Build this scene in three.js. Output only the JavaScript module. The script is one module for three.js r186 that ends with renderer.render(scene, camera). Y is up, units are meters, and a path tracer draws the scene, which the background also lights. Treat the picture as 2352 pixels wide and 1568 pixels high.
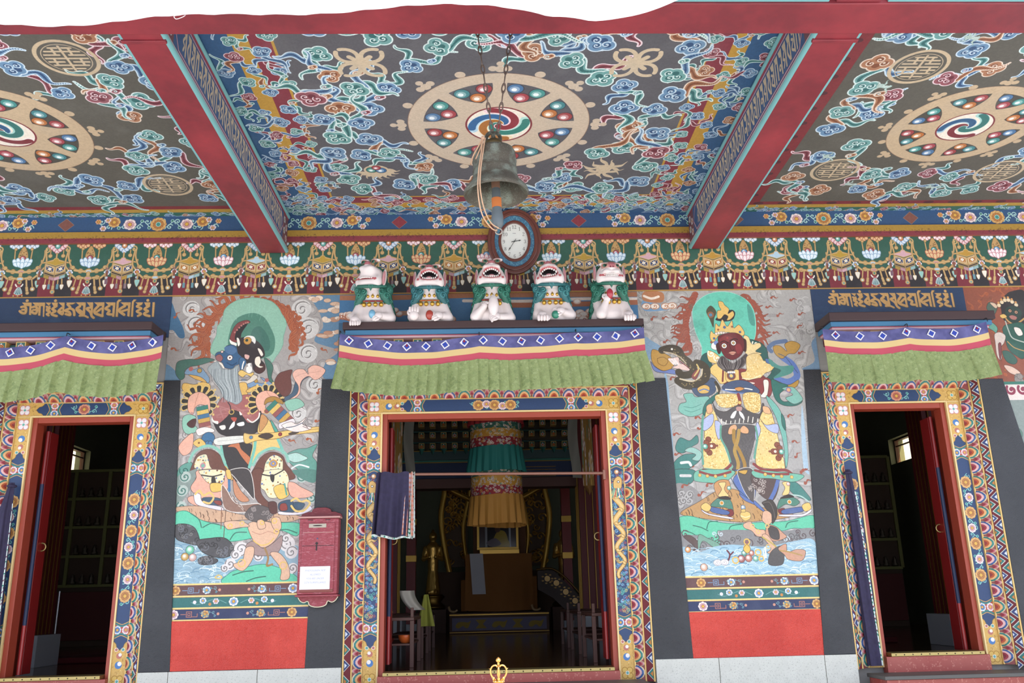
import * as THREE from 'three';
import { RoundedBoxGeometry } from 'three/addons/geometries/RoundedBoxGeometry.js';
import { mergeGeometries, mergeVertices, toCreasedNormals } from 'three/addons/utils/BufferGeometryUtils.js';
import { MarchingCubes } from 'three/addons/objects/MarchingCubes.js';

// ---------------------------------------------------------------- camera, sky, sun, exposure
const scene = new THREE.Scene();
const camera = new THREE.PerspectiveCamera(42.21, 2352 / 1568, 0.1, 200);
camera.position.set(0, 1.6, 8);
camera.rotation.order = 'YXZ';
camera.rotation.set(16.278 * Math.PI / 180, -2.057 * Math.PI / 180, -1.34 * Math.PI / 180);

const renderer = new THREE.WebGLRenderer();
renderer.toneMapping = THREE.LinearToneMapping;
renderer.toneMappingExposure = 1.48;
renderer.shadowMap.enabled = true;

{ // bright hazy sky: pale blue overhead, white towards the horizon, soft cloud
  const W = 256, H = 128, d = new Float32Array(W * H * 4);
  for (let j = 0; j < H; j++) for (let i = 0; i < W; i++) {
    const el = Math.max(0, ((j + 0.5) / H - 0.5) * 2), k = (j * W + i) * 4, u = i / W * Math.PI * 2;
    const c = 0.9 + 0.1 * Math.sin(3 * u + 5 * el) * Math.sin(2 * u + 9 * el + 1) * Math.min(1, (1 - el) * 3);
    const t = Math.pow(el, 0.6);
    d[k] = (1.0 - 0.4 * t) * c; d[k + 1] = (1.08 - 0.28 * t) * c; d[k + 2] = (1.25 - 0.1 * t) * c; d[k + 3] = 1;
  }
  const sky = new THREE.DataTexture(d, W, H, THREE.RGBAFormat, THREE.FloatType);
  sky.mapping = THREE.EquirectangularReflectionMapping; sky.magFilter = THREE.LinearFilter; sky.needsUpdate = true;
  scene.background = sky; scene.environment = sky;
  scene.backgroundIntensity = 1.7; scene.environmentIntensity = 1.7;
}
const sun = new THREE.DirectionalLight(0xfffaf2, 8.5);      // high sun in front of the porch: strikes the courtyard and the cloth, not the facade
sun.position.set(4.5, 13.5, 15); sun.target.position.set(0, 1, 5.5);
sun.castShadow = true; sun.shadow.radius = 3; sun.shadow.mapSize.set(2048, 2048);
Object.assign(sun.shadow.camera, { left: -12, right: 12, top: 12, bottom: -12, near: 1, far: 40 });
scene.add(sun, sun.target);

// ---------------------------------------------------------------- helpers
let seedState = 7;
const reseed = (n) => { seedState = n; };
const rnd = () => { seedState = (seedState + 0x6d2b79f5) | 0; let t = Math.imul(seedState ^ (seedState >>> 15), 1 | seedState); t = (t + Math.imul(t ^ (t >>> 7), 61 | t)) ^ t; return ((t ^ (t >>> 14)) >>> 0) / 4294967296; };
const rr = (a, b) => a + (b - a) * rnd();
const pick = (a) => a[Math.floor(rnd() * a.length)];
const lerp = (a, b, t) => a + (b - a) * t;
const cl01 = (x) => Math.max(0, Math.min(1, x));
const taken = {};
const numbered = (n) => { const k = taken[n] = (taken[n] ?? -1) + 1; return k ? n + '_' + String(k).padStart(3, '0') : n; };
function add(name, geo, material, parent = scene) {
  const g = Array.isArray(geo) ? (geo.length > 1 ? mergeGeometries(geo.map(strip), false) : geo[0]) : geo;
  const m = new THREE.Mesh(g, material); m.name = parent === scene ? numbered(name) : name; m.castShadow = m.receiveShadow = true; parent.add(m); return m;
}
function strip(g) { const h = g.index ? g.toNonIndexed() : g; for (const k of Object.keys(h.attributes)) if (!['position', 'normal', 'uv'].includes(k)) h.deleteAttribute(k); return h; }
function tag(o, label, category, group) { o.userData = { ...o.userData, label, category }; if (group) o.userData.group = group; return o; }
function thing(name, label, category, [x, y, z] = [0, 0, 0], group) { const o = new THREE.Group(); o.name = numbered(name); o.position.set(x, y, z); scene.add(o); return tag(o, label, category, group); }
function struct(name, geo, material, label) { const m = add(name, geo, material); m.userData = { kind: 'structure' }; if (label) m.userData.label = label; return m; }
function structGroup(name, [x, y, z] = [0, 0, 0], label) { const o = new THREE.Group(); o.name = numbered(name); o.position.set(x, y, z); o.userData = { kind: 'structure' }; if (label) o.userData.label = label; scene.add(o); return o; }
const mat = (color, roughness = 0.6, more = {}) => new THREE.MeshPhysicalMaterial({ color, roughness, ...more });
const gold = (c = 0xd9ad4e, r = 0.3) => new THREE.MeshPhysicalMaterial({ color: c, metalness: 0.9, roughness: r });
// a box by its extents, with a small bevel unless b = 0
function bx(x0, x1, y0, y1, z0, z1, b = 0.004) {
  const w = Math.abs(x1 - x0), h = Math.abs(y1 - y0), d = Math.abs(z1 - z0), r = Math.min(b, w / 3, h / 3, d / 3);
  const g = r > 0 ? new RoundedBoxGeometry(w, h, d, 1, r) : new THREE.BoxGeometry(w, h, d);
  return g.translate((x0 + x1) / 2, (y0 + y1) / 2, (z0 + z1) / 2);
}
// flat panel in a vertical plane facing +z with uv 0..1 across the given extent
function panel(x0, x1, y0, y1, z) { const g = new THREE.PlaneGeometry(x1 - x0, y1 - y0); return g.translate((x0 + x1) / 2, (y0 + y1) / 2, z); }
// slab facing +z whose front carries uv 0..1 and whose edges take the nearest paint
function slab(x0, x1, y0, y1, z0, z1) {
  const g = new THREE.BoxGeometry(x1 - x0, y1 - y0, z1 - z0).translate((x0 + x1) / 2, (y0 + y1) / 2, (z0 + z1) / 2), p = g.attributes.position, u = g.attributes.uv;
  for (let i = 0; i < p.count; i++) u.setXY(i, lerp(0.002, 0.998, (p.getX(i) - x0) / (x1 - x0)), lerp(0.002, 0.998, (p.getY(i) - y0) / (y1 - y0)));
  return g;
}
const lathe = (pts, n = 32) => new THREE.LatheGeometry(pts.map(([r, y]) => new THREE.Vector2(r, y)), n);
const tube = (pts, r, n = 24, k = 8, closed = false) => new THREE.TubeGeometry(new THREE.CatmullRomCurve3(pts.map((p) => new THREE.Vector3(...p)), closed), n, r, k, closed);
const ball = (r, x, y, z, sx = 1, sy = 1, sz = 1, n = 14) => new THREE.SphereGeometry(r, n, Math.ceil(n * 0.7)).scale(sx, sy, sz).translate(x, y, z);
// uv in metres from position (box projection), for tiling textures
function metres(g, s = 1) {
  const h = g.index ? g.toNonIndexed() : g, p = h.attributes.position, n = h.attributes.normal, uv = new Float32Array(p.count * 2);
  for (let i = 0; i < p.count; i++) {
    const ax = Math.abs(n.getX(i)), ay = Math.abs(n.getY(i)), az = Math.abs(n.getZ(i));
    uv[2 * i] = (ax > ay && ax > az ? p.getZ(i) : p.getX(i)) * s; uv[2 * i + 1] = (ay > ax && ay > az ? p.getZ(i) : p.getY(i)) * s;
  }
  h.setAttribute('uv', new THREE.BufferAttribute(uv, 2)); return h;
}
function extrude(pts, depth, bevel = 0.004, curved = false) {
  const s = curved ? new THREE.Shape(new THREE.SplineCurve([...pts, pts[0]].map(([x, y]) => new THREE.Vector2(x, y))).getPoints(pts.length * 6)) : new THREE.Shape(pts.map(([x, y]) => new THREE.Vector2(x, y)));
  return new THREE.ExtrudeGeometry(s, { depth, bevelEnabled: bevel > 0, bevelSize: bevel, bevelThickness: bevel, bevelSegments: 2, curveSegments: 10 });
}

// ---------------------------------------------------------------- paint: canvases for murals, painted ceilings, bands, cloth prints
function canvas(w, h) { const c = document.createElement('canvas'); c.width = Math.round(w); c.height = Math.round(h); const x = c.getContext('2d'); x.lineJoin = x.lineCap = 'round'; return [c, x]; }
function tex(c, rep) { const t = new THREE.CanvasTexture(c); t.colorSpace = THREE.SRGBColorSpace; t.magFilter = THREE.LinearFilter; if (rep) { t.wrapS = t.wrapT = THREE.RepeatWrapping; t.repeat.set(...rep); } return t; }
function noiseGrid(n, seed) { reseed(seed); return Float32Array.from({ length: n * n }, () => rnd()); }
function fbm(W, H, cell, oct, seed) { // tileable value noise
  const out = new Float32Array(W * H); let amp = 1, tot = 0;
  for (let o = 0; o < oct; o++) {
    const nx = Math.max(1, Math.round(W / cell)), ny = Math.max(1, Math.round(H / cell)); reseed(seed + o * 31);
    const g = Float32Array.from({ length: nx * ny }, () => rnd());
    for (let y = 0; y < H; y++) for (let x = 0; x < W; x++) {
      const fx = x / W * nx, fy = y / H * ny, ix = Math.floor(fx), iy = Math.floor(fy); let tx = fx - ix, ty = fy - iy; tx = tx * tx * (3 - 2 * tx); ty = ty * ty * (3 - 2 * ty);
      const a = g[(iy % ny) * nx + ix % nx], b = g[(iy % ny) * nx + (ix + 1) % nx], c = g[((iy + 1) % ny) * nx + ix % nx], d = g[((iy + 1) % ny) * nx + (ix + 1) % nx];
      out[y * W + x] += amp * lerp(lerp(a, b, tx), lerp(c, d, tx), ty);
    }
    tot += amp; amp *= 0.55; cell = Math.max(2, cell / 2);
  }
  for (let i = 0; i < out.length; i++) out[i] /= tot; return out;
}
function grayTex(W, H, f, rep) { const d = new Uint8Array(W * H * 4); for (let i = 0; i < W * H; i++) { const v = Math.round(255 * cl01(f[i])); d[4 * i] = d[4 * i + 1] = d[4 * i + 2] = v; d[4 * i + 3] = 255; } const t = new THREE.DataTexture(d, W, H); t.wrapS = t.wrapT = THREE.RepeatWrapping; t.magFilter = THREE.LinearFilter; t.repeat.set(...rep); t.needsUpdate = true; return t; }
function colorTex(W, H, f, a, b, rep) { const A = new THREE.Color(a), B = new THREE.Color(b), d = new Uint8Array(W * H * 4), c = new THREE.Color(); for (let i = 0; i < W * H; i++) { c.copy(A).lerp(B, cl01(f[i])).convertLinearToSRGB(); d[4 * i] = c.r * 255; d[4 * i + 1] = c.g * 255; d[4 * i + 2] = c.b * 255; d[4 * i + 3] = 255; } const t = new THREE.DataTexture(d, W, H); t.colorSpace = THREE.SRGBColorSpace; t.wrapS = t.wrapT = THREE.RepeatWrapping; t.magFilter = THREE.LinearFilter; t.repeat.set(...rep); t.needsUpdate = true; return t; }
const fineNoise = fbm(256, 256, 6, 3, 11), coarseNoise = fbm(256, 256, 64, 5, 23);
// worn paint: fine grain and scattered patches of faded pigment
function wear(c, ctx, amount = 0.1, patches = 0.12) {
  const W = c.width, H = c.height, im = ctx.getImageData(0, 0, W, H), d = im.data;
  for (let y = 0; y < H; y++) for (let x = 0; x < W; x++) {
    const i = (y * W + x) * 4, k = 1 + (fineNoise[(y % 256) * 256 + x % 256] - 0.5) * amount * 2, p = cl01((coarseNoise[((y >> 1) % 256) * 256 + (x >> 1) % 256] - 0.52) * 5) * patches;
    const m = (d[i] + d[i + 1] + d[i + 2]) / 3; for (let j = 0; j < 3; j++) d[i + j] = Math.max(0, Math.min(255, lerp(lerp(d[i + j], m, 0.1) * k, 150, p)));
  }
  ctx.putImageData(im, 0, 0);
}
// a closed (or open) smooth curve through 'x y x y ...'
function trace(ctx, s, closed = true, smooth = true) {
  const n = (typeof s === 'string' ? s.trim().split(/[\s,]+/).map(Number) : s), P = []; for (let i = 0; i < n.length; i += 2) P.push([n[i], n[i + 1]]);
  ctx.beginPath(); ctx.moveTo(...P[0]); const L = P.length, at = (i) => closed ? P[(i + L) % L] : P[Math.max(0, Math.min(L - 1, i))];
  for (let i = 0; i < (closed ? L : L - 1); i++) {
    const a = at(i - 1), b = at(i), c = at(i + 1), d = at(i + 2);
    if (smooth) ctx.bezierCurveTo(b[0] + (c[0] - a[0]) / 6, b[1] + (c[1] - a[1]) / 6, c[0] - (d[0] - b[0]) / 6, c[1] - (d[1] - b[1]) / 6, c[0], c[1]); else ctx.lineTo(...c);
  }
  if (closed) ctx.closePath();
}
function blob(ctx, s, fill, line = 'rgba(60,40,35,.55)', lw = 5, smooth = true) { trace(ctx, s, true, smooth); ctx.fillStyle = fill; ctx.fill(); if (line) { ctx.strokeStyle = line; ctx.lineWidth = lw; ctx.stroke(); } }
function curve(ctx, s, color, lw, smooth = true) { trace(ctx, s, false, smooth); ctx.strokeStyle = color; ctx.lineWidth = lw; ctx.stroke(); }
function disc(ctx, x, y, r, fill, line, lw = 4, ry = r) { ctx.beginPath(); ctx.ellipse(x, y, r, ry, 0, 0, 7); if (fill) { ctx.fillStyle = fill; ctx.fill(); } if (line) { ctx.strokeStyle = line; ctx.lineWidth = lw; ctx.stroke(); } }
function spiral(ctx, x, y, r, turns, a0, color, lw, dir = 1) { ctx.beginPath(); for (let i = 0; i <= 24; i++) { const t = i / 24, a = a0 + dir * t * turns * 6.283; ctx[i ? 'lineTo' : 'moveTo'](x + Math.cos(a) * r * t, y + Math.sin(a) * r * t); } ctx.strokeStyle = color; ctx.lineWidth = lw; ctx.stroke(); }
function jewel(ctx, x, y, r, color, ry = r) { disc(ctx, x, y, r, color, 'rgba(40,30,40,.5)', r * 0.14, ry); disc(ctx, x - r * 0.1, y - ry * 0.12, r * 0.62, 'rgba(255,255,255,.35)', null, 0, ry * 0.62); disc(ctx, x - r * 0.15, y - ry * 0.2, r * 0.34, 'rgba(255,255,255,.75)', null, 0, ry * 0.34); }
// cloud scrolls: [rim, body, core]
const CL = { teal: ['#c9dcdc', '#659998', '#2f6365'], blue: ['#bfd2e2', '#6287ab', '#2c4a74'], wine: ['#dec5cc', '#8d4c57', '#672936'], rust: ['#dac6b6', '#a57052', '#7c4831'] };
const CK = ['teal', 'blue', 'wine', 'rust', 'teal', 'blue'];
function stamped(ctx, pts, [rim, body, core], o) {
  for (const [k, e, col] of [[1, o, rim], [1, 0, body], [0.5, 0, core]]) { ctx.fillStyle = col; ctx.beginPath(); for (const [x, y, r] of pts) { const q = r * k + e; ctx.moveTo(x + q, y); ctx.arc(x, y, q, 0, 6.3); } ctx.fill(); }
}
function ribbon(x, y, ang, len, amp, r0, waves = 1, ph = 0) {
  const out = [], ca = Math.cos(ang), sa = Math.sin(ang);
  for (let i = 0; i <= 26; i++) { const t = i / 26, u = t * len, v = amp * Math.sin(t * 6.283 * waves + ph) * (1 - t * 0.3); out.push([x + ca * u - sa * v, y + sa * u + ca * v, r0 * Math.pow(1 - t, 0.8) * (0.75 + 0.25 * Math.cos(t * 12)) + r0 * 0.04]); }
  return out;
}
function cloud(ctx, x, y, s, ang, o = s * 0.045, keys = CK) {
  const A = CL[pick(keys)], B = CL[pick(keys)], C = CL[pick(keys)], f = rnd() < 0.5 ? 1 : -1;
  const at = (u, v) => [x + Math.cos(ang) * u - Math.sin(ang) * v, y + Math.sin(ang) * u + Math.cos(ang) * v];
  if (rnd() < 0.75) { const [bx_, by_] = at(s * 0.25, s * 0.2 * f); stamped(ctx, ribbon(bx_, by_, ang + f * rr(0.9, 1.7), s * rr(0.7, 1.1), s * 0.15, s * 0.17, 1.3, 0.6), C, o); }
  stamped(ctx, ribbon(...at(0, 0), ang + rr(-0.2, 0.2), s * rr(1.2, 1.9), s * 0.21 * f, s * 0.19, rr(1.1, 1.6), rr(0, 1)), B, o);
  const lobes = [[-0.05, 0.22, 0.22], [-0.22, -0.02, 0.22], [0.0, -0.22, 0.2], [0.08, 0.02, 0.22]].map(([u, v, r]) => [...at(u * s, v * s * f), r * s]);
  stamped(ctx, lobes, A, o);
  for (const [u, v, d] of [[-0.05, 0.18, 1], [0.0, -0.17, -1], [-0.2, 0, 1]]) { const [cx, cy] = at(u * s, v * s * f); spiral(ctx, cx, cy, s * 0.14, 1.35, rnd() * 6, A[0], o * 0.8, d * f); }
  if (rnd() < 0.6) { const [cx, cy] = at(s * rr(0.55, 0.75), -s * 0.18 * f); stamped(ctx, [[cx, cy, s * 0.1], [cx + s * 0.1, cy + s * 0.05, s * 0.08]], CL[pick(keys)], o); spiral(ctx, cx, cy, s * 0.09, 1.2, rnd() * 6, A[0], o * 0.7); }
}
// clouds strewn over a rectangle in the canvas's own units, keeping clear of the given discs [x, y, r]
function strew(ctx, x0, y0, x1, y1, s, gap, clear, keys, flat = false) {
  const P = [];
  for (let k = 0; k < 5000; k++) {
    const x = rr(x0, x1), y = rr(y0, y1);
    if (clear.some(([a, b, r]) => Math.hypot(x - a, y - b) < r + s * 0.4) || P.some(([a, b]) => Math.hypot(x - a, (y - b) * (flat ? 1.6 : 1)) < gap)) continue;
    P.push([x, y]);
  }
  for (const [x, y] of P) {
    const near = clear.find(([a, b, r]) => Math.hypot(x - a, y - b) < r + s * 1.5);
    const a = near ? Math.atan2(y - near[1], x - near[0]) + Math.PI / 2 * (rnd() < 0.5 ? 1 : -1) : flat ? (rnd() < 0.5 ? 0 : Math.PI) + rr(-0.2, 0.2) : rr(0, 6.28);
    cloud(ctx, x, y, s * rr(0.85, 1.15), a, undefined, keys);
  }
}
function wheel(ctx, cx, cy, R, swirl, tan = '#bfab97', field = '#55535a') {
  for (let i = 0; i < 16; i++) { const a = i * Math.PI / 8, k = i % 2 ? 1.05 : 1.07; disc(ctx, cx + Math.cos(a) * R * k, cy + Math.sin(a) * R * k, R * 0.055, tan); if (i % 2 === 0) for (const b of [-0.07, 0.07]) disc(ctx, cx + Math.cos(a + b) * R * 1.08, cy + Math.sin(a + b) * R * 1.08, R * 0.045, tan); if (i % 2 === 0) disc(ctx, cx + Math.cos(a) * R * 1.16, cy + Math.sin(a) * R * 1.16, R * 0.04, tan); }
  disc(ctx, cx, cy, R, tan, 'rgba(120,80,60,.4)', R * 0.012);
  for (let i = 0; i < 8; i++) {
    ctx.save(); ctx.translate(cx, cy); ctx.rotate(i * Math.PI / 4 + Math.PI / 8); ctx.beginPath(); ctx.arc(0, 0, R * 0.83, -0.3, 0.3); ctx.quadraticCurveTo(R * 0.6, R * 0.2, R * 0.48, 0); ctx.quadraticCurveTo(R * 0.6, -R * 0.2, R * 0.83 * Math.cos(0.3), -R * 0.83 * Math.sin(0.3)); ctx.fillStyle = field; ctx.fill(); ctx.restore();
    const cols = [['#3f7f86', '#9b3c40', '#b86a34'], ['#466f9c', '#3f8a86', '#a23f48']][i % 2];
    [[0.735, 0.17], [0.735, -0.17], [0.59, 0]].forEach(([r, b], k) => { const a = i * Math.PI / 4 + Math.PI / 8 + b; jewel(ctx, cx + Math.cos(a) * R * r, cy + Math.sin(a) * R * r, R * 0.086, cols[k]); });
  }
  const S = R * 0.36; disc(ctx, cx, cy, S, '#e4d9cb', 'rgba(70,50,50,.6)', R * 0.02);
  const sc = swirl === 4 ? [['#2f5f93', '#a9cbe0'], ['#a5672f', '#e3d0b0'], ['#2f7a70', '#a8d8cf'], ['#8a2f3a', '#e8c6cd']] : [['#2d5680', '#9cbdd0'], ['#7a2c34', '#e8dcd6'], ['#33706c', '#9cc9c4']];
  sc.forEach((c, i) => { for (const [w, col, off] of [[0.34, c[1], 0.1], [0.26, c[0], 0]]) { ctx.beginPath(); for (let k = 0; k <= 24; k++) { const t = k / 24, a = i * 6.283 / sc.length + t * 3.4 + off, r = S * (0.08 + 0.78 * t); ctx[k ? 'lineTo' : 'moveTo'](cx + Math.cos(a) * r, cy + Math.sin(a) * r); } ctx.strokeStyle = col; ctx.lineWidth = S * w * 0.95; ctx.stroke(); } });
  disc(ctx, cx, cy, S, null, '#7c2d35', R * 0.02);
}
function longevity(ctx, x, y, r, tan = '#bfa88a') { disc(ctx, x, y, r, null, tan, r * 0.14); disc(ctx, x, y, r * 0.8, null, tan, r * 0.03); ctx.save(); ctx.beginPath(); ctx.arc(x, y, r * 0.74, 0, 7); ctx.clip(); const w = r * 0.09; for (let k = -3; k <= 3; k++) { const l = Math.sqrt(Math.max(0, 0.5 - (k * 0.2) ** 2)) * r; if (k % 2) { curve(ctx, [x - l, y + k * r * 0.2, x - l * 0.25, y + k * r * 0.2], tan, w, false); curve(ctx, [x + l * 0.25, y + k * r * 0.2, x + l, y + k * r * 0.2], tan, w, false); } else curve(ctx, [x - l, y + k * r * 0.2, x + l, y + k * r * 0.2], tan, w, false); } curve(ctx, [x, y - r * 0.7, x, y + r * 0.7], tan, w, false); for (const s of [-1, 1]) { curve(ctx, [x + s * r * 0.45, y - r * 0.4, x + s * r * 0.45, y], tan, w, false); curve(ctx, [x + s * r * 0.28, y + r * 0.2, x + s * r * 0.28, y + r * 0.6], tan, w, false); } ctx.restore(); }
function crossed(ctx, x, y, r, tan = '#c2ad92') { for (let i = 0; i < 4; i++) { const a = i * Math.PI / 2 + Math.PI / 4; ctx.save(); ctx.translate(x, y); ctx.rotate(a); for (const s of [-1, 1]) { ctx.beginPath(); ctx.moveTo(r * 0.15, 0); ctx.bezierCurveTo(r * 0.3, s * r * 0.42, r * 0.8, s * r * 0.45, r * 1.0, s * r * 0.1); ctx.strokeStyle = tan; ctx.lineWidth = r * 0.17; ctx.stroke(); } curve(ctx, [0, 0, r * 0.5, 0], tan, r * 0.2, false); ctx.restore(); } disc(ctx, x, y, r * 0.2, tan); }
function flaming(ctx, x, y, r, tan = '#c2ad92') { for (let i = 0; i < 9; i++) { const a = -2.9 + i * 0.33; stamped(ctx, ribbon(x + Math.cos(a) * r * 0.35, y + Math.sin(a) * r * 0.2, a + 0.3, r * 0.7, r * 0.12, r * 0.18, 1, 0), [tan, tan, tan], 0); } disc(ctx, x, y, r * 0.55, tan, null, 0, r * 0.45); jewel(ctx, x - r * 0.2, y + r * 0.02, r * 0.24, '#2f7a70'); jewel(ctx, x + r * 0.2, y - r * 0.02, r * 0.24, '#3b6a9a'); jewel(ctx, x + r * 0.02, y + r * 0.22, r * 0.2, '#96343e'); }
function leafy(ctx, x, y, r, tan = '#c2ad92') { for (let i = 0; i < 11; i++) { const a = i * 6.283 / 11; stamped(ctx, ribbon(x + Math.cos(a) * r * 0.15, y + Math.sin(a) * r * 0.15, a, r * (0.75 + 0.3 * (i % 2)), r * 0.14, r * 0.17, 1, i), [tan, tan, tan], 0); } }
// flowers and leaf scrolls
function bloom(ctx, x, y, r, a, b, n = 8) { for (const [k, c] of [[1, a], [0.66, b]]) for (let i = 0; i < n; i++) { const t = i * 6.283 / n + (k < 1 ? 0.4 : 0); disc(ctx, x + Math.cos(t) * r * 0.62 * k, y + Math.sin(t) * r * 0.55 * k, r * 0.38 * k, c, 'rgba(90,40,40,.35)', r * 0.05); } disc(ctx, x, y, r * 0.3, '#d9a441', '#7a4a2a', r * 0.06); }
function vine(ctx, x0, x1, y, h, rim = '#a9cfc4', leaf = '#3f7f78', n = Math.round((x1 - x0) / h * 1.6)) { for (let i = 0; i < n; i++) { const x = lerp(x0, x1, (i + 0.5) / n), d = i % 2 ? 1 : -1; spiral(ctx, x, y + d * h * 0.2, h * 0.22, 1.3, rnd() * 6, rim, h * 0.06, d); disc(ctx, x + h * 0.15, y - d * h * 0.25, h * 0.1, leaf, rim, h * 0.04); } curve(ctx, Array.from({ length: 2 * (n + 1) }, (_, i) => i % 2 ? y + ((i >> 1) % 2 ? 1 : -1) * h * 0.2 : lerp(x0, x1, (i >> 1) / n)), rim, h * 0.05); }
const PINK = ['#e9d3d2', '#cf9ba0'], AMBER = ['#d9a660', '#b9783a'], ICE = ['#dfe6ee', '#7ea2cc'];

// ---------------------------------------------------------------- the wall paintings (units: millimetres from the panel's top left corner)
const FL = ['#b0613f', '#a4512f', '#8a3f2a'];
function smoke(ctx, x0, y0, x1, y1, n, light, dark, base) {
  ctx.fillStyle = base; ctx.fillRect(x0, y0, x1 - x0, y1 - y0);
  for (let i = 0; i < n * 0.9; i++) { const x = rr(x0, x1), y = rr(y0, y1), a = rr(-0.9, 0.9) + (i % 2) * Math.PI; stamped(ctx, ribbon(x, y, a, rr(180, 380), rr(25, 60), rr(28, 55), rr(0.8, 1.5), rnd() * 6), [dark, base, light], 5); }
  for (let i = 0; i < n * 0.5; i++) { const x = rr(x0, x1), y = rr(y0, y1), r = rr(40, 80); for (let k = 0; k < 5; k++) disc(ctx, x + rr(-r, r), y + rr(-r, r) * 0.7, r * rr(0.35, 0.6), k < 2 ? light : base, null); spiral(ctx, x, y, r * 0.7, rr(1.1, 1.7), rnd() * 6, dark, 9, rnd() < 0.5 ? 1 : -1); spiral(ctx, x + 6, y + 6, r * 0.7, rr(1.1, 1.6), rnd() * 6, light, 8, 1); }
}
function flame(ctx, x, y, s, ang, c = FL) { stamped(ctx, ribbon(x, y, ang, s * 1.5, s * 0.22, s * 0.2, 1.2, rnd() * 3), [c[2], c[0], c[1]], s * 0.03); spiral(ctx, x, y, s * 0.25, 1.4, ang, c[1], s * 0.13); }
function waves(ctx, x0, y0, x1, y1) { for (let y = y0; y < y1; y += 26) for (let x = x0 + rr(0, 40); x < x1; x += rr(60, 110)) { ctx.beginPath(); ctx.ellipse(x, y, rr(35, 65), rr(14, 24), rr(-0.3, 0.3), Math.PI, 6.283); ctx.strokeStyle = pick(['#b9d0da', '#93b4c6', '#5c86a0', '#dbe6ea']); ctx.lineWidth = rr(3, 7); ctx.stroke(); } for (let i = 0; i < 24; i++) spiral(ctx, rr(x0, x1), rr(y0, y1), rr(10, 20), 1.4, rnd() * 6, '#e2ecee', 3.5); }
function rocks(ctx, s, c = '#4d4a4b') { blob(ctx, s, c, '#33302f', 6); ctx.save(); trace(ctx, s); ctx.clip(); const n = s.trim().split(/[\s,]+/).map(Number), xs = n.filter((_, i) => i % 2 === 0), ys = n.filter((_, i) => i % 2); for (let i = 0; i < 16; i++) spiral(ctx, rr(Math.min(...xs), Math.max(...xs)), rr(Math.min(...ys), Math.max(...ys)), rr(14, 34), 1.3, rnd() * 6, pick(['#77736f', '#2f2b2b', '#6a6a70']), 6); ctx.restore(); }
function speckle(ctx, s, cols, n, r = 7) { ctx.save(); trace(ctx, s); ctx.clip(); const q = s.trim().split(/[\s,]+/).map(Number), xs = q.filter((_, i) => i % 2 === 0), ys = q.filter((_, i) => i % 2), a = Math.min(...xs), b = Math.max(...xs), c = Math.min(...ys), d = Math.max(...ys); for (let i = 0; i < n; i++) disc(ctx, rr(a, b), rr(c, d), rr(0.5, 1.2) * r, pick(cols)); ctx.restore(); }
function stripes(ctx, s, cols, n, ang = 1.3) { ctx.save(); trace(ctx, s); ctx.clip(); const q = s.trim().split(/[\s,]+/).map(Number), xs = q.filter((_, i) => i % 2 === 0), ys = q.filter((_, i) => i % 2), a = Math.min(...xs), b = Math.max(...xs), c = Math.min(...ys), d = Math.max(...ys); for (let i = 0; i < n; i++) { const x = rr(a, b), y = rr(c, d), l = rr(20, 50); curve(ctx, [x, y, x + Math.cos(ang) * l * 0.5 + 5, y + Math.sin(ang) * l * 0.5, x + Math.cos(ang) * l, y + Math.sin(ang) * l], pick(cols), rr(3, 7)); } ctx.restore(); }
function sleeve(ctx, pts, cols) { const [x0, y0, x1, y1, w] = pts, n = cols.length, dx = (x1 - x0) / n, dy = (y1 - y0) / n, l = Math.hypot(dx, dy), px = -dy / l * w / 2, py = dx / l * w / 2; cols.forEach((c, i) => { const a = x0 + dx * i, b = y0 + dy * i; blob(ctx, [a + px, b + py, a + dx + px, b + dy + py, a + dx - px, b + dy - py, a - px, b - py], c, 'rgba(60,40,35,.4)', 3, false); }); }
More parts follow.
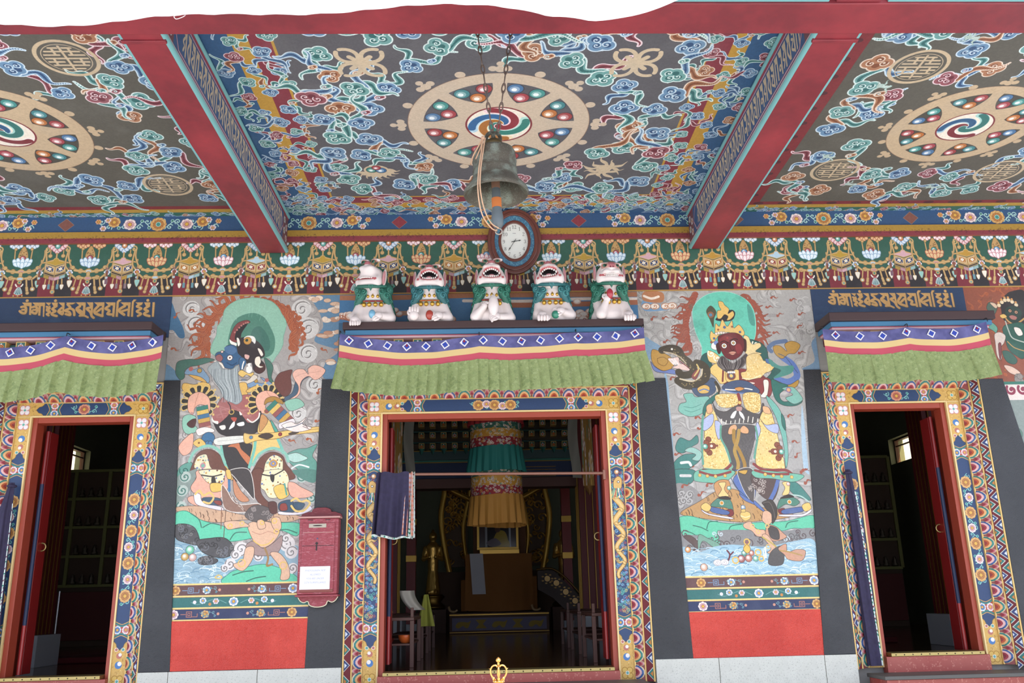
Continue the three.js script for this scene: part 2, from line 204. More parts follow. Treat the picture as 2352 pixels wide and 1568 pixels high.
function dadoBands(ctx, W, y0, y1) {
  const h = (y1 - y0) / 3; ['#63403f', '#2f6a66', '#2b3358'].forEach((c, i) => {
    const y = y0 + h * i; ctx.fillStyle = c; ctx.fillRect(0, y, W, h); const m = y + h / 2, F = [[PINK, AMBER], [ICE, ICE], [PINK, AMBER]][i];
    if (i === 1) { bloom(ctx, W / 2, m, h * 0.42, ...F[0]); for (const s of [-1, 1]) { bloom(ctx, W / 2 + s * 150, m - 6, h * 0.28, ...PINK, 6); bloom(ctx, W / 2 + s * 260, m - 12, h * 0.3, ...ICE, 7); disc(ctx, W / 2 + s * 200, m + 18, 13, '#c9823f'); disc(ctx, W / 2 + s * 330, m, 15, '#dfd3dd'); curve(ctx, [W / 2 + s * 60, m + 12, W / 2 + s * 160, m - 22, W / 2 + s * 300, m + 18, W / 2 + s * 360, m], 'rgba(140,190,180,.7)', 4); } }
    else for (const s of [-1, 1]) { const e = W / 2 + s * 500; bloom(ctx, e, m, h * 0.44, ...(i ? (s < 0 ? PINK : AMBER) : (s < 0 ? AMBER : ICE))); ctx.strokeStyle = i ? '#b06a58' : '#6f8faf'; ctx.lineWidth = 6; ctx.strokeRect(e - s * 130 - 22, m - 22, 44, 44); ctx.strokeRect(e - s * 130 - 9, m - 9, 18, 18); curve(ctx, [e - s * 60, m, e - s * 100, m], ctx.strokeStyle, 6); curve(ctx, [e - s * 155, m + 20, e - s * 200, m + 20, e - s * 200, m - 5], ctx.strokeStyle, 6, false); bloom(ctx, e - s * 265, m, h * 0.36, ...(i ? AMBER : ICE), 7); vine(ctx, Math.min(e - s * 220, e - s * 360), Math.max(e - s * 220, e - s * 360), m, h * 0.7, '#6f9aa0', '#3d6f86', 3); disc(ctx, e - s * 375, m, 12, '#c98a74'); }
  });
  for (let i = 0; i <= 3; i++) { ctx.fillStyle = '#e7c877'; ctx.fillRect(0, y0 + h * i - 8, W, 15); ctx.fillStyle = '#7a3f36'; ctx.fillRect(0, y0 + h * i + 6, W, 3); }
}
function muralCanvas(widthMM, draw) { const k = 0.6, [c, x] = canvas(widthMM * k, 3330 * k); x.setTransform(k, 0, 0, k, 0, 0); draw(x); x.setTransform(1, 0, 0, 1, 0, 0); wear(c, x, 0.06, 0.12); return tex(c); }
const INK = 'rgba(50,34,32,.7)';

const muralBull = muralCanvas(1640, (x) => {
  reseed(41);
  const B = (s, f, l = INK, w = 4) => blob(x, s, f, l, w), T = (s, c, w) => curve(x, s, c, w), D = (a, b, r, f, l, w, ry) => disc(x, a, b, r, f, l, w, ry);
  smoke(x, 0, 0, 1640, 2700, 120, '#b7aea9', '#857c7a', '#9e9691');
  B('-1 -4 71 67 112 162 190 304 215 404 166 409 105 338 25 302', '#3f6788', null); B('56 672 124 696 209 811 70 831', '#5f7f98', null);
  B('1377 0 1718 4 1741 811 1520 819 1525 671 1632 557 1418 461 1490 322 1451 179', '#5b7f9c', null);
  for (const [a, b] of [[1446, 54], [1563, 163], [1651, 111], [1687, 182], [1577, 246], [1505, 410], [1626, 382], [1607, 481], [1676, 563], [1646, 661]]) for (let k = 0; k < 5; k++) D(a + rr(-90, 90), b + rr(-18, 18), rr(25, 50), pick(['#cfa98d', '#e3cdb8', '#b98568']), 'rgba(120,70,50,.4)', 3, rr(14, 26));
  for (const [a, b, r] of [[1282, 142, 78], [1346, 332, 89], [1356, 576, 77], [299, 282, 77], [1434, 875, 65], [1293, 1142, 65], [254, 129, 66]]) { D(a, b, r * 1.2, '#c6c0bb'); spiral(x, a, b, r, 1.6, 2, '#7d7672', 13); spiral(x, a + 8, b + 8, r, 1.6, 2.2, '#d8d3ce', 7); }
  for (let i = 0; i < 26; i++) { const t = i / 25, a = lerp(3.5, -0.35, t), cx = 828 + Math.cos(a) * 400, cy = 348 - Math.sin(a) * 340 + 60; flame(x, cx, cy, 140, -a - 1.2 + (t < 0.5 ? 0.4 : -0.5)); flame(x, cx + Math.cos(a) * 60 + rr(-40, 40), cy - Math.sin(a) * 40 + rr(-30, 60), 85, rr(0, 6)); }
  for (const [a, b] of [[244, 140], [300, 294], [328, 446], [108, 512], [105, 209], [1487, 532], [1459, 954], [1229, 1383], [1390, 1375], [1458, 1211]]) flame(x, a, b, 46, rr(-1, 1));
  B('486 575 469 494 506 390 511 309 551 239 571 133 672 51 827 26 975 54 1056 115 1099 187 1148 282 1127 410 1125 492 1091 572 1070 601 1030 664 983 617 711 659', '#86b39b', '#6d9a86', 5);
  B('636 520 630 345 684 229 814 177 928 214 1000 315 1052 456 1015 594 818 615', '#4a7c69', null); B('834 511 835 348 911 314 995 432 990 548', '#3c6a5d', null);
  for (let i = 0; i < 30; i++) { const s = 817, q = rr(0.15, 3); T([s + Math.cos(q) * rr(170, 330), 348 - Math.sin(q) * rr(100, 250), s + Math.cos(q) * 340, 348 - Math.sin(q) * 280], 'rgba(150,200,175,.25)', 8); }
  B('637 450 652 346 697 274 774 247 810 268 760 300 736 358 722 451', '#7d3b3a'); B('680 433 691 346 743 291 789 279 742 364 721 434', '#2c2526', null);
  for (let i = 0; i < 7; i++) D(675 + i * 19, 365 - Math.sin(i / 6 * 1.5) * 95, 9, '#b46f66');
  B('158 708 174 640 270 618 336 621 423 607 506 627 437 657 362 679 298 689 246 723 246 789 210 813 168 765', '#41695b'); B('961 617 1018 652 1048 710 1037 801 1067 858 1017 834 989 720', '#41695b');
  B('708 440 740 419 795 415 886 454 945 524 962 594 929 628 970 686 926 765 869 730 848 661 811 672 769 614 712 590', '#33292a'); B('899 685 965 680 973 731 926 765 874 730', '#4a2b27');
  B('763 429 794 400 850 407 872 442 865 479 836 453', '#e9e4dc', null); D(797, 449, 36, '#c28a3a', '#6b4520', 4); D(790, 443, 14, '#27392f'); B('696 422 716 428 730 475 714 498', '#e9ded0', null);
  B('630 433 654 451 699 474 690 497 644 474', '#e8e2d6', null); B('895 526 923 535 948 582 929 595', '#e6d8c8', null); B('879 615 916 602 932 651 921 687 957 699 922 710 879 673', '#ead9c4');
  B('781 580 822 592 813 626 785 614', '#d8a59a', null); for (let i = 0; i < 5; i++) B(i < 3 ? '811 672 838 666 829 706' : '755 660 782 648 774 694', '#efe9df', null);
  B('802 706 845 695 853 741 816 763', '#e8e1d8', null);
  B('509 587 529 555 594 542 604 498 656 485 701 509 718 567 763 614 757 662 702 684 671 715 605 703 580 657 534 633', '#33597f'); B('591 508 657 497 704 544 662 578 605 554', '#4a6c93', null); B('515 593 552 576 582 611 562 645 523 627', '#94585a'); T('513 645 569 668 594 703', '#ecdcca', 14); T('623 658 669 681 711 659', '#1f3d60', 10);
  D(645, 610, 25, '#efe6dc', '#5d332a', 5); D(645, 610, 9, '#6a3526'); D(570, 551, 13, '#d8b7aa', '#3a2520', 4); B('731 625 763 608 798 649 780 706 760 740 741 705', '#3b6186'); T('776 648 767 683 764 717', '#e8e4dc', 12);
  B('243 755 277 698 322 716 386 700 433 746 472 803 462 848 393 797 326 773', '#7592ad'); B('282 766 381 785 439 825 458 865 418 836 340 807', '#d6a24f'); D(377, 728, 21, '#b58a3c', '#3f2e20', 4); D(297, 712, 21, '#b05f58'); B('765 819 853 832 942 856 974 845 938 799 1028 846 1053 891 922 901 824 888', '#7390b0'); D(899, 835, 17, '#b58a3c', INK, 3); D(995, 828, 19, '#a85850');
  B('729 762 759 728 827 763 870 753 862 798 806 774 774 797', '#e0b863'); B('820 826 871 775 911 799 865 843 779 865 733 830', '#cfc2b2');
  B('233 901 245 845 343 858 418 836 486 871 458 938 296 947', '#d9ab58'); B('741 864 811 854 828 955 798 1000', '#d9ab58'); B('815 922 899 878 944 890 880 923 838 944', '#d9ab58');
  B('553 1063 623 975 735 1032 785 966 905 979 944 1091 938 1169 856 1245 746 1199 662 1242 577 1251 517 1162', '#a15c58'); for (let i = 0; i < 20; i++) T([544 + rr(0, 360), 1056 + rr(0, 120), 544 + rr(0, 360), 1090 + rr(0, 120)], 'rgba(190,130,122,.35)', 9);
  B('472 678 535 647 583 714 671 718 724 684 731 773 750 887 782 1000 741 1049 692 1034 624 997 575 907 502 792 451 724', '#98a0a1', '#6c7476', 5);
  for (let i = 0; i < 26; i++) { const a = 489 + i * 9.3, b = 587 + i * 6.4; T([a, 718, a + 10 + rr(-8, 8), 820, b + rr(-8, 8), 922, b + rr(0, 14), 1028], pick(['rgba(80,90,95,.55)', 'rgba(200,205,205,.55)', 'rgba(60,66,72,.4)']), 4); }
  for (const [cx, cy, a0, a1, R] of [[394, 1027, 3.5, -0.7, 155], [1006, 1037, 3.7, 0.1, 165]]) for (let i = 0; i < 10; i++) { const a = lerp(a0, a1, i / 9); x.save(); x.translate(cx + Math.cos(a) * R * 0.8, cy - Math.sin(a) * R * 0.8); x.rotate(-a); blob(x, [-52, -10, 20, -24, 38, 0, 20, 24, -52, 10], '#34302e', '#d9b467', 9); disc(x, 55, 0, 11, '#d9b467'); x.restore(); }
  B('295 1064 299 981 350 937 403 932 460 961 494 1017 497 1117 467 1064 401 1049 361 1082 354 1128 310 1117', '#e3a58c'); B('906 1035 915 968 968 930 1033 931 1100 971 1153 1056 1081 1010 1017 1006 997 1072 992 1139 940 1114', '#e3a58c'); T('387 937 366 1015 360 1076', '#b4745e', 4); T('1000 933 1024 970 1063 993', '#b4745e', 4);
  B('986 1059 999 1003 1068 982 1141 1016 1153 1056 1082 1032 1022 1037', '#a87a34'); D(1011, 1118, 25, '#8d4a44', '#d9b467', 5); D(338, 1131, 15, '#b9867d');
  B('1067 846 1101 770 1154 745 1222 735 1212 803 1225 894 1209 961 1155 983 1098 926', '#6a3b33'); B('1167 994 1230 951 1258 849 1300 805 1376 800 1323 839 1294 929 1254 1007 1180 1039', '#43586c');
  B('1211 1012 1274 965 1287 895 1246 826 1227 769 1264 730 1329 731 1371 777 1368 726 1416 692 1482 705 1528 745 1486 810 1432 832 1376 797 1323 828 1303 878 1304 952 1265 998', '#e8ae98'); T('1250 804 1320 771 1419 761 1484 748', '#c98f7c', 4);
  B('260 1169 311 1137 377 1160 359 1204 318 1225 384 1248 398 1292 315 1318 268 1268', '#86b7a0'); B('302 1225 337 1187 379 1182 373 1248 337 1258', '#4f2d2a'); B('1169 1039 1233 1007 1298 1008 1349 1065 1291 1103 1216 1118', '#86b7a0');
  sleeve(x, [424, 1061, 473, 1288, 105], ['#37796b', '#d9b25a', '#3f6a8e', '#c79a48', '#93504c', '#c98a7c']); sleeve(x, [1040, 1054, 1221, 1229, 110], ['#37796b', '#d9b25a', '#93504c', '#3f6a8e', '#c79a48', '#93504c']);
  B('389 1281 460 1255 536 1272 551 1300 475 1315 414 1334', '#e8d8d0'); B('1125 1238 1188 1212 1252 1191 1270 1230 1201 1262 1138 1283', '#d9cfcf');
  B('523 1173 576 1229 657 1164 697 1107 762 1122 809 1178 855 1223 928 1191 956 1114 967 1214 930 1312 799 1356 669 1343 581 1297', '#332c2c'); B('692 1174 744 1175 727 1215', '#b4493a', null); B('682 1280 704 1226 727 1210 726 1254', '#ece6df', null); B('750 1230 806 1213 815 1244 771 1252', '#ece6df', null); B('519 1157 541 1196 579 1205 576 1231 529 1206', '#e6dccf', null); B('764 1116 791 1144 773 1151', '#e6dccf', null); T('842 1190 887 1218 938 1180 947 1136', '#e6dccf', 13); B('593 1251 641 1241 649 1274 617 1283', '#e0d5ca', null); D(694, 1121, 21, null, '#caa24e', 8); T('656 1031 678 1065 688 1110', '#3a3434', 9);
  B('941 1312 960 1180 991 1159 1048 1215 1113 1315 1022 1325', '#dcb567'); B('959 1158 996 1157 1026 1204 997 1269 956 1302', '#c48a52'); B('1048 1204 1076 1227 1141 1338 1120 1348 1079 1282', '#4f9a87');
  B('907 1377 1110 1368 1149 1460 1012 1490 939 1553 878 1615 900 1442', '#dfb96c'); T('1121 1370 1163 1458 1176 1501', '#6fb5a2', 24); B('632 1427 716 1404 890 1421 880 1550 885 1730 716 1727 662 1546', '#3a3433'); B('681 1439 732 1407 780 1408 805 1462 898 1551 883 1609 809 1530 751 1451', '#c26f47'); T('924 1399 918 1475 884 1625', '#6fb5a2', 26); T('622 1427 651 1546 689 1633', '#6fb5a2', 20); T('672 1622 713 1676 737 1727', '#d3a24e', 22);
  D(502, 1362, 59, '#3c688e', INK, 5); for (let i = 0; i < 4; i++) D(445 + i * 26, 1409, 20, '#46739a', INK, 4, 26); B('576 1358 830 1341 835 1393 589 1423', '#d6d3c9'); T('587 1388 831 1367', '#b3b0a8', 5); B('369 1403 425 1358 484 1411 442 1447', '#dcb25c'); D(422, 1399, 9, '#7a4a2a');
  B('244 1431 306 1345 363 1313 371 1422 349 1487 288 1509', '#e3a58c'); B('818 1321 883 1328 1075 1317 1219 1298 1495 1269 1501 1313 1238 1341 1121 1372 950 1385 839 1411', '#e0b864', '#7d5a2c', 5); B('948 1347 1022 1319 1082 1347 1025 1375', '#4a3a30'); D(884, 1357, 16, '#4f7fa0', '#8a4a30', 4); D(1143, 1333, 16, '#96343a', '#5a2a20', 4); B('1215 1328 1279 1305 1312 1319 1248 1342', '#4a3a30', null); T('1333 1308 1397 1298 1483 1289', '#8a5a2c', 4);
  B('1153 1255 1232 1220 1292 1241 1371 1182 1341 1244 1423 1279 1344 1310 1247 1309', '#eed5cc'); T('1191 1273 1266 1263 1340 1231', '#3c4f63', 7); T('1342 1264 1397 1287', '#5a4a4a', 5); T('1362 1242 1385 1276', '#5a4a4a', 5);
  B('1204 1526 1297 1473 1393 1462 1480 1431 1441 1530 1482 1596 1472 1695 1359 1672 1261 1613', '#5c9484'); B('1204 1534 1288 1503 1353 1526 1397 1559 1281 1590', '#a8cdbf'); T('1262 1643 1325 1612 1411 1635', '#d8dcd6', 14);
  B('254 1646 294 1593 369 1573 385 1648 314 1700 260 1719', '#5c9484'); spiral(x, 315, 1647, 46, 1.4, 1, '#2f5f55', 9);
  B('384 1721 387 1563 434 1480 528 1458 617 1513 657 1600 721 1727', '#6d4235'); B('395 1601 421 1526 489 1502 515 1544 542 1619 598 1665 589 1725 442 1722 413 1649', '#e6d5aa'); speckle(x, '395 1601 421 1526 489 1502 515 1544 542 1619 598 1665 589 1725 442 1722 413 1649', ['#5a6fa8', '#c9923e', '#6f4a3c', '#8fae9a'], 46, 8); D(473, 1605, 21, '#6fa895', '#c9788a', 9); T('350 1562 396 1471 504 1427 609 1475 664 1579', '#7fb8a3', 26);
  B('922 1731 942 1605 1001 1522 1084 1491 1171 1525 1209 1599 1283 1738', '#6d4235'); B('1018 1733 1016 1649 1028 1585 1065 1534 1118 1522 1176 1568 1184 1663 1203 1736', '#e6d5aa'); speckle(x, '1018 1733 1016 1649 1028 1585 1065 1534 1118 1522 1176 1568 1184 1663 1203 1736', ['#5a6fa8', '#c9923e', '#6f4a3c', '#8fae9a'], 46, 8); bloom(x, 1095, 1597, 40, '#c9923e', '#7f8fc0'); T('915 1605 968 1509 1083 1459 1192 1504 1227 1578', '#7fb8a3', 26);
  // lower half
  B('248 1714 380 1644 428 1645 381 1812 273 1941', '#7f8c84', null); for (const [a, b] of [[325, 1703], [310, 1823], [310, 1966], [1358, 1722], [1450, 1905]]) { D(a, b, 50, '#a9b5ab'); spiral(x, a, b, 46, 1.5, 1, '#3f6f62', 10); }
  B('1271 1660 1476 1664 1468 1773 1346 1734', '#4f7d70', null);
  B('275 2001 275 1965 523 1964 885 2048 1121 2027 1361 2067 1303 2106 1185 2115 887 2088 652 2107 473 2078', '#c79d7c'); stripes(x, '275 2001 275 1965 523 1964 885 2048 1121 2027 1361 2067 1303 2106 1185 2115 887 2088 652 2107 473 2078', ['#5d4030', '#7a5540'], 70);
  B('265 2024 360 2002 484 2078 653 2128 797 2164 949 2134 1340 2125 1333 2235 1189 2186 1037 2229 781 2271 638 2244 474 2253 395 2146 274 2132', '#5cc29c', '#3a7d68', 5); T('397 2021 472 2075 501 2146', '#3a6e5c', 9); T('513 2146 581 2113 653 2126', '#3a6e5c', 9); T('756 2256 800 2199 894 2195', '#3a6e5c', 9); T('1177 2183 1247 2179 1332 2210', '#3a6e5c', 9);
  B('271 2235 473 2239 760 2314 1092 2367 1349 2327 1357 2648 294 2624', '#86a5b4', null); waves(x, ...[285, 2304], ...[780, 2624]);
  rocks(x, '274 2124 381 2118 458 2169 489 2291 346 2265 282 2223'); rocks(x, '470 2264 579 2241 708 2241 789 2315 777 2386 673 2407 529 2358'); rocks(x, '498 2412 578 2391 662 2427 618 2461 513 2459'); B('746 2629 764 2544 866 2503 1051 2470 1217 2510 1349 2582 1349 2647', '#5cc29c', '#3a7d68', 5); T('799 2556 891 2530 972 2523', '#356a58', 9); T('919 2610 999 2583 1080 2573', '#356a58', 9);
  for (const [a, b, r] of [[856, 2339, 56], [812, 2385, 39], [1253, 2301, 61], [1292, 2372, 51], [770, 2464, 46], [1239, 2255, 40], [1310, 2510, 42], [1012, 2400, 42], [726, 2497, 32]]) { D(a, b, r * 1.1, '#d6cdc9'); spiral(x, a, b, r, 1.5, rnd() * 6, '#7d7674', 9); }
  B('380 1794 421 1717 434 1645 668 1649 715 1771 666 1878 580 1924 507 1904 414 1849', '#e0a189'); B('454 1645 656 1649 672 1710 652 1770 545 1767 467 1694', '#e6d5aa'); speckle(x, '454 1645 656 1649 672 1710 652 1770 545 1767 467 1694', ['#5a6fa8', '#c9923e', '#6f4a3c'], 26, 8); T('467 1688 564 1702 646 1685', '#39322f', 11); B('558 1708 582 1702 598 1762 562 1762', '#39322f', null); B('554 1765 650 1769 650 1829 568 1837', '#dfb556'); B('378 1926 363 1884 421 1873 521 1934 452 1959', '#e0a189');
  B('921 1654 1008 1655 997 1836 1069 1935 1141 1946 1121 2029 986 1943 917 1799', '#6d4235'); B('995 1800 1006 1679 1053 1656 1198 1659 1243 1781 1174 1887 1079 1900 1030 1837', '#e6d5aa'); speckle(x, '995 1800 1006 1679 1053 1656 1198 1659 1243 1781 1174 1887 1079 1900 1030 1837', ['#5a6fa8', '#c9923e', '#6f4a3c'], 34, 8); T('1001 1692 1092 1705 1186 1659', '#39322f', 11); B('1074 1699 1110 1700 1107 1760 1082 1747', '#39322f', null); B('1110 1814 1192 1786 1247 1877 1163 1913', '#dfb556'); T('1204 1780 1227 1876', '#4f9a87', 14); B('1234 1774 1288 1769 1350 1809 1463 1871 1402 1906 1269 1892', '#e0a189');
  B('716 1650 885 1653 945 1901 872 1836 769 1723', '#453d3b', '#d8cfc6', 6); B('751 1723 824 1833 901 1918 830 1928 766 1856', '#c4835f'); T('705 1662 722 1831', '#3f6f9a', 22); B('680 1649 716 1650 733 1723 697 1722', '#dcb25c');
  B('653 1784 704 1833 758 1917 831 1955 986 1949 1000 1997 883 2021 740 2012 674 1952', '#8c6858', '#d9cfc5', 6); for (let i = 0; i < 40; i++) { const t = rnd(), a = lerp(724, 1005, t), b = lerp(1836, 1985, Math.min(1, t * 2)); T([a, b + rr(0, 40), a + 20, b + 30 + rr(0, 30)], pick(['#5d4138', '#a98774', '#c9b3a4']), 4); }
  B('414 1849 470 1860 499 1924 666 1975 664 2003 524 1972 436 1939', '#ddd2dc'); B('496 1889 637 1896 660 1956 522 1943', '#3a4f63'); B('591 1918 651 1919 659 1956 617 1948', '#8d3a30'); T('426 1855 459 1826 498 1868 550 1846 587 1888 557 1937 502 1924', '#e0b864', 18);
  B('1174 2021 1336 2033 1429 1978 1452 2014 1348 2052 1182 2049', '#ddd2dc'); B('1165 1947 1271 1925 1311 2021 1180 2018', '#3a4f63'); B('1177 1959 1225 1954 1239 2008 1180 2012', '#8d3a30'); T('1271 1931 1312 1910 1355 1941 1405 1930 1435 1958 1383 2018 1311 2016 1273 1975', '#e0b864', 18); B('1290 1949 1344 1944 1392 1963 1358 2010 1310 2003', '#3a4f63');
  T('665 1985 670 2161', '#8a5a40', 7); T('703 1997 699 2243', '#6a4a3a', 6);
  B('902 2133 1006 2100 1126 2126 1183 2186 1140 2278 1049 2330 970 2286', '#d9ab8b'); B('699 2103 840 2099 917 2145 826 2155 729 2167', '#d9ab8b'); B('1109 2135 1112 2078 1174 2077 1195 2162 1154 2194', '#d9ab8b'); B('895 2319 957 2272 1045 2334 1135 2287 1203 2230 1202 2326 1140 2394 976 2390', '#9c7f78'); B('897 2331 966 2326 960 2425 892 2518 829 2505 799 2465 873 2432', '#d9ab8b'); B('1110 2382 1189 2379 1268 2475 1285 2589 1210 2601 1207 2510', '#d9ab8b'); B('871 2050 916 1978 987 1961 1084 1993 1116 2053 1033 2112 935 2099', '#5d5350'); for (let i = 0; i < 10; i++) spiral(x, 923 + rr(0, 200), 1991 + rr(0, 110), 22, 1.3, rnd() * 6, '#8a7d78', 7); B('983 2099 1030 2092 1057 2157 998 2168', '#d9ab8b');
  B('1069 1945 1134 1940 1151 2030 1098 2034', '#5a342e'); for (const [a, b, c] of [[748, 2139, 18], [851, 2118, 18], [1154, 2194, 20], [1132, 2102, 20], [869, 2457, 30], [1227, 2485, 30], [1025, 2116, 16]]) D(a, b, c, null, '#dfb556', 8); T('957 2266 1018 2306 1088 2298 1133 2252', '#dfb556', 9); T('1061 2334 1094 2414 1087 2482 1133 2472', '#9c7340', 17); T('941 2190 1013 2215 1083 2193 1143 2212', '#b9826a', 5);
  jewel(x, 416, 2336, 37, '#5fb48e'); jewel(x, 377, 2393, 33, '#c0903f'); jewel(x, 444, 2400, 33, '#c79a8c'); T('649 2570 677 2553 707 2571 685 2582 652 2576', '#dfb556', 9);
  dadoBands(x, 1640, 2627, 2922); x.fillStyle = '#c23b32'; x.fillRect(0, 2925, 1640, 420);
});

const muralKing = muralCanvas(1800, (x) => {
  reseed(77);
  const B = (s, f, l = INK, w = 4) => blob(x, s, f, l, w), T = (s, c, w) => curve(x, s, c, w), D = (a, b, r, f, l, w, ry) => disc(x, a, b, r, f, l, w, ry);
  smoke(x, 0, 0, 1800, 2700, 130, '#b8b3ae', '#8d8884', '#a5a09b');
  for (let i = 0; i < 60; i++) D(rr(0, 1800), rr(0, 2200), rr(20, 60), 'rgba(70,66,66,.16)', null, 0, rr(15, 40));
  B('43 473 110 498 206 581 98 673 27 719', '#7f9cb4', null); B('209 860 239 906 240 1134 243 1469 232 1762 205 1761', '#8ba8be', null); B('1476 1154 1467 1711 1469 1785 1423 1710 1439 1379', '#9fb6c6', null); B('1766 14 1856 15 1810 390 1693 377 1739 281 1731 160', '#2e4d6c', null); B('1640 531 1804 438 1757 814 1517 799 1641 719', '#6f8ca6', null); B('68 91 292 178 244 202 61 199', '#6f93b4', null); B('73 12 246 20 239 117 67 103', '#b4744c', null); T('70 54 138 80 208 62', '#ead6c4', 24);
  for (const [a, b] of [[86, 158], [167, 159], [270, 160], [334, 155]]) { D(a, b, 42, '#e6d5c6', '#b4744c', 6, 30); spiral(x, a, b, 24, 1.2, 1, '#b4744c', 7); }
  for (let i = 0; i < 20; i++) { const t = i / 19; for (const s of [-1, 1]) { const cx = 801 + s * (230 + 60 * Math.sin(t * 3.1)) + (s < 0 ? -90 * t : 40 * t), cy = 60 + t * 520; flame(x, cx, cy, 105, s < 0 ? 2.6 + rr(-0.4, 0.4) : 0.5 + rr(-0.4, 0.4), ['#a4563f', '#9a4b38', '#7f3f31']); } }
  for (const [a, b] of [[1480, 108], [1297, 82], [1335, 264], [1545, 254], [1283, 431], [1519, 386], [1722, 233], [1240, 178], [1502, 635], [1331, 1242], [1349, 1477], [1355, 1621], [1408, 1742], [234, 274], [331, 424], [228, 511], [124, 284], [417, 502], [485, 1340], [259, 1392], [257, 1574], [402, 1686], [264, 872], [471, 1239]]) flame(x, a, b, 44, rr(-0.8, 0.3), ['#a4563f', '#9a4b38', '#7f3f31']);
  B('526 205 573 121 672 50 791 21 929 35 1050 103 1110 201 1122 333 1100 476 1042 546 821 707 596 680 583 563 538 421 523 313', '#5fbfa5', '#8fd0bd', 5); for (let i = 0; i < 40; i++) D(507 + rr(0, 520), 64 + rr(0, 480), rr(15, 45), 'rgba(60,120,105,.14)'); B('1057 152 1103 213 1112 357 1063 332', '#4b9584', null);
  B('656 213 704 159 752 220 726 292 711 378 680 291', '#4b4a35', null); D(696, 250, 32, '#8d5a3a'); D(695, 252, 16, '#4f7fa0');
  B('737 298 793 251 890 204 932 229 911 294 857 318 788 317', '#2e2a2c', null); B('670 482 685 413 717 437 735 340 769 367 803 298 843 368 894 312 906 385 959 355 1003 427 981 465 913 452 846 427 764 450 701 520', '#e0b766'); B('782 118 822 122 839 155 877 195 864 241 910 216 920 258 879 301 846 305 861 270 828 251 790 290 758 283 764 214 798 204 784 166', '#dfb25e');
  for (const [a, b, r, c] of [[817, 377, 13, '#3f5fa0'], [709, 486, 11, '#3f5fa0'], [961, 426, 11, '#3f5fa0'], [755, 400, 9, '#a0453c'], [890, 372, 9, '#a0453c'], [678, 523, 10, '#a0453c']]) D(a, b, r, c, '#8a6a34', 3); for (let i = 0; i < 5; i++) D(733 + i * 24, 439 - 8 * Math.sin(i * 0.8), 14, '#ded2c2', '#6a5a4a', 3);
  B('560 705 588 645 651 629 662 728 722 822 736 916 693 870 590 756', '#2f5650'); B('1034 510 1135 526 1199 595 1210 692 1273 763 1319 786 1251 890 1166 888 1222 808 1141 688', '#2f5a52');
  B('628 634 653 605 714 635 755 683 751 729 683 728 639 704', '#e0bd72'); for (const [a, b] of [[668, 635], [721, 682], [1023, 498], [1099, 547], [1057, 617]]) spiral(x, a, b, 34, 1.3, 2, '#efe2c8', 13);
  B('991 474 1037 475 1064 546 1134 535 1148 571 1092 617 1146 641 1052 675 997 651', '#e6c888'); B('689 529 759 512 765 566 717 600 673 576', '#e9e2da'); D(723, 530, 22, '#6f86b8'); D(962, 480, 22, '#6f86b8'); B('721 553 757 530 761 613 736 636', '#46211f'); B('972 498 1011 510 1000 616 968 592', '#46211f');
  B('757 787 983 791 1159 874 1138 1001 1018 1016 745 917', '#883936'); B('637 800 705 731 802 788 804 894 733 928 693 870', '#e2bd6c'); B('801 800 914 801 904 905 792 903', '#e2bd6c'); T('768 788 752 903', '#7a2f30', 16); T('921 790 916 905', '#7a2f30', 16);
  B('717 729 768 659 822 698 864 731 937 685 998 639 1009 689 954 769 883 792 827 829 746 778', '#4c413f', '#7a706c', 5); for (let i = 0; i < 26; i++) { const a = 722 + i * 10; T([a, 684, a + rr(-8, 8), 730, 846 + (a - 846) * 0.6, 788], pick(['#7d746f', '#332b2a', '#9a918c']), 3.5); }
  B('744 483 799 444 892 431 959 452 990 512 982 595 939 662 867 698 803 674 764 603', '#6d2628'); B('760 495 821 460 887 485 861 514 780 530', '#83302f', null); B('903 556 950 545 962 604 918 638', '#8a3032', null); D(798, 560, 26, '#efe7dd', '#3a1616', 5); D(888, 533, 26, '#efe7dd', '#3a1616', 5); D(798, 560, 12, '#c39a5a', '#2a1a14', 3); D(888, 533, 12, '#c39a5a', '#2a1a14', 3); T('769 524 804 513 837 531', '#2f1313', 8); T('856 510 898 491 931 499', '#2f1313', 8); T('850 543 857 590 876 608 888 593', '#4a1618', 6); B('834 628 873 614 906 626 871 652', '#cf9077'); T('822 637 873 633 913 633', '#8a4038', 4); D(835, 482, 9, '#b03a34');
  D(838, 852, 45, '#7f4a38', '#d9b060', 7); D(838, 852, 20, '#e0b864', '#33608a', 6); for (let i = 0; i < 4; i++) D(815 + i * 18, 818, 11, '#e6e0d8', '#8a7f78', 2);
  B('1007 663 1090 635 1135 659 1162 712 1204 689 1218 724 1263 751 1222 808 1163 831 1098 887 1029 898 951 885 932 825 984 805 989 733', '#e4c078'); speckle(x, '1007 663 1090 635 1135 659 1162 712 1204 689 1218 724 1263 751 1222 808 1163 831 1098 887 1029 898 951 885 932 825 984 805 989 733', ['#d3a95c', '#efd49a'], 160, 6); T('941 877 1031 884 1113 851', '#f0dcae', 9); B('1181 689 1242 713 1227 742 1183 730', '#4d6a9c');
  B('983 912 1145 874 1209 910 1196 1036 1125 1069 1086 1011', '#8a3a38'); B('1136 903 1177 898 1183 944 1149 1058 1093 1051 1132 1001', '#ecdccb'); for (let i = 0; i < 3; i++) B([[1005 + i * 4, 915 + i * 24], [1050, 922 + i * 24], [1044, 933 + i * 24], [1003 + i * 4, 929 + i * 24]].flat(), '#e6cfc0', null);
  B('741 958 802 915 905 894 1005 918 1091 1011 904 1022 783 997', '#475470'); T('773 981 863 987 954 975 1021 987', '#e9dfd2', 11); B('858 973 910 960 948 977 895 999', '#d08a44'); T('739 983 882 1017 1074 1017', '#5d7ab4', 9);
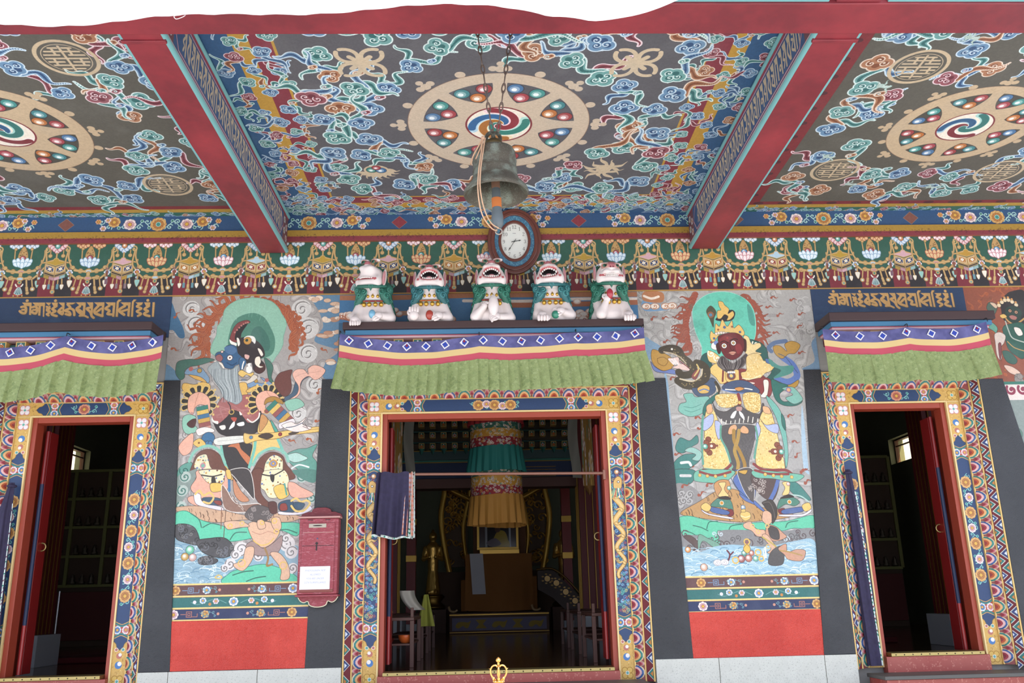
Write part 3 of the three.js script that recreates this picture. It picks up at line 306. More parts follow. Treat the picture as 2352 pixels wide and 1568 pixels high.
  // snake, fans, ribbons
  B('98 675 112 589 182 604 269 652 313 702 285 771 202 793 127 746', '#c08f3f'); T('154 674 212 663 254 699 217 745 162 721 154 674', '#8a5f2a', 6); B('90 702 126 753 202 796 288 780 357 833 246 820 123 795', '#6b7bb2'); B('256 678 302 670 359 665 366 724 469 739 453 797 361 784 286 760 342 735', '#e6c4b8'); for (let i = 0; i < 3; i++) T([265 + i * 26, 684, 304 + i * 20, 730], '#f0dcd4', 17); T('367 706 420 748 457 783', '#7c2f38', 9);
  T('205 595 280 576 358 595 393 666 448 715 488 783 453 831 380 837 348 810', '#4a4030', 70); T('336 891 400 934 496 936 585 877 609 797 574 744 524 726', '#4a4030', 76); B('191 599 265 559 344 560 386 607 338 636 260 623', '#4a4030'); T('221 611 305 629 370 665 422 724', '#c9b491', 11); T('354 874 465 898 548 854 570 785', '#d2bf9c', 14); for (let i = 0; i < 40; i++) { const t = i / 39, q = t < 0.5 ? [lerp(315, 485, t * 2), lerp(596, 788, t * 2)] : [lerp(360, 603, (t - 0.5) * 2), 932 - Math.max(0, (t - 0.75) * 4) * 100]; D(q[0] + rr(-18, 18), q[1] + rr(-18, 18), 6, '#8a764c'); } D(299, 585, 13, '#e8dfcf', '#2a2418', 4);
  B('463 847 519 784 547 796 500 882', '#8d4a44'); T('523 738 536 784 492 847', '#d9b86a', 14); B('459 967 516 957 599 912 648 867 690 902 670 1005 565 1054 488 1030', '#49566e'); B('510 968 575 935 623 958 608 1009 534 1014', '#d9ab58'); T('525 991 571 975 615 992', '#5d7ab4', 10); T('687 913 712 971 695 1034 732 1068 783 1092', '#4a4030', 30); T('684 948 696 994 684 1033', '#d2bf9c', 10);
  T('1294 597 1337 674 1426 751 1459 862 1373 918 1268 893', '#5a73b0', 62); T('1240 619 1221 584 1283 537 1388 521', '#5a6d8e', 40); B('1266 573 1331 568 1389 621 1376 553 1451 522 1523 564 1469 640 1403 648 1335 693 1274 643', '#b88a3a'); B('1234 893 1364 947 1465 902 1447 960 1371 981 1263 934', '#b88a3a'); T('1306 644 1371 680 1439 786 1468 833', '#3f4f70', 6); B('1210 689 1305 761 1430 763 1411 832 1281 876 1236 876 1311 807 1225 759', '#4a8a7c', null);
  B('1211 898 1287 923 1363 958 1275 1037 1312 1106 1451 1074 1481 1109 1409 1147 1297 1140 1226 1071', '#2f6a5e'); B('1304 980 1407 970 1476 1052 1482 1097 1400 1130 1327 1072 1399 1039', '#79b3a2'); D(1364, 995, 22, '#d9a070', '#7a5aa0', 7);
  B('376 1023 456 1013 487 1047 610 1049 580 1140 529 1207 416 1233 320 1181 336 1113 394 1091', '#79b3a2'); B('584 1094 668 1028 703 1005 651 1095 602 1140 550 1229 543 1173', '#2f6a5e'); T('368 1136 445 1149 537 1116', '#4f8a7c', 5); T('376 1170 442 1188 522 1161', '#4f8a7c', 5);
  B('1150 1047 1211 1104 1270 1207 1296 1376 1294 1598 1258 1718 1259 1487 1219 1263 1157 1109', '#6fae9e'); B('1272 1219 1299 1276 1294 1376 1267 1320', '#2f6a5e');
  B('529 1474 565 1207 624 1140 681 1288 694 1422 733 1566 745 1676 661 1731 520 1717 502 1639', '#e4c278'); B('1074 1238 1160 1160 1202 1319 1220 1464 1251 1685 1222 1730 1015 1705 989 1614 1021 1450', '#e4c278'); for (const s of ['529 1474 565 1207 624 1140 681 1288 694 1422 733 1566 745 1676 661 1731 520 1717 502 1639', '1074 1238 1160 1160 1202 1319 1220 1464 1251 1685 1222 1730 1015 1705 989 1614 1021 1450', '679 1033 881 1033 875 1124 780 1156 694 1132', '940 1023 1073 1022 1093 1103 1069 1195 976 1205 931 1125']) { blob(x, s, '#e4c278', INK, 4); speckle(x, s, ['#d4aa5c', '#f0d79e', '#c99d50'], 240, 6); }
  T('887 1031 897 1099 882 1145', '#8a3a38', 30); D(893, 1108, 17, '#e0b864', '#7a4a2a', 4); B('640 1090 669 1164 754 1190 874 1133 956 1182 1065 1218 1103 1120 1116 1154 1038 1285 954 1317 855 1326 745 1291 665 1211', '#57514f'); B('794 1247 823 1200 857 1187 827 1251', '#ece6df', null); B('881 1188 914 1218 923 1272 885 1229', '#ece6df', null); B('859 1150 909 1151 902 1184 861 1184', '#b98a80', null); for (let i = 0; i < 9; i++) T([711 + i * 42, 1261 + 20 * Math.sin(i * 0.8), 699 + i * 42, 1311 + 20 * Math.sin(i * 0.8)], '#e8dccb', 8);
  B('698 1322 1022 1327 996 1482 935 1646 912 1774 780 1772 738 1610 704 1477', '#585351', '#c9c2ba', 5); for (let i = 0; i < 40; i++) T([790 + rr(0, 230), 1367 + rr(0, 360), 801 + rr(0, 220), 1389 + rr(0, 360)], 'rgba(120,112,108,.2)', 6); B('758 1395 780 1334 832 1313 845 1352 796 1401', '#d9a070'); B('872 1358 909 1325 950 1359 941 1398 886 1392', '#d9a070'); T('814 1368 809 1468 852 1568 884 1678 871 1774', '#a57c38', 32); T('862 1369 841 1458 804 1556 826 1666 805 1773', '#b08a44', 32);
  B('520 1287 621 1210 639 1256 611 1322 538 1366', '#a9b0d0'); B('648 1276 701 1310 673 1449 647 1390', '#a9b0d0'); B('1062 1249 1112 1320 1224 1317 1219 1400 1130 1365', '#a9b0d0'); B('1037 1294 1062 1372 1015 1466 1007 1405', '#a9b0d0'); B('580 1140 626 1118 632 1186 585 1207', '#e0a878'); B('1106 1148 1160 1160 1171 1217 1111 1205', '#e0a878');
  for (const [a, b, s] of [[571, 1508, 1], [1201, 1569, -1]]) { for (const [u, v] of [[0, -60], [40, 0], [0, 60], [-20, -30], [-20, 30], [15, 0]]) D(a + s * u, b + v, 26, '#8a4a34', '#5d2f22', 4); jewel(x, a - s * 34, b + 4, 24, '#5fa88e'); D(a + s * 24, b, 16, '#d9cdbd', '#8a4a34', 6); D(a + s * 76, b - 2, 11, '#8a4a34'); }
  T('698 1322 688 1433 733 1544 756 1654', '#5f9a84', 18); T('1019 1338 1026 1439 998 1549 979 1625', '#5f9a84', 18); T('539 1229 507 1474 504 1671', '#5f9a84', 20); T('439 1766 508 1726 660 1745 757 1698', '#79a98e', 40); T('503 1724 660 1745 753 1687', '#8a3f3c', 26); T('968 1680 1056 1736 1243 1739 1305 1773', '#8a3f3c', 26); T('952 1734 1053 1768 1251 1767', '#79a98e', 26);
  B('264 1508 312 1428 398 1455 468 1407 476 1473 418 1511 340 1565 280 1558', '#417b72'); B('228 1669 333 1583 487 1586 474 1640 403 1693 286 1763 221 1762', '#417b72'); B('347 1548 415 1516 499 1567 472 1638 407 1626 443 1583', '#8fbcae'); T('305 1657 372 1653 391 1680', '#d9d5d0', 24);
  // lower half
  B('232 1723 420 1727 400 1824 323 1860 232 1834', '#417b72'); T('293 1773 379 1775', '#c9c4c0', 26); B('231 1858 360 1860 442 1923 459 2008 305 2089 243 2100', '#8b8683', null); for (let i = 0; i < 9; i++) { const a = 232 + rr(0, 140), b = 1930 + rr(0, 110); D(a, b, 34, '#a9a4a0'); spiral(x, a, b, 32, 1.4, rnd() * 6, '#6d6865', 8); } for (const [a, b] of [[298, 1871], [440, 1947], [521, 1863], [1416, 1856], [1390, 1757]]) flame(x, a, b, 50, -0.4, ['#a4563f', '#9a4b38', '#7f3f31']);
  B('1269 1828 1341 1854 1407 1929 1453 2015 1327 1976 1261 1902', '#417b72'); T('1279 1963 1365 1977 1433 2027', '#a9c4b8', 12);
  B('265 2103 434 2010 641 1905 813 1920 962 2056 1166 2094 1284 2145 1132 2178 971 2189 811 2197 544 2168 362 2141', '#b88a54'); stripes(x, '265 2103 434 2010 641 1905 813 1920 962 2056 1166 2094 1284 2145 1132 2178 971 2189 811 2197 544 2168 362 2141', ['#4d3524', '#6a4a30'], 80);
  B('756 1733 817 1746 766 1819 802 1905 835 1969 927 2019 969 1872 955 1736', '#586da6'); B('818 1734 955 1736 935 2015 882 1970 834 1857', '#5a524f', '#c9c2ba', 5); B('952 1767 1177 1814 1103 2014 953 1902', '#5a4843'); for (let i = 0; i < 16; i++) spiral(x, 908 + rr(0, 150), 1808 + rr(0, 140), 20, 1.3, rnd() * 6, '#b9aaa0', 5); T('1176 1827 1135 1924 1075 2020', '#586da6', 34); B('810 1944 927 2019 1046 2118 960 2056 854 2006', '#586da6'); B('946 2011 1040 2116 1005 2103 937 2041', '#586da6'); T('749 1806 790 1893 881 1980', '#39506e', 7); B('817 1746 855 1735 905 1735 877 1772', '#c99a44');
  B('408 1803 458 1727 768 1733 752 1797 646 1844 449 1831', '#6fb096'); T('469 1742 603 1777 748 1747', '#8a3f3c', 22); B('965 1737 1264 1764 1417 1794 1317 1848 1134 1816 973 1801', '#6fb096'); T('974 1737 1101 1771 1275 1777', '#8a3f3c', 22); for (const [a, b] of [[466, 1772], [534, 1780], [608, 1784], [695, 1781], [1063, 1775], [1137, 1787], [1211, 1795], [1303, 1804]]) D(a, b, 15, '#dcb25c', '#8a6a34', 3);
  B('590 1852 649 1817 722 1824 731 1892 685 1964 617 1969 591 1913', '#c48a52'); B('631 1847 696 1842 678 1903 710 1964 617 1963 653 1902', '#e4c078'); jewel(x, 722, 1892, 19, '#6fa890'); B('1211 1852 1274 1847 1274 1902 1255 1957 1199 1962 1230 1901', '#e4c078'); jewel(x, 1265, 1865, 18, '#c79a8c');
  for (const f of [0, 1]) { if (!f) { B('542 2048 616 1977 684 1970 732 2016 737 2098 676 2066', '#4d7d6a'); B('616 1981 685 1964 732 1989 682 1994', '#3a2f2a'); D(643, 2024, 17, '#c9862f', '#efe6d8', 4); B('654 2102 724 2079 744 2122 705 2145', '#7c3030'); B('459 2080 524 2115 717 2151 709 2167 523 2129 464 2098', '#d9d0de'); B('535 2055 697 2097 676 2130 549 2102', '#4f6294'); B('454 2046 501 2018 544 2055 516 2096 465 2080', '#e0b864'); } else { B('1142 2084 1176 2000 1266 1975 1349 2025 1299 2063 1220 2047', '#4d7d6a'); B('1177 1991 1255 1960 1302 1982 1226 1992', '#3a2f2a'); D(1257, 2026, 17, '#c9862f', '#efe6d8', 4); B('1147 2094 1204 2083 1223 2131 1162 2130', '#7c3030'); B('1161 2136 1359 2136 1440 2093 1441 2118 1356 2156 1172 2152', '#d9d0de'); B('1190 2095 1369 2072 1368 2113 1199 2133', '#4f6294'); B('1368 2059 1432 2036 1448 2088 1389 2113', '#e0b864'); } }
  B('245 2150 339 2132 483 2167 712 2207 982 2201 1217 2194 1456 2150 1449 2262 1271 2258 1146 2279 902 2262 705 2282 584 2268 593 2374 505 2337 411 2300 288 2309 247 2237', '#5fbd97', '#3a7d68', 5); for (const s of ['369 2216 440 2235 499 2266', '488 2248 517 2189 591 2185', '681 2276 710 2229 809 2213', '1198 2251 1227 2209 1315 2193', '280 2256 351 2281 386 2305']) T(s, '#356a58', 8);
  B('242 2308 410 2306 587 2374 608 2268 902 2268 1145 2285 1454 2268 1445 2469 241 2443', '#83807f', null); for (let i = 0; i < 40; i++) spiral(x, 269 + rr(0, 1180), 2290 + rr(0, 120), rr(20, 40), 1.4, rnd() * 6, pick(['#5f5b5b', '#b9c4c8', '#5a4a4a']), 8); B('276 2315 337 2304 405 2365 392 2447 351 2434 366 2399', '#5a4540'); B('411 2300 493 2331 586 2380 592 2451 523 2402 443 2354 398 2447', '#6f9a84');
  B('246 2408 398 2447 548 2403 707 2389 1009 2413 1258 2370 1444 2374 1437 2667 248 2667', '#93b5c5', null); waves(x, ...[266, 2432], ...[1424, 2672]); for (const s of ['262 2491 421 2465 540 2496', '607 2556 755 2524 932 2575', '929 2598 1055 2554 1232 2604 1428 2585', '1231 2394 1354 2384 1442 2422', '265 2607 388 2575 527 2636']) { T(s, '#d6e4e8', 13); T(s, '#6d96b0', 5); }
  B('798 2137 826 2099 887 2113 890 2161 836 2186', '#e2b75c'); T('806 2141 846 2154 887 2143', '#f2dc9e', 8); jewel(x, 833, 2067, 22, '#7f95a8'); B('815 2087 846 2082 850 2106 813 2105', '#e2b75c');
  B('821 2213 885 2191 906 2227 942 2260 1006 2270 1001 2320 933 2322 889 2274 830 2249', '#d4a484'); B('998 2145 1017 2103 1078 2110 1093 2177 1043 2226 996 2189', '#d4a484'); B('1010 2025 1092 2002 1134 2069 1129 2153 1081 2215 1082 2131 1043 2092 1022 2055', '#453c36'); T('1018 2031 1074 2026 1104 2093 1109 2165', '#6d625a', 5); B('1034 2229 1107 2239 1171 2298 1195 2336 1087 2369 1013 2320', '#c58f72'); B('1046 2238 1123 2261 1128 2350 1054 2333', '#4c4542'); B('980 2320 1026 2312 1088 2414 1070 2475 1010 2465 1045 2425', '#d4a484'); B('1041 2463 1132 2409 1160 2465 1133 2567 1015 2565', '#55504e'); B('1111 2432 1185 2393 1193 2463 1274 2442 1352 2457 1312 2539 1194 2528 1160 2486', '#c58f72'); T('1127 2450 1211 2464 1317 2495', '#b08a4a', 12); T('981 2329 1049 2378 1094 2414', '#b9a04a', 13); for (const [a, b] of [[899, 2233], [947, 2281], [1034, 2233], [1024, 2413]]) D(a, b, 17, null, '#e0b864', 7);
  for (const [a, b, r, c] of [[774, 2513, 33, '#a0605a'], [839, 2509, 32, '#b46f5c'], [803, 2465, 24, '#5f9a84'], [870, 2466, 24, '#b46f5c'], [902, 2513, 26, '#6fa890'], [306, 2425, 26, '#cf8a4c'], [436, 2578, 32, '#cfa084']]) jewel(x, a, b, r, c); for (const [a, b, r] of [[721, 2524, 26], [929, 2461, 24], [952, 2515, 21], [837, 2368, 24], [832, 2421, 26]]) D(a, b, r, null, '#e0b050', 11); B('800 2432 835 2391 863 2433 833 2468', '#e0b050'); D(837, 2371, 15, '#8a5a5a'); T('658 2522 675 2476 654 2440', '#6a2f38', 14); T('674 2482 707 2453', '#6a2f38', 12); for (const [a, b] of [[560, 2541], [623, 2539]]) { D(a, b, 36, '#e6e2e2', '#9a8f94', 4, 26); spiral(x, a, b, 24, 1.5, 0, '#a79aa0', 4); } T('996 2424 993 2506', '#e8ecec', 14); T('975 2447 980 2517', '#d8e0e2', 9);
  dadoBands(x, 1800, 2660, 2955); x.fillStyle = '#c23b32'; x.fillRect(0, 2957, 1800, 420);
});

const muralGreen = muralCanvas(900, (x) => {   // only its edge shows beyond the last door
  reseed(91);
  const B = (s, f, l = INK, w = 4) => blob(x, s, f, l, w), T = (s, c, w) => curve(x, s, c, w);
  x.fillStyle = '#8f4a34'; x.fillRect(0, 0, 900, 3400); for (let i = 0; i < 90; i++) flame(x, rr(0, 900), rr(0, 1000), 70, rr(0, 6), pick([FL, ['#96573d', '#84452f', '#6d3526']]));
  B('306 160 355 165 385 198 360 257 325 293 302 263 274 219', '#4a5f50'); B('316 164 362 168 384 202 360 220', '#cfae8f'); B('414 154 484 88 548 52 676 61 618 370 435 353 415 228', '#302a2a');
  for (let i = 0; i < 6; i++) { const a = 401 + i * 34, b = 191 - 55 * Math.sin(i / 5 * 3.1); disc(x, a, b, 20, '#dcc39a', INK, 3); disc(x, a, b - 26, 12, '#c98a4a'); }
  B('459 221 521 196 589 216 615 267 590 326 529 384 471 354 446 295', '#27382f'); disc(x, 499, 248, 17, '#c9906a', '#2a1a14', 5); disc(x, 557, 263, 17, '#c9906a', '#2a1a14', 5); disc(x, 499, 248, 6, '#2a1a14'); disc(x, 557, 263, 6, '#2a1a14'); B('480 302 518 292 556 314 537 340 496 332', '#a4655a'); T('432 295 464 354 529 384 626 326', '#b98a4c', 16);
  B('394 426 458 383 614 392 554 709 472 694 413 628 401 542', '#2c5648'); T('435 353 448 441 475 521 581 566', '#a9aea0', 12); T('419 556 472 615 565 652', '#b98a4c', 10); B('510 413 564 428 581 486 536 500 509 456', '#dcd0c4'); B('305 482 359 461 409 498 382 570 346 613 335 713 310 734 291 684 297 569', '#cfb9ac'); B('323 584 352 577 329 706 312 720', '#7c3a3c'); B('248 365 305 366 345 418 322 468 298 446 248 409', '#5f9a84'); B('389 294 434 280 457 310 412 324', '#d9ab58'); B('353 649 422 657 478 736 449 779 388 764 356 713', '#33584a'); B('341 791 410 800 483 857 470 892 384 863', '#d4b09c'); for (let i = 0; i < 14; i++) disc(x, 422 + rr(0, 250), 874 + rr(0, 90), rr(15, 34), '#8a8078', '#5f5650', 4);
  x.fillStyle = '#33705f'; x.fillRect(0, 948, 900, 40); x.fillStyle = '#d9c6bd'; x.fillRect(0, 976, 900, 200); for (let i = 0; i < 8; i++) spiral(x, 40 + i * 110, 1028, 50, 1.3, 2, '#8a3448', 24); x.fillStyle = '#7f8a84'; x.fillRect(0, 1125, 900, 3000);
  for (let i = 0; i < 60; i++) { disc(x, rr(0, 900), rr(1400, 2600), rr(30, 70), pick(['#6f9a84', '#93a39c', '#56786a', '#c9a58f']), 'rgba(60,50,50,.3)', 4); } dadoBands(x, 900, 2640, 2935);
});

// ---------------------------------------------------------------- painted ceilings, garland frieze, flower band, lettering
function uslab(x0, x1, y0, y1, z0, z1, u0, u1) { const g = slab(x0, x1, y0, y1, z0, z1), u = g.attributes.uv; for (let i = 0; i < u.count; i++) u.setX(i, lerp(u0, u1, u.getX(i))); return g; }
// ceiling coffers: canvas x = world x, canvas y = distance from the wall, in metres
function coffer(x0, x1, zMax, k, draw) { const [c, x] = canvas((x1 - x0) * k, zMax * k); x.setTransform(k, 0, 0, k, -x0 * k, 0); draw(x); x.setTransform(1, 0, 0, 1, 0, 0); wear(c, x, 0.07, 0.1); return tex(c); }
const R4 = (x, c, a, b, w, h) => { x.fillStyle = c; x.fillRect(a, b, w, h); };
const ceilCentre = coffer(-1.86, 2.06, 3.5, 520, (x) => {
  reseed(5); R4(x, '#2f5682', -1.9, 0, 4, 3.5); R4(x, '#b78a35', -1.66, 0.19, 3.53, 3.2); R4(x, '#7f2f3d', -1.535, 0.3, 3.29, 3); R4(x, '#b78a35', -1.39, 0.42, 3.01, 3); R4(x, '#56545b', -1.37, 0.44, 2.97, 3);
  strew(x, -1.83, 0.02, 2.03, 0.4, 0.13, 0.145, [], CK, true);
  for (const a of [-1.6, 1.83]) strew(x, a - 0.22, 0.4, a + 0.22, 3.4, 0.14, 0.165, []);
  const clear = [[0.16, 1.72, 0.86], [-0.82, 2.57, 0.19], [1.12, 2.56, 0.19], [-0.9, 0.96, 0.19], [1.1, 0.95, 0.19]];
  strew(x, -1.25, 0.55, 1.5, 3.3, 0.235, 0.228, clear);
  wheel(x, 0.16, 1.72, 0.72, 4); crossed(x, -0.82, 2.57, 0.2); crossed(x, 1.12, 2.56, 0.2); flaming(x, -0.9, 0.96, 0.2); leafy(x, 1.1, 0.95, 0.2);
});
function sideCoffer(x0, x1, cx, R, med, seed, mirror) {
  return coffer(x0, x1, 3.5, 460, (x) => {
    reseed(seed); R4(x, '#2f6355', x0, 0, x1 - x0, 3.5); R4(x, '#b08a34', x0, 0.12, x1 - x0, 0.08); R4(x, '#7d2a31', x0, 0.19, x1 - x0, 0.07); strew(x, x0 + 0.1, 0.04, x1 - 0.1, 0.1, 0.09, 0.12, [], CK, true);
    R4(x, '#57534c', x0, 0.26, x1 - x0, 3.3);
    if (mirror) { R4(x, '#b08a34', x0 + 0.12, 0.12, 0.09, 3.4); R4(x, '#7d2a31', x0 + 0.2, 0.19, 0.2, 3.4); R4(x, '#2f6355', x0, 0, 0.12, 3.5); for (let i = 0; i < 14; i++) for (const [a, b] of [[x0 + 0.3, 0.4 + i * 0.22], [x0 + 0.4 + i * 0.24, 0.22]]) disc(x, a, b, 0.05, 'rgba(45,35,45,.5)', null, 0, 0.03); R4(x, '#57534c', x0 + 0.4, 0.26, x1 - x0, 3.3); }
    strew(x, x0 + (mirror ? 0.55 : 0.15), 0.4, x1 - 0.15, 3.3, 0.235, 0.24, [[cx, 1.65, R * 1.22], ...med.map(([a, b]) => [a, b, 0.23])]);
    wheel(x, cx, 1.65, R, 3, '#bda384', '#4c4841'); for (const [a, b] of med) longevity(x, a, b, 0.2);
    if (mirror) for (const [a, b] of [[3.0, 2.25], [3.35, 2.85], [3.0, 1.15], [3.4, 0.62], [4.2, 0.55]]) for (let i = 0; i < 5; i++) flame(x, a + i * 0.02, b, 0.06, i * 1.2, ['#9cb8b0', '#b9cac6', '#7a968f']);
  });
}
const ceilLeft = sideCoffer(-5.6, -2.08, -3.76, 0.66, [[-2.82, 2.63], [-2.79, 0.7], [-4.7, 0.72], [-4.72, 2.62]], 15, false);
const ceilRight = sideCoffer(2.3, 5.9, 3.98, 0.6, [[3.19, 0.9], [3.19, 2.5], [4.72, 0.85], [4.75, 2.5]], 25, true);

// garland frieze: four lotus units and four lanterns, 0.627 m apart
const GP = 0.627, garland = (() => {
  const k = 780, W = GP * 4, H = 0.535, [c, x] = canvas(W * k, H * k); x.setTransform(k, 0, 0, k, 0, 0); reseed(3);
  R4(x, '#2c5848', 0, 0, W, H); R4(x, '#7a2430', 0, 0.33, W, 0.3); for (let i = 0; i < 8; i++) R4(x, '#2a2529', i * GP / 2 + 0.02, 0.33, GP / 4, 0.3);
  const G = '#c6a066', GD = '#8a6437', g = (s, w = 0.012) => { curve(x, s, GD, w + 0.006); curve(x, s, G, w); }, q = (a, b, r, f = G) => disc(x, a, b, r, f, GD, 0.004);
  const lotusCols = [['#d6e2ea', '#7f9fc0'], ['#dcb583', '#b4563f'], ['#f0dedf', '#c47a84'], ['#dfe8ee', '#8ab0c8']], jc = ['#9a3a44', '#2f7f78', '#4d84ad', '#a03c44'], boxTop = ['#cf9fa8', '#b98a2f', '#a9c4d4', '#b7902f'], boxIn = ['#2c3b6a', '#b06a2c', '#8a2f38', '#33406a'];
  for (let n = -1; n < 5; n++) { const u = (n + 4) % 4, X = n * GP + GP * 0.5, L = n * GP + GP;
    // swags and pendants under the lotus
    for (const s of [-1, 1]) {
      g([X + s * 0.2, 0.06, X + s * 0.2, 0.13, X + s * 0.165, 0.22, X + s * 0.1, 0.265]); g([X + s * 0.21, 0.06, X + s * 0.225, 0.2, X + s * 0.18, 0.27]); g([X + s * 0.08, 0.05, X + s * 0.075, 0.15], 0.008); spiral(x, X + s * 0.22, 0.05, 0.03, 1.3, 0, G, 0.013, s);
      for (let i = 0; i < 5; i++) disc(x, X + s * 0.075 + (i - 2) * 0.022, 0.012 + (i % 2) * 0.012, 0.017, lotusCols[(u + 1) % 4][0], lotusCols[(u + 1) % 4][1], 0.005); q(X + s * 0.075, 0.045, 0.014); q(X + s * 0.15, 0.235, 0.02);
      bloom(x, X + s * 0.175, 0.285, 0.032, '#d9dbe0', lotusCols[u][1], 6); g([X + s * 0.165, 0.3, X + s * 0.12, 0.34], 0.016); q(X + s * 0.075, 0.27, 0.024); disc(x, X + s * 0.075, 0.27, 0.012, ['#a9404a', '#6f9fc0'][u % 2]); q(X + s * 0.085, 0.335, 0.023); disc(x, X + s * 0.085, 0.335, 0.012, ['#7fa8c4', '#a9404a'][u % 2]);
      g([X + s * 0.16, 0.31, X + s * 0.165, 0.36], 0.008); blob(x, [X + s * 0.165 - 0.022, 0.365, X + s * 0.165 + 0.022, 0.365, X + s * 0.165 + 0.018, 0.4, X + s * 0.165, 0.435, X + s * 0.165 - 0.02, 0.4], u % 2 ? '#8fc0b8' : '#e6dccb', GD, 0.004);
      g([X + s * 0.11, 0.35, X + s * 0.125, 0.43], 0.009); q(X + s * 0.127, 0.445, 0.022); disc(x, X + s * 0.127, 0.447, 0.01, '#c9d4d0'); g([X + s * 0.06, 0.35, X + s * 0.075, 0.45], 0.013); g([X + s * 0.072, 0.43, X + s * 0.08, 0.465], 0.022); q(X + s * 0.085, 0.485, 0.016);
    }
    blob(x, [X, 0.015, X + 0.03, 0.06, X + 0.045, 0.11, X + 0.035, 0.155, X - 0.035, 0.155, X - 0.045, 0.11, X - 0.03, 0.06], '#bd9258', '#8a6437', 0.004); for (let i = 0; i < 12; i++) disc(x, X + rr(-0.03, 0.03), rr(0.06, 0.13), 0.006, '#7d5a33'); jewel(x, X, 0.142, 0.03, jc[u]);
    for (const [a, b, r] of [[-0.07, 0.175, -0.5], [0.07, 0.175, 0.5], [-0.04, 0.165, -0.25], [0.04, 0.165, 0.25], [-0.055, 0.2, -1.1], [0.055, 0.2, 1.1], [0, 0.168, 0], [-0.028, 0.2, -0.6], [0.028, 0.2, 0.6], [0, 0.208, 0]]) { x.save(); x.translate(X + a, b); x.rotate(r); x.beginPath(); x.ellipse(0, 0, 0.0185, 0.031, 0, 0, 7); x.fillStyle = lotusCols[u][0]; x.fill(); x.strokeStyle = lotusCols[u][1]; x.lineWidth = 0.006; x.stroke(); x.restore(); }
    g([X - 0.13, 0.262, X, 0.278, X + 0.13, 0.262], 0.02); q(X, 0.272, 0.026); disc(x, X, 0.272, 0.03, null, G, 0.01, 0.017); disc(x, X, 0.272, 0.024, ['#b7c7d6', '#c98f90'][u % 2], null, 0, 0.011); g([X, 0.29, X, 0.325], 0.03); g([X - 0.1, 0.33, X, 0.345, X + 0.1, 0.33], 0.018); disc(x, X, 0.343, 0.038, G, GD, 0.004, 0.022); disc(x, X, 0.343, 0.026, ['#c4868a', '#a9c0d2'][u % 2], null, 0, 0.012); disc(x, X, 0.378, 0.02, G, GD, 0.004); disc(x, X, 0.378, 0.01, '#3f7f74');
    x.beginPath(); x.arc(X, 0.39, 0.034, 0.25, 2.9); x.strokeStyle = '#e2dccd'; x.lineWidth = 0.013; x.stroke(); disc(x, X, 0.425, 0.016, '#a4474c'); blob(x, [X - 0.014, 0.435, X + 0.014, 0.435, X + 0.036, 0.49, X, 0.5, X - 0.036, 0.49], '#4d7f86', '#c9d6d2', 0.005); for (const a of [-0.03, -0.01, 0.01, 0.03]) curve(x, [X + a * 0.4, 0.44, X + a, 0.495], '#e0dfd6', 0.004); curve(x, [X - 0.04, 0.495, X, 0.512, X + 0.04, 0.495], '#b8452f', 0.01); for (const a of [-0.04, 0, 0.04]) q(X + a, 0.512, 0.008);
    // lantern
    for (let i = 0; i < 7; i++) disc(x, L + (i - 3) * 0.024, 0.012 + 0.02 * (3 - Math.abs(i - 3)), 0.022, u % 2 ? '#e3c3c6' : '#cfd9e4', u % 2 ? '#b05a60' : '#6f8fb4', 0.006); jewel(x, L, 0.018, 0.026, u % 2 ? '#4f9a90' : '#c07a48'); g([L, 0.09, L, 0.14], 0.012); for (const s of [-1, 1]) { g([L + s * 0.06, 0.06, L + s * 0.06, 0.1], 0.007); q(L + s * 0.06, 0.115, 0.019); g([L, 0.15, L + s * 0.12, 0.185, L + s * 0.135, 0.16], 0.01); }
    blob(x, [L - 0.015, 0.14, L + 0.015, 0.14, L + 0.03, 0.165, L + 0.11, 0.18, L, 0.215, L - 0.11, 0.18, L - 0.03, 0.165], boxTop[u], G, 0.006, false);
    for (const s of [-1, 1]) { blob(x, [L, 0.225, L + s * 0.1, 0.19, L + s * 0.1, 0.27, L, 0.305], G, GD, 0.004, false); blob(x, [L + s * 0.014, 0.232, L + s * 0.086, 0.207, L + s * 0.086, 0.262, L + s * 0.014, 0.287], boxIn[u], '#ddd0b4', 0.004, false); curve(x, [L + s * 0.014, 0.232, L + s * 0.086, 0.262], G, 0.008); curve(x, [L + s * 0.014, 0.287, L + s * 0.086, 0.207], G, 0.008); for (const [a, b] of [[0, 0.01], [0.01, 0], [0, -0.01], [-0.01, 0]]) disc(x, L + s * 0.05 + a, 0.247 + b, 0.007, '#e6e2da');
      blob(x, [L, 0.33, L + s * 0.1, 0.295, L + s * 0.1, 0.275, L, 0.31], '#3a2f2c', G, 0.005, false); [boxTop[(u + 1) % 4], '#8fb0b0', '#9a4a52', '#5f9a8c'].forEach((cc, i) => i < 2 && blob(x, [L + s * 0.05 * i, 0.335 - i * 0.016, L + s * 0.05 * (i + 1), 0.318 - i * 0.016, L + s * 0.05 * (i + 1), 0.35 - i * 0.016, L + s * 0.05 * i, 0.367 - i * 0.016], s > 0 ? cc : ['#b7868c', '#a9853a'][i], 'rgba(50,40,40,.4)', 0.003, false));
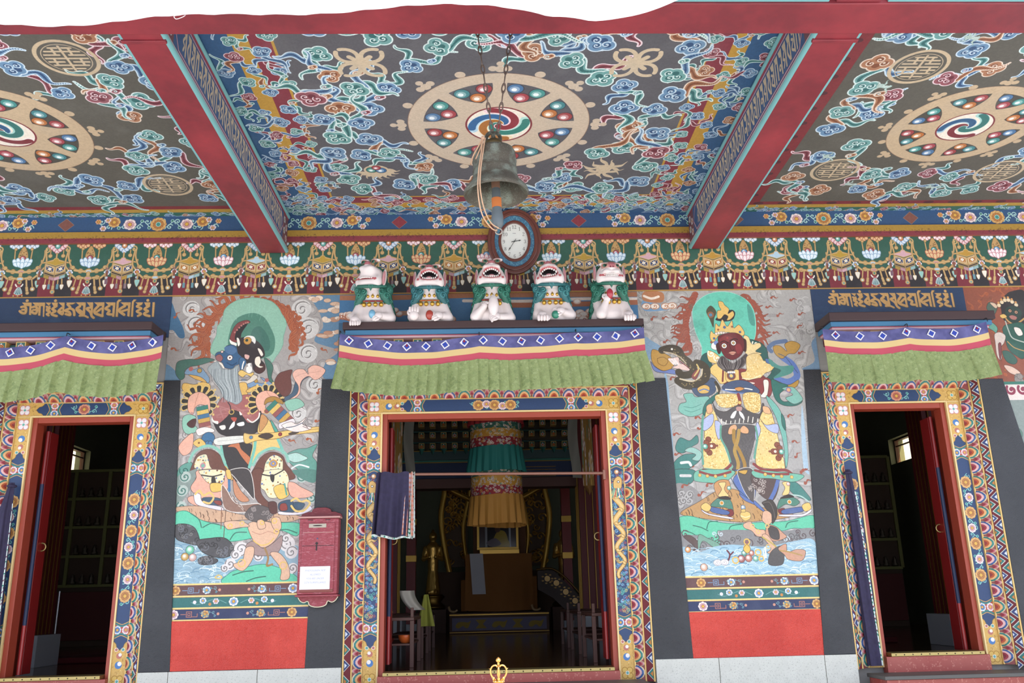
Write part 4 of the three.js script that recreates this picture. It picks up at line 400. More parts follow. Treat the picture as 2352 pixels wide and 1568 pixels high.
      g([L + s * 0.075, 0.35, L + s * 0.08, 0.4], 0.009); blob(x, [L + s * 0.08 - 0.016, 0.405, L + s * 0.08 + 0.016, 0.405, L + s * 0.08 + 0.014, 0.435, L + s * 0.08, 0.455, L + s * 0.08 - 0.014, 0.435], '#e6dccb', GD, 0.003); g([L + s * 0.04, 0.36, L + s * 0.04, 0.4], 0.008); R4(x, u % 2 ? '#5f8a96' : '#8a6f74', L + s * 0.04 - 0.012, 0.4, 0.024, 0.05); g([L + s * 0.14, 0.2, L + s * 0.14, 0.26], 0.006); for (const a of [-0.01, 0, 0.01]) { curve(x, [L + s * 0.14 - 0.02, 0.25 + a * 2, L + s * 0.14 + 0.02, 0.25 - a * 2], '#7d5560', 0.005); } curve(x, [L + s * 0.14, 0.275, L + s * 0.14, 0.33], '#7f4a3c', 0.02); disc(x, L + s * 0.14, 0.34, 0.012, '#a9bcc4'); R4(x, ['#7c5a68', '#7a3a34'][u % 2], L + s * 0.14 - 0.014, 0.355, 0.028, 0.05); }
    g([L, 0.37, L, 0.42], 0.012); g([L, 0.42, L, 0.45], 0.022); q(L, 0.475, 0.022); disc(x, L, 0.477, 0.01, '#6f9a94');
  }
  R4(x, '#b0823c', 0, H - 0.012, W, 0.012); x.setTransform(1, 0, 0, 1, 0, 0); wear(c, x, 0.05, 0.06); return tex(c, [1, 1]);
})();
// flower band: a red diamond and a spray in each 1.745 m
const FB = 1.745, flowerBand = (d) => { const k = 700, [c, x] = canvas(FB * k, 0.165 * k); x.setTransform(k, 0, 0, k, 0, 0); reseed(9); R4(x, '#2c4d78', 0, 0, FB, 0.2);
  for (const e of [0, FB]) blob(x, [e - 0.075, 0.082, e, 0.017, e + 0.075, 0.082, e, 0.148], d, 'rgba(180,140,110,.5)', 0.005, false);
  const m = 0.082, h = 0.14; vine(x, 0.3, 1.45, m, h, '#a9d0c8', '#2f6a60', 16); for (const s of [-1, 1]) { bloom(x, FB / 2 + s * 0.27, m, 0.062, ...PINK); bloom(x, FB / 2 + s * 0.42, m - 0.025, 0.06, ...AMBER); bloom(x, FB / 2 + s * 0.52, m + 0.04, 0.032, ...PINK, 6); bloom(x, FB / 2 + s * 0.57, m - 0.03, 0.03, '#d9a57c', '#c9823f', 6); bloom(x, FB / 2 + s * 0.48, m - 0.045, 0.03, ...PINK, 6); } bloom(x, FB / 2, m, 0.078, ...AMBER, 11); disc(x, FB / 2, m, 0.022, '#3f8a80', '#a9d0c8', 0.006);
  x.setTransform(1, 0, 0, 1, 0, 0); wear(c, x, 0.06, 0.08); return tex(c, [1, 1]); };
const flowerCentre = flowerBand('#8a2f3a'), flowerSide = flowerBand('#7d4a40');
// ochre and red string course, stained here and there
const courseTex = (() => { const [c, x] = canvas(1024, 64); reseed(12); R4(x, '#a67f2c', 0, 0, 1024, 36); R4(x, '#85303a', 0, 36, 1024, 28); for (let i = 0; i < 9; i++) { const a = i * 114 + rr(0, 60); for (let k = 0; k < 26; k++) disc(x, a + rr(-55, 55), 36 + rr(-16, 16) * (k % 3 ? 0.5 : 1), rr(2, 6), 'rgba(60,25,30,.35)', null, 0, rr(1.5, 3)); } wear(c, x, 0.06, 0.06); return tex(c, [1, 1]); })();
// the blue name boards over the side doors: gilt letters
function letters(x, c, w) {
  const P = (s) => blob(x, s, c, null, 0, false), S = (s, k = 1) => curve(x, s, c, w * k), O = (a, b, r) => disc(x, a, b, r, c);
  P('396 43 484 44 493 165 474 165 467 79 425 76'); O(440, 25, 14); S('395 87 426 83 441 107 437 146 407 144 386 127'); S('406 115 435 113', 0.8);
  P('488 44 605 46 613 185 601 185 590 80 571 80 577 173 558 173 550 80 522 77'); S('496 90 525 85 542 111 535 150 509 146 492 131'); S('505 117 535 115', 0.8);
  P('609 46 661 47 643 78'); S('625 87 654 104 629 121 659 142 634 159 652 173', 0.85); S('652 87 628 110 660 133', 0.7);
  P('663 47 722 47 720 82 697 102'); O(697, 29, 14); S('712 82 679 110 708 131 679 152 689 168 725 179');
  P('725 47 783 48 790 165 774 169 767 85'); S('766 97 736 134 773 163'); S('739 137 776 135', 0.8);
  P('790 48 886 49 860 65 838 69'); S('811 66 839 101 797 126 836 144 845 171 806 161'); S('843 107 872 124 884 172');
  P('884 47 974 48 981 183 958 177 954 79 921 80'); S('924 87 899 116 949 166', 1.1); S('932 180 975 179 1009 196', 0.8); S('920 122 952 148', 1.2);
  P('982 48 1042 49 1049 173 1030 168 1027 103'); S('1025 100 991 110 1025 144 1043 184 1062 201');
  P('1049 49 1145 50 1148 192 1130 192 1125 87 1088 84'); S('1091 87 1062 128 1075 159 1139 184', 1.1); S('1084 144 1123 110', 0.9);
  P('1152 50 1245 52 1248 194 1227 193 1224 83 1185 80'); S('1191 85 1161 112 1197 133 1183 164 1219 170');
  for (const [d] of [[0], [1]]) { P(d ? '1394 47 1408 25 1435 27 1412 52 1417 196 1398 195' : '1255 45 1271 23 1300 27 1275 52 1280 194 1259 194'); }
  P('1290 52 1384 53 1386 194 1364 189 1362 84 1326 84'); S('1332 90 1292 118 1291 141 1335 174', 1.1); S('1310 141 1357 125', 0.9);
  P('1426 54 1497 55 1488 74 1456 80'); S('1479 71 1443 94 1486 115 1447 143 1488 167 1461 188', 0.9); P('1505 55 1564 56 1560 93 1537 111'); O(1538, 35, 14); S('1552 92 1516 121 1548 142 1518 163 1527 179 1566 190'); P('1583 55 1604 55 1607 198 1589 198');
}
const boardTex = (() => { const k = 0.72, [c, x] = canvas(1760 * k, 400 * k); x.setTransform(k, 0, 0, k, 0, 0); reseed(31); R4(x, '#22385a', 0, 0, 1760, 400); for (let i = 0; i < 60; i++) disc(x, rr(0, 1760), rr(150, 400), rr(30, 90), 'rgba(70,105,130,.10)', null, 0, rr(15, 40)); x.save(); x.translate(6, 7); letters(x, '#5a4a35', 24); x.restore(); letters(x, '#c79656', 23); x.setTransform(1, 0, 0, 1, 0, 0); wear(c, x, 0.07, 0.05); return tex(c); })();
// lettered cheeks of the beams
const beamTex = (() => { const k = 560, L = 3.5, h = 0.25, [c, x] = canvas(L * k, h * k); x.setTransform(k, 0, 0, k, 0, 0); reseed(57); R4(x, '#2f4f7c', 0, 0, L, h);
  const n = 34; for (let i = 0; i < n; i++) { const a = 0.36 + i * 0.085, w = 0.068, T = '#b7a285'; blob(x, [a, 0.035, a + w, 0.035, a + w - 0.002, 0.215, a + w - 0.022, 0.21, a + w - 0.022, 0.085, a + 0.02, 0.08], T, null, 0, false); const m = i % 5; if (m === 0) curve(x, [a + 0.035, 0.09, a + 0.005, 0.13, a + 0.03, 0.15, a + 0.01, 0.19], T, 0.018); else if (m === 1) curve(x, [a + 0.03, 0.09, a + 0.008, 0.14, a + 0.045, 0.2], T, 0.02); else if (m === 2) { curve(x, [a + 0.01, 0.1, a + 0.035, 0.12, a + 0.005, 0.16, a + 0.04, 0.19], T, 0.018); } else if (m === 3) curve(x, [a + 0.012, 0.075, a + 0.008, 0.21], T, 0.018); else { disc(x, a + 0.022, 0.15, 0.016, null, T, 0.016); } }
  x.strokeStyle = '#8a4a58'; x.lineWidth = 0.016; x.beginPath(); x.moveTo(0.2, h / 2); x.lineTo(0.3, 0.014); x.lineTo(L - 0.3, 0.014); x.lineTo(L - 0.2, h / 2); x.lineTo(L - 0.3, h - 0.014); x.lineTo(0.3, h - 0.014); x.closePath(); x.stroke(); x.strokeStyle = '#c9b0b8'; x.lineWidth = 0.006; x.stroke();
  for (const e of [0.1, L - 0.1]) { R4(x, '#6d4048', e - 0.1, 0, 0.2, h); for (let i = 0; i < 4; i++) bloom(x, e + (i % 2 ? 0.04 : -0.04), 0.05 + i * 0.05, 0.035, '#c9d0d4', ['#6f9a94', '#b0707a'][i % 2], 6); }
  x.setTransform(1, 0, 0, 1, 0, 0); wear(c, x, 0.06, 0.08); return tex(c); })();
// cloud painting behind the lions
const lionWall = (() => { const k = 600, x0 = -1.36, W = 2.9, [c, x] = canvas(W * k, 0.42 * k); x.setTransform(k, 0, 0, k, 0, 0); reseed(61); R4(x, '#41719c', 0, 0, W, 0.42); R4(x, '#2f5878', 0, 0.28, W, 0.14); curve(x, [0, 0.03, 0.5, 0.035, 1.4, 0.02, W, 0.03], '#a46747', 0.05); curve(x, [1.2, 0.075, 1.8, 0.085, 2.3, 0.07, W, 0.075], '#d9c6b9', 0.03); curve(x, [1.3, 0.12, 2, 0.125, W, 0.11], '#a45f42', 0.05); curve(x, [0.2, 0.2, 0.7, 0.19, 1.0, 0.2], '#b58468', 0.045);
  for (let i = 0; i < 26; i++) { const a = rr(0, W), b = rr(0.12, 0.36); for (let j = 0; j < 5; j++) { const u = a + rr(-0.11, 0.11), v = b + rr(-0.03, 0.03), r = rr(0.03, 0.06); disc(x, u, v, r, '#b0684c', null, 0, r * 0.75); disc(x, u, v - r * 0.15, r * 0.85, '#d9b7a3', null, 0, r * 0.6); disc(x, u, v - r * 0.25, r * 0.6, '#e9dcd2', null, 0, r * 0.4); } spiral(x, a, b, 0.03, 1.3, 1, '#a05a40', 0.008); }
  x.setTransform(1, 0, 0, 1, 0, 0); wear(c, x, 0.05, 0.06); return tex(c); })();
// door surround bands: gilt ends, lobed cartouches and a blue field; long axis along canvas x
function doorBand(len, w, mode, seed) {
  const k = 620, [c, x] = canvas(Math.min(2048, len * k), w * k); x.setTransform(k, 0, 0, k, 0, 0); reseed(seed); const m = w / 2, ends = mode === 'side' || mode === 'dragon' ? 0.42 : len > 1.5 ? 0.4 : 0.27;
  R4(x, '#243d69', 0, 0, len, w);
  const gilt = '#d2a44f', cart = (a, d) => { x.save(); x.translate(a, 0); x.scale(d, 1); R4(x, '#b8453a', 0, 0, 0.13, w); for (const [e, f] of [[0, 1], [0.13, -1]]) { blob(x, [e - f * 0.03, -0.01, e, -0.01, e + f * 0.02, m * 0.4, e + f * 0.035, m, e + f * 0.02, m * 1.6, e, w + 0.01, e - f * 0.03, w + 0.01], '#243d69', null, 0); curve(x, [e, 0, e + f * 0.02, m * 0.4, e + f * 0.035, m, e + f * 0.02, m * 1.6, e, w], '#2f7f76', 0.012); curve(x, [e - f * 0.012, 0, e + f * 0.006, m * 0.45, e + f * 0.02, m, e + f * 0.006, m * 1.55, e - f * 0.012, w], gilt, 0.006); } bloom(x, 0.065, w * 0.24, w * 0.26, '#eadade', '#cf7f86', 9); bloom(x, 0.065, w * 0.76, w * 0.26, '#c9d8ea', '#4a76b4', 9); x.restore(); };
  for (const [e, d] of [[0, 1], [len, -1]]) {
    x.save(); x.translate(e, 0); x.scale(d, 1); blob(x, [-0.02, -0.01, ends, -0.01, ends - 0.05, m * 0.5, ends - 0.075, m * 0.6, ends - 0.1, m, ends - 0.075, m * 1.4, ends - 0.05, m * 1.5, ends, w + 0.01, -0.02, w + 0.01], gilt, '#8a6428', 0.004, false);
    for (let i = 0; i < 70; i++) disc(x, rr(0, ends - 0.1), rr(0, w), rr(0.002, 0.005), pick(['#b98a3a', '#e6c47c', '#a87c30'])); for (let i = 0; i < 9; i++) for (const b of [0.006, w - 0.006]) R4(x, '#243d69', i * 0.045 + rr(0, 0.01), b - 0.003, rr(0.01, 0.022), 0.006);
    const p = [['#e8dfe0', '#c8787f'], ['#d9ae50', '#a9781f']][d > 0 ? 0 : 1]; for (let i = 0; i < 4; i++) { const a = i * 1.571 + 0.785; disc(x, m + Math.cos(a) * w * 0.22, m + Math.sin(a) * w * 0.22, w * 0.17, p[0], p[1], 0.006); } disc(x, m, m, w * 0.1, '#5fa89a', '#e8dfe0', 0.005);
    [[0.2, '#3f73b4', 0.03], [0.275, '#b9695a', 0.024]].forEach(([a, cc, r]) => { if (a < ends - 0.07) { disc(x, a, m, r, cc); disc(x, a + r * 0.35, m - r * 0.3, r * 0.6, '#e8e0d8'); } }); for (const b of [0.3, 0.7]) if (ends > 0.38) disc(x, 0.325, w * b, 0.014, b < 0.5 ? '#5a9a90' : '#b9695a', '#e8e0d8', 0.004);
    x.restore(); cart(e + d * (ends + 0.0), d);
  }
  const a = ends + 0.15, b = len - ends - 0.15;
  if (mode === 'dragon') {
    for (let i = 0; i < 260; i++) { const u = rr(a, b), v = rr(0.01, w - 0.01); spiral(x, u, v, rr(0.012, 0.02), 1.4, rnd() * 6, pick(['#4fa397', '#5f8fc4', '#a9444a', '#c9a25a', '#7fb8d4']), 0.0045); }
    const body = []; for (let i = 0; i <= 60; i++) { const t = i / 60; body.push([lerp(a + 0.16, b - 0.3, t), m + Math.sin(t * 21) * w * 0.24, lerp(0.026, 0.012, t)]); } stamped(x, body, ['#7a5424', '#d6a95a', '#e2bd78'], 0.005);
    for (let i = 0; i < 6; i++) { const q = body[6 + i * 9]; stamped(x, ribbon(q[0], q[1], i % 2 ? 1.8 : -1.6, 0.07, 0.01, 0.012, 1), ['#7a5424', '#d6a95a', '#e2bd78'], 0.003); } blob(x, [a + 0.17, m - 0.03, a + 0.08, m - 0.045, a + 0.05, m - 0.01, a + 0.09, m + 0.03, a + 0.16, m + 0.03], '#d6a95a', '#6a3a1c', 0.005); for (let i = 0; i < 7; i++) curve(x, [a + 0.16, m - 0.03 + i * 0.01, a + 0.24, m - 0.06 + i * 0.022], pick(['#3f9a90', '#e0e6e4', '#a8343c']), 0.008); disc(x, a + 0.1, m - 0.012, 0.01, '#f0e6d6', '#22181a', 0.004); jewel(x, a + 0.01, m, 0.022, '#c98f5a');
  } else {
    const L = b - a, mid = (a + b) / 2, sp = mode === 'side' ? 0.95 : len > 1.5 ? 0.42 : 0.2; vine(x, mid - sp / 2 - 0.02, mid + sp / 2 + 0.02, m, w * 0.75, '#7fc4b8', '#2f7a78', Math.round(sp / 0.055)); const fl = mode === 'side' ? 7 : len > 1.5 ? 5 : 1; for (let i = 0; i < fl; i++) { const u = fl === 1 ? mid : lerp(mid - sp / 2 + 0.06, mid + sp / 2 - 0.06, i / (fl - 1)), big = i % 2 === 0; bloom(x, u, m + (big ? 0 : (i % 4 - 2) * 0.01), w * (big ? 0.4 : 0.3), ...(fl === 1 ? ['#d98f70', '#b8604c'] : i % 2 ? PINK : AMBER), 10); }
  }
  R4(x, '#e0bf7d', 0, 0, len, 0.009); R4(x, '#e0bf7d', 0, w - 0.009, len, 0.009); x.setTransform(1, 0, 0, 1, 0, 0); wear(c, x, 0.05, 0.03); return tex(c);
}

// ---------------------------------------------------------------- materials of the setting
const plasterBump = grayTex(256, 256, fbm(256, 256, 14, 4, 71), [2.2, 2.2]), grainBump = grayTex(256, 256, fbm(256, 256, 5, 3, 72), [5, 5]);
const M = {
  plaster: mat(0x8d8a86, 0.8, { bumpMap: plasterBump, bumpScale: 0.004 }),
  black: mat(0xffffff, 0.42, { map: colorTex(256, 256, coarseNoise.map((v) => (v - 0.3) * 1.6), '#242428', '#343438', [0.8, 0.8]), bumpMap: grainBump, bumpScale: 0.003 }),
  dado: mat(0xffffff, 0.38, { map: colorTex(256, 256, coarseNoise.map((v) => (v - 0.3) * 1.8), '#c2382c', '#d64a3c', [0.9, 0.9]), bumpMap: grainBump, bumpScale: 0.006 }),
  granite: mat(0xffffff, 0.6, { map: colorTex(256, 256, fineNoise.map((v, i) => v > 0.7 ? 0 : 0.7 + coarseNoise[i] * 0.4), '#a3a29a', '#c6c5bc', [4, 4]) }),
  redBeam: mat(0xffffff, 0.5, { map: colorTex(256, 256, coarseNoise.map((v, i) => (v - 0.25) * 1.5 + (fineNoise[i] - 0.5) * 0.3), '#702630', '#96333c', [0.7, 0.7]) }),
  cyan: mat(0x6fa3a6, 0.5), teal: mat(0x2f7a78, 0.5), pinkLine: mat(0xc9a3a8, 0.55), dullBlue: mat(0x3f7396, 0.55), maroonLine: mat(0x86303c, 0.5),
  redStone: mat(0xffffff, 0.35, { map: colorTex(256, 256, fineNoise.map((v, i) => (v > 0.7 ? 1 : 0.15) + (coarseNoise[i] - 0.5) * 0.5), '#9a3c34', '#b56a5c', [1.4, 1.4]) }),
  nosing: mat(0x56534f, 0.5), cement: mat(0xffffff, 0.85, { map: colorTex(256, 256, coarseNoise.map((v, i) => v * 0.8 + fineNoise[i] * 0.3), '#a8a6a0', '#c6c4be', [0.4, 0.4]) }),
  paving: mat(0xb4b2ac, 0.85), hallWall: mat(0x6f7460, 0.75), hallCeil: mat(0x7a6650, 0.8), cream: mat(0xe0c48a, 0.5),
  brass: gold(0xa89562, 0.42), gilt: gold(0xd9a94a, 0.3), oldGold: new THREE.MeshPhysicalMaterial({ color: 0xd9ac52, metalness: 0.6, roughness: 0.3 }),
};
const paint = (t, r = 0.62, more = {}) => mat(0xffffff, r, { map: t, ...more });

// ---------------------------------------------------------------- facade wall with its three door openings
const DOORS = { left: { a: -4.13, b: -3.204, s: 1.055, t: 3.305 }, centre: { a: -0.928, b: 1.154, s: 1.018, t: 3.286 }, right: { a: 3.477, b: 4.4, s: 1.072, t: 3.312 } }, CEIL = 5.235;
struct('wall_back', [[-7.5, -4.42], [-2.915, -1.217], [1.443, 3.188], [4.69, 7.5]].map(([a, b]) => bx(a, b, 0, 3.585, -0.4, 0, 0)).concat([bx(-7.5, 7.5, 3.585, 5.6, -0.4, 0, 0), bx(-4.42, -2.915, 0, 0.98, -0.4, -0.15, 0), bx(-1.217, 1.443, 0, 0.98, -0.4, -0.15, 0), bx(3.188, 4.69, 0, 0.98, -0.4, -0.15, 0)]), M.plaster, 'plastered temple front wall with three doorways');
const mL = tag(add('mural', uslab(-2.914, -1.34, 1.09, 4.42, 0.001, 0.008, 0.066 / 1.64, 1), paint(muralBull, 0.6)), 'wall painting of a bearded horned guardian holding a sword, green halo behind', 'mural');
const mR = tag(add('mural', uslab(1.5, 3.187, 1.09, 4.42, 0.001, 0.008, 0, 1.687 / 1.8), paint(muralKing, 0.6)), 'wall painting of a red-faced crowned guardian holding a snake and a gold bag', 'mural');
const mG = tag(add('mural', uslab(4.691, 5.52, 1.09, 4.42, 0.001, 0.008, 0.071 / 0.9, 1), paint(muralGreen, 0.6)), 'wall painting of a dark green wrathful figure in a skull crown on rust red', 'mural');
tag(add('mural', uslab(-5.75, -4.701, 1.09, 4.42, 0.001, 0.008, 1, 0), paint(muralGreen, 0.6)), 'rust red wall painting beyond the door by the horned guardian', 'mural');
tag(add('cloud_painting', slab(-1.34, 1.5, 4.0, 4.42, 0.001, 0.007), paint(lionWall)), 'painted blue sky with pale brown clouds behind the lion statues', 'mural');
tag(add('name_board', uslab(-4.7, -2.915, 4.02, 4.42, 0.001, 0.014, 0, 1), paint(boardTex)), 'dark blue board with gold script beside the horned guardian painting', 'name board');
tag(add('name_board', uslab(3.188, 4.69, 4.02, 4.42, 0.001, 0.014, 0.123, 0.977), paint(boardTex)), 'dark blue board with gold script between the red-faced guardian and the green figure', 'name board');
const wallBand = (x0, x1, d, t, name, label) => { const m = add(name, uslab(x0, x1, 5.07, CEIL, 0.001, 0.03, (x0 - d) / FB, (x1 - d) / FB), paint(t, 0.6)); m.userData = { kind: 'structure', label }; };
wallBand(-7.5, -1.98, -3.98, flowerSide, 'trim_1', 'blue frieze of blossoms over the horned guardian side'); wallBand(-1.98, 2.18, -0.78, flowerCentre, 'trim_2', 'blue frieze of blossoms with red diamonds over the middle door'); wallBand(2.18, 7.5, 4.28, flowerSide, 'trim_3', 'blue frieze of blossoms over the door by the red-faced guardian');
struct('trim_4', uslab(-7.5, 7.5, 4.955, 5.07, 0.001, 0.05, 0, 7.5), paint(courseTex, 0.55), 'ochre and red painted string course');
struct('trim_5', uslab(-7.5, 7.5, 4.42, 4.955, 0.001, 0.02, (-7.5 + 4.33 - GP * 0.5) / (4 * GP), (7.5 + 4.33 - GP * 0.5) / (4 * GP)), paint(garland, 0.6), 'painted frieze of lotus jewels, lanterns and hanging pendants');
// black battered door surrounds and red dado panels
let trimNo = 6;
const quad = (p, z0, z1) => metres(extrude(p, z1 - z0 - 0.006, 0.003).translate(0, 0, z0 + 0.003));
for (const [p, l] of [
  [[[-2.914, 3.6], [-2.772, 3.6], [-2.655, 1.09], [-2.914, 1.09]], 'black painted band between side door and horned guardian painting'],
  [[[-1.474, 3.59], [-1.218, 3.59], [-1.218, 1.085], [-1.525, 1.085]], 'black painted band between horned guardian painting and middle door'],
  [[[1.444, 3.555], [1.711, 3.555], [1.775, 1.085], [1.444, 1.085]], 'black painted band between middle door and red-faced guardian painting'],
  [[[3.03, 3.615], [3.187, 3.615], [3.187, 1.09], [2.915, 1.09]], 'black painted band between red-faced guardian painting and side door'],
  [[[4.691, 3.5], [4.915, 3.5], [5.28, 1.0], [4.691, 1.0]], 'black painted band beyond the door by the red-faced guardian'],
  [[[-4.78, 3.6], [-4.421, 3.6], [-4.421, 1.09], [-4.95, 1.09]], 'black painted band beyond the door by the horned guardian']]) struct('trim_' + trimNo++, quad(p, 0.002, 0.02), M.black, l);
struct('trim_' + trimNo++, quad([[-2.672, 1.485], [-1.5, 1.485], [-1.52, 1.09], [-2.655, 1.09]], 0.004, 0.016), M.dado, 'bright red painted dado under the horned guardian painting');
struct('trim_' + trimNo++, quad([[1.745, 1.46], [2.925, 1.46], [2.915, 1.085], [1.77, 1.085]], 0.004, 0.016), M.dado, 'bright red painted dado under the red-faced guardian painting');
// granite plinth, block by block
const plinth = structGroup('baseboard_front', [0, 0, 0], 'grey speckled stone plinth');
for (const [a, b] of [[-2.914, -2.662], [-2.658, -1.92], [-1.916, -1.22], [1.45, 1.99], [1.994, 2.905], [2.909, 3.187], [4.691, 5.4], [-4.95, -4.421]]) for (const [c, d] of [[0.45, 0.77], [0.774, 1.085]]) add('stone_block', metres(bx(a, b, c, d, 0.001, 0.035, 0.003)), M.granite, plinth);
// ---------------------------------------------------------------- ceiling
function ceilPanel(x0, x1, t, label) { const g = new THREE.BoxGeometry(x1 - x0, 0.06, 3.47).translate((x0 + x1) / 2, CEIL + 0.03, 1.735), p = g.attributes.position, u = g.attributes.uv; for (let i = 0; i < p.count; i++) u.setXY(i, (p.getX(i) - x0) / (x1 - x0), 1 - p.getZ(i) / 3.5); struct('ceiling', g, paint(t, 0.65), label); }
ceilPanel(-5.6, -2.08, ceilLeft, 'painted grey ceiling coffer with wheel and cloud scrolls on the horned guardian side'); ceilPanel(-1.86, 2.06, ceilCentre, 'painted blue-bordered ceiling coffer with large wheel over the middle door'); ceilPanel(2.3, 5.9, ceilRight, 'painted grey ceiling coffer with wheel and round medallions over the door by the red-faced guardian');
struct('ceiling', [bx(-8, 8, 5.3, 5.55, -0.4, 4.75, 0), bx(-8, -5.6, CEIL, 5.3, 0, 3.47, 0), bx(5.9, 8, CEIL, 5.3, 0, 3.47, 0)], M.plaster, 'porch roof slab');
struct('ceiling', bx(-8, 8, 5.24, 5.3, 3.75, 4.7, 0), mat(0x9fb9bd, 0.7), 'pale blue soffit in front of the red cross beam');
// beams
function longBeam(x0, x1, side, label) {
  const t = thing('ceiling_beam', label, 'beam', [(x0 + x1) / 2, 4.835, 0], 'red beams running out from the facade'), w = (x1 - x0) / 2;
  add('beam_body', metres(mergeGeometries([bx(-w, w, 0, 0.4, 0.051, 3.47, 0.006), bx(-w, w, 0, 0.4, 3.75, 4.7, 0.006)].map(strip))), M.redBeam, t);
  add('collar', bx(-w - 0.012, w + 0.012, -0.012, 0.05, 3.38, 3.41), M.redBeam, t);
  for (const s of [-1, 1]) {
    const g = new THREE.PlaneGeometry(3.42, 0.27).rotateY(s * Math.PI / 2).translate(s * (w + 0.004), 0.205, 1.76), c = add('lettered_cheek', g, paint(beamTex, 0.6), t);
    add('moulding', new THREE.CylinderGeometry(0.022, 0.022, 3.42, 10).rotateX(Math.PI / 2).translate(s * (w + 0.002), 0.022, 1.76), M.cyan, t);
    add('moulding', new THREE.CylinderGeometry(0.007, 0.007, 3.42, 8).rotateX(Math.PI / 2).translate(s * (w + 0.004), 0.055, 1.76), M.pinkLine, t);
    add('moulding', new THREE.CylinderGeometry(0.007, 0.007, 3.42, 8).rotateX(Math.PI / 2).translate(s * (w + 0.004), 0.345, 1.76), M.maroonLine, t);
    add('moulding', new THREE.CylinderGeometry(0.022, 0.022, 3.42, 10).rotateX(Math.PI / 2).translate(s * (w + 0.002), 0.372, 1.76), M.cyan, t);
  }
}
longBeam(-2.1, -1.86, 1, 'red beam with lettered blue sides, horned guardian side of the bell'); longBeam(2.05, 2.31, -1, 'red beam with lettered blue sides, red-faced guardian side of the bell');
{ const t = thing('cross_beam', 'wide red beam crossing the front of all the ceiling coffers', 'beam', [0, 4.825, 3.61]);
  add('beam_body', metres(bx(-8, 8, 0, 0.45, -0.139, 0.139, 0.006)), M.redBeam, t); for (const [a, b] of [[-8, -2.14], [-1.82, 2.01], [2.35, 8]]) { add('moulding', bx(a, b, 0.012, 0.06, 0.139, 0.16), M.cyan, t); add('moulding', bx(a, b, 0.07, 0.4, 0.139, 0.15, 0), mat(0x6f9fb4, 0.6), t); } }
// ---------------------------------------------------------------- ground, porch floor, door steps
struct('floor', bx(-30, 30, -0.3, 0, 4.4, 45, 0), M.paving, 'courtyard paving'); { const f = structGroup('floor', [0, 0, 0], 'porch floor of pale stone slabs'); add('base', bx(-8, 8, -0.3, 0.43, 0, 4.1, 0), M.cement, f); add('step', bx(-8, 8, -0.3, 0.22, 4.1, 4.4), M.cement, f); for (let i = 0; i < 16; i++) for (let j = 0; j < 4; j++) add('slab', metres(bx(-8 + i + 0.003, -7 + i - 0.003, 0.43, 0.45, 0.04 + j * 1.015, 1.05 + j * 1.015, 0.003)), M.cement, f); }
for (const [k, l] of [['left', 'red stone steps up to the door by the horned guardian'], ['centre', 'red stone steps up to the wide middle door'], ['right', 'red stone steps up to the door by the red-faced guardian']]) {
  const { a, b, s: sy } = DOORS[k], t = thing('door_steps', l, 'steps', [(a + b) / 2, 0.45, 0]), dy = sy - 1.055, w = (b - a) / 2;
  add('sill', metres(bx(-w + 0.002, w - 0.002, 0, 0.585 + dy, -0.14, -0.045)), M.redStone, t); add('riser', metres(bx(-w - 0.17, w + 0.17, 0, 0.445, -0.045, 0.3)), M.redStone, t); add('tread', bx(-w - 0.19, w + 0.19, 0.445, 0.475, -0.045, 0.32), M.nosing, t); add('riser', metres(bx(-w - 0.3, w + 0.3, 0, 0.21, 0.3, 0.62)), M.redStone, t); add('tread', bx(-w - 0.32, w + 0.32, 0.21, 0.24, 0.32, 0.64), M.nosing, t);
  const plate = add('threshold_plate', bx(-w + 0.047, w - 0.047, 0.585 + dy, 0.615 + dy, -0.24, -0.04), M.brass, t), n = Math.round(w * 2 / 0.085); for (let i = 0; i < n; i++) add('rivet', ball(0.006, -w + 0.05 + (i + 0.5) * 2 * (w - 0.05) / n, 0.6 + dy, -0.04, 1, 1, 0.6, 8), mat(0x4d4232, 0.5, { metalness: 0.6 }), plate);
}

// ---------------------------------------------------------------- carved door surrounds
// relief pieces are made flat (u along the band, v outwards, n out of it) and laid on a band that leans forward
function ringPetal(w, h, cols) { // half dome in coloured rings, flat side on v = 0
  const pos = [], col = [], N = 7, R = [[1, 0.002], [0.9, 0.012], [0.72, 0.02], [0.5, 0.024], [0.3, 0.021], [0, 0.019]];
  const P = (k, i) => { const a = Math.PI * i / N, [r, z] = R[k]; return [Math.cos(a) * w * 0.5 * r, Math.sin(a) * h * r * (1 + 0.1 * Math.sin(a) ** 8), z]; };
  for (let k = 0; k < R.length - 1; k++) { const c = new THREE.Color(cols[k]); for (let i = 0; i < N; i++) { const a = P(k, i), b = P(k, i + 1), d = P(k + 1, i), e = P(k + 1, i + 1); for (const t of R[k + 1][0] ? [a, b, d, b, e, d] : [a, b, d]) { pos.push(...t); col.push(c.r, c.g, c.b); } } }
  const g = new THREE.BufferGeometry(); g.setAttribute('position', new THREE.Float32BufferAttribute(pos, 3)); g.setAttribute('color', new THREE.Float32BufferAttribute(col, 3)); g.computeVertexNormals(); return g;
}
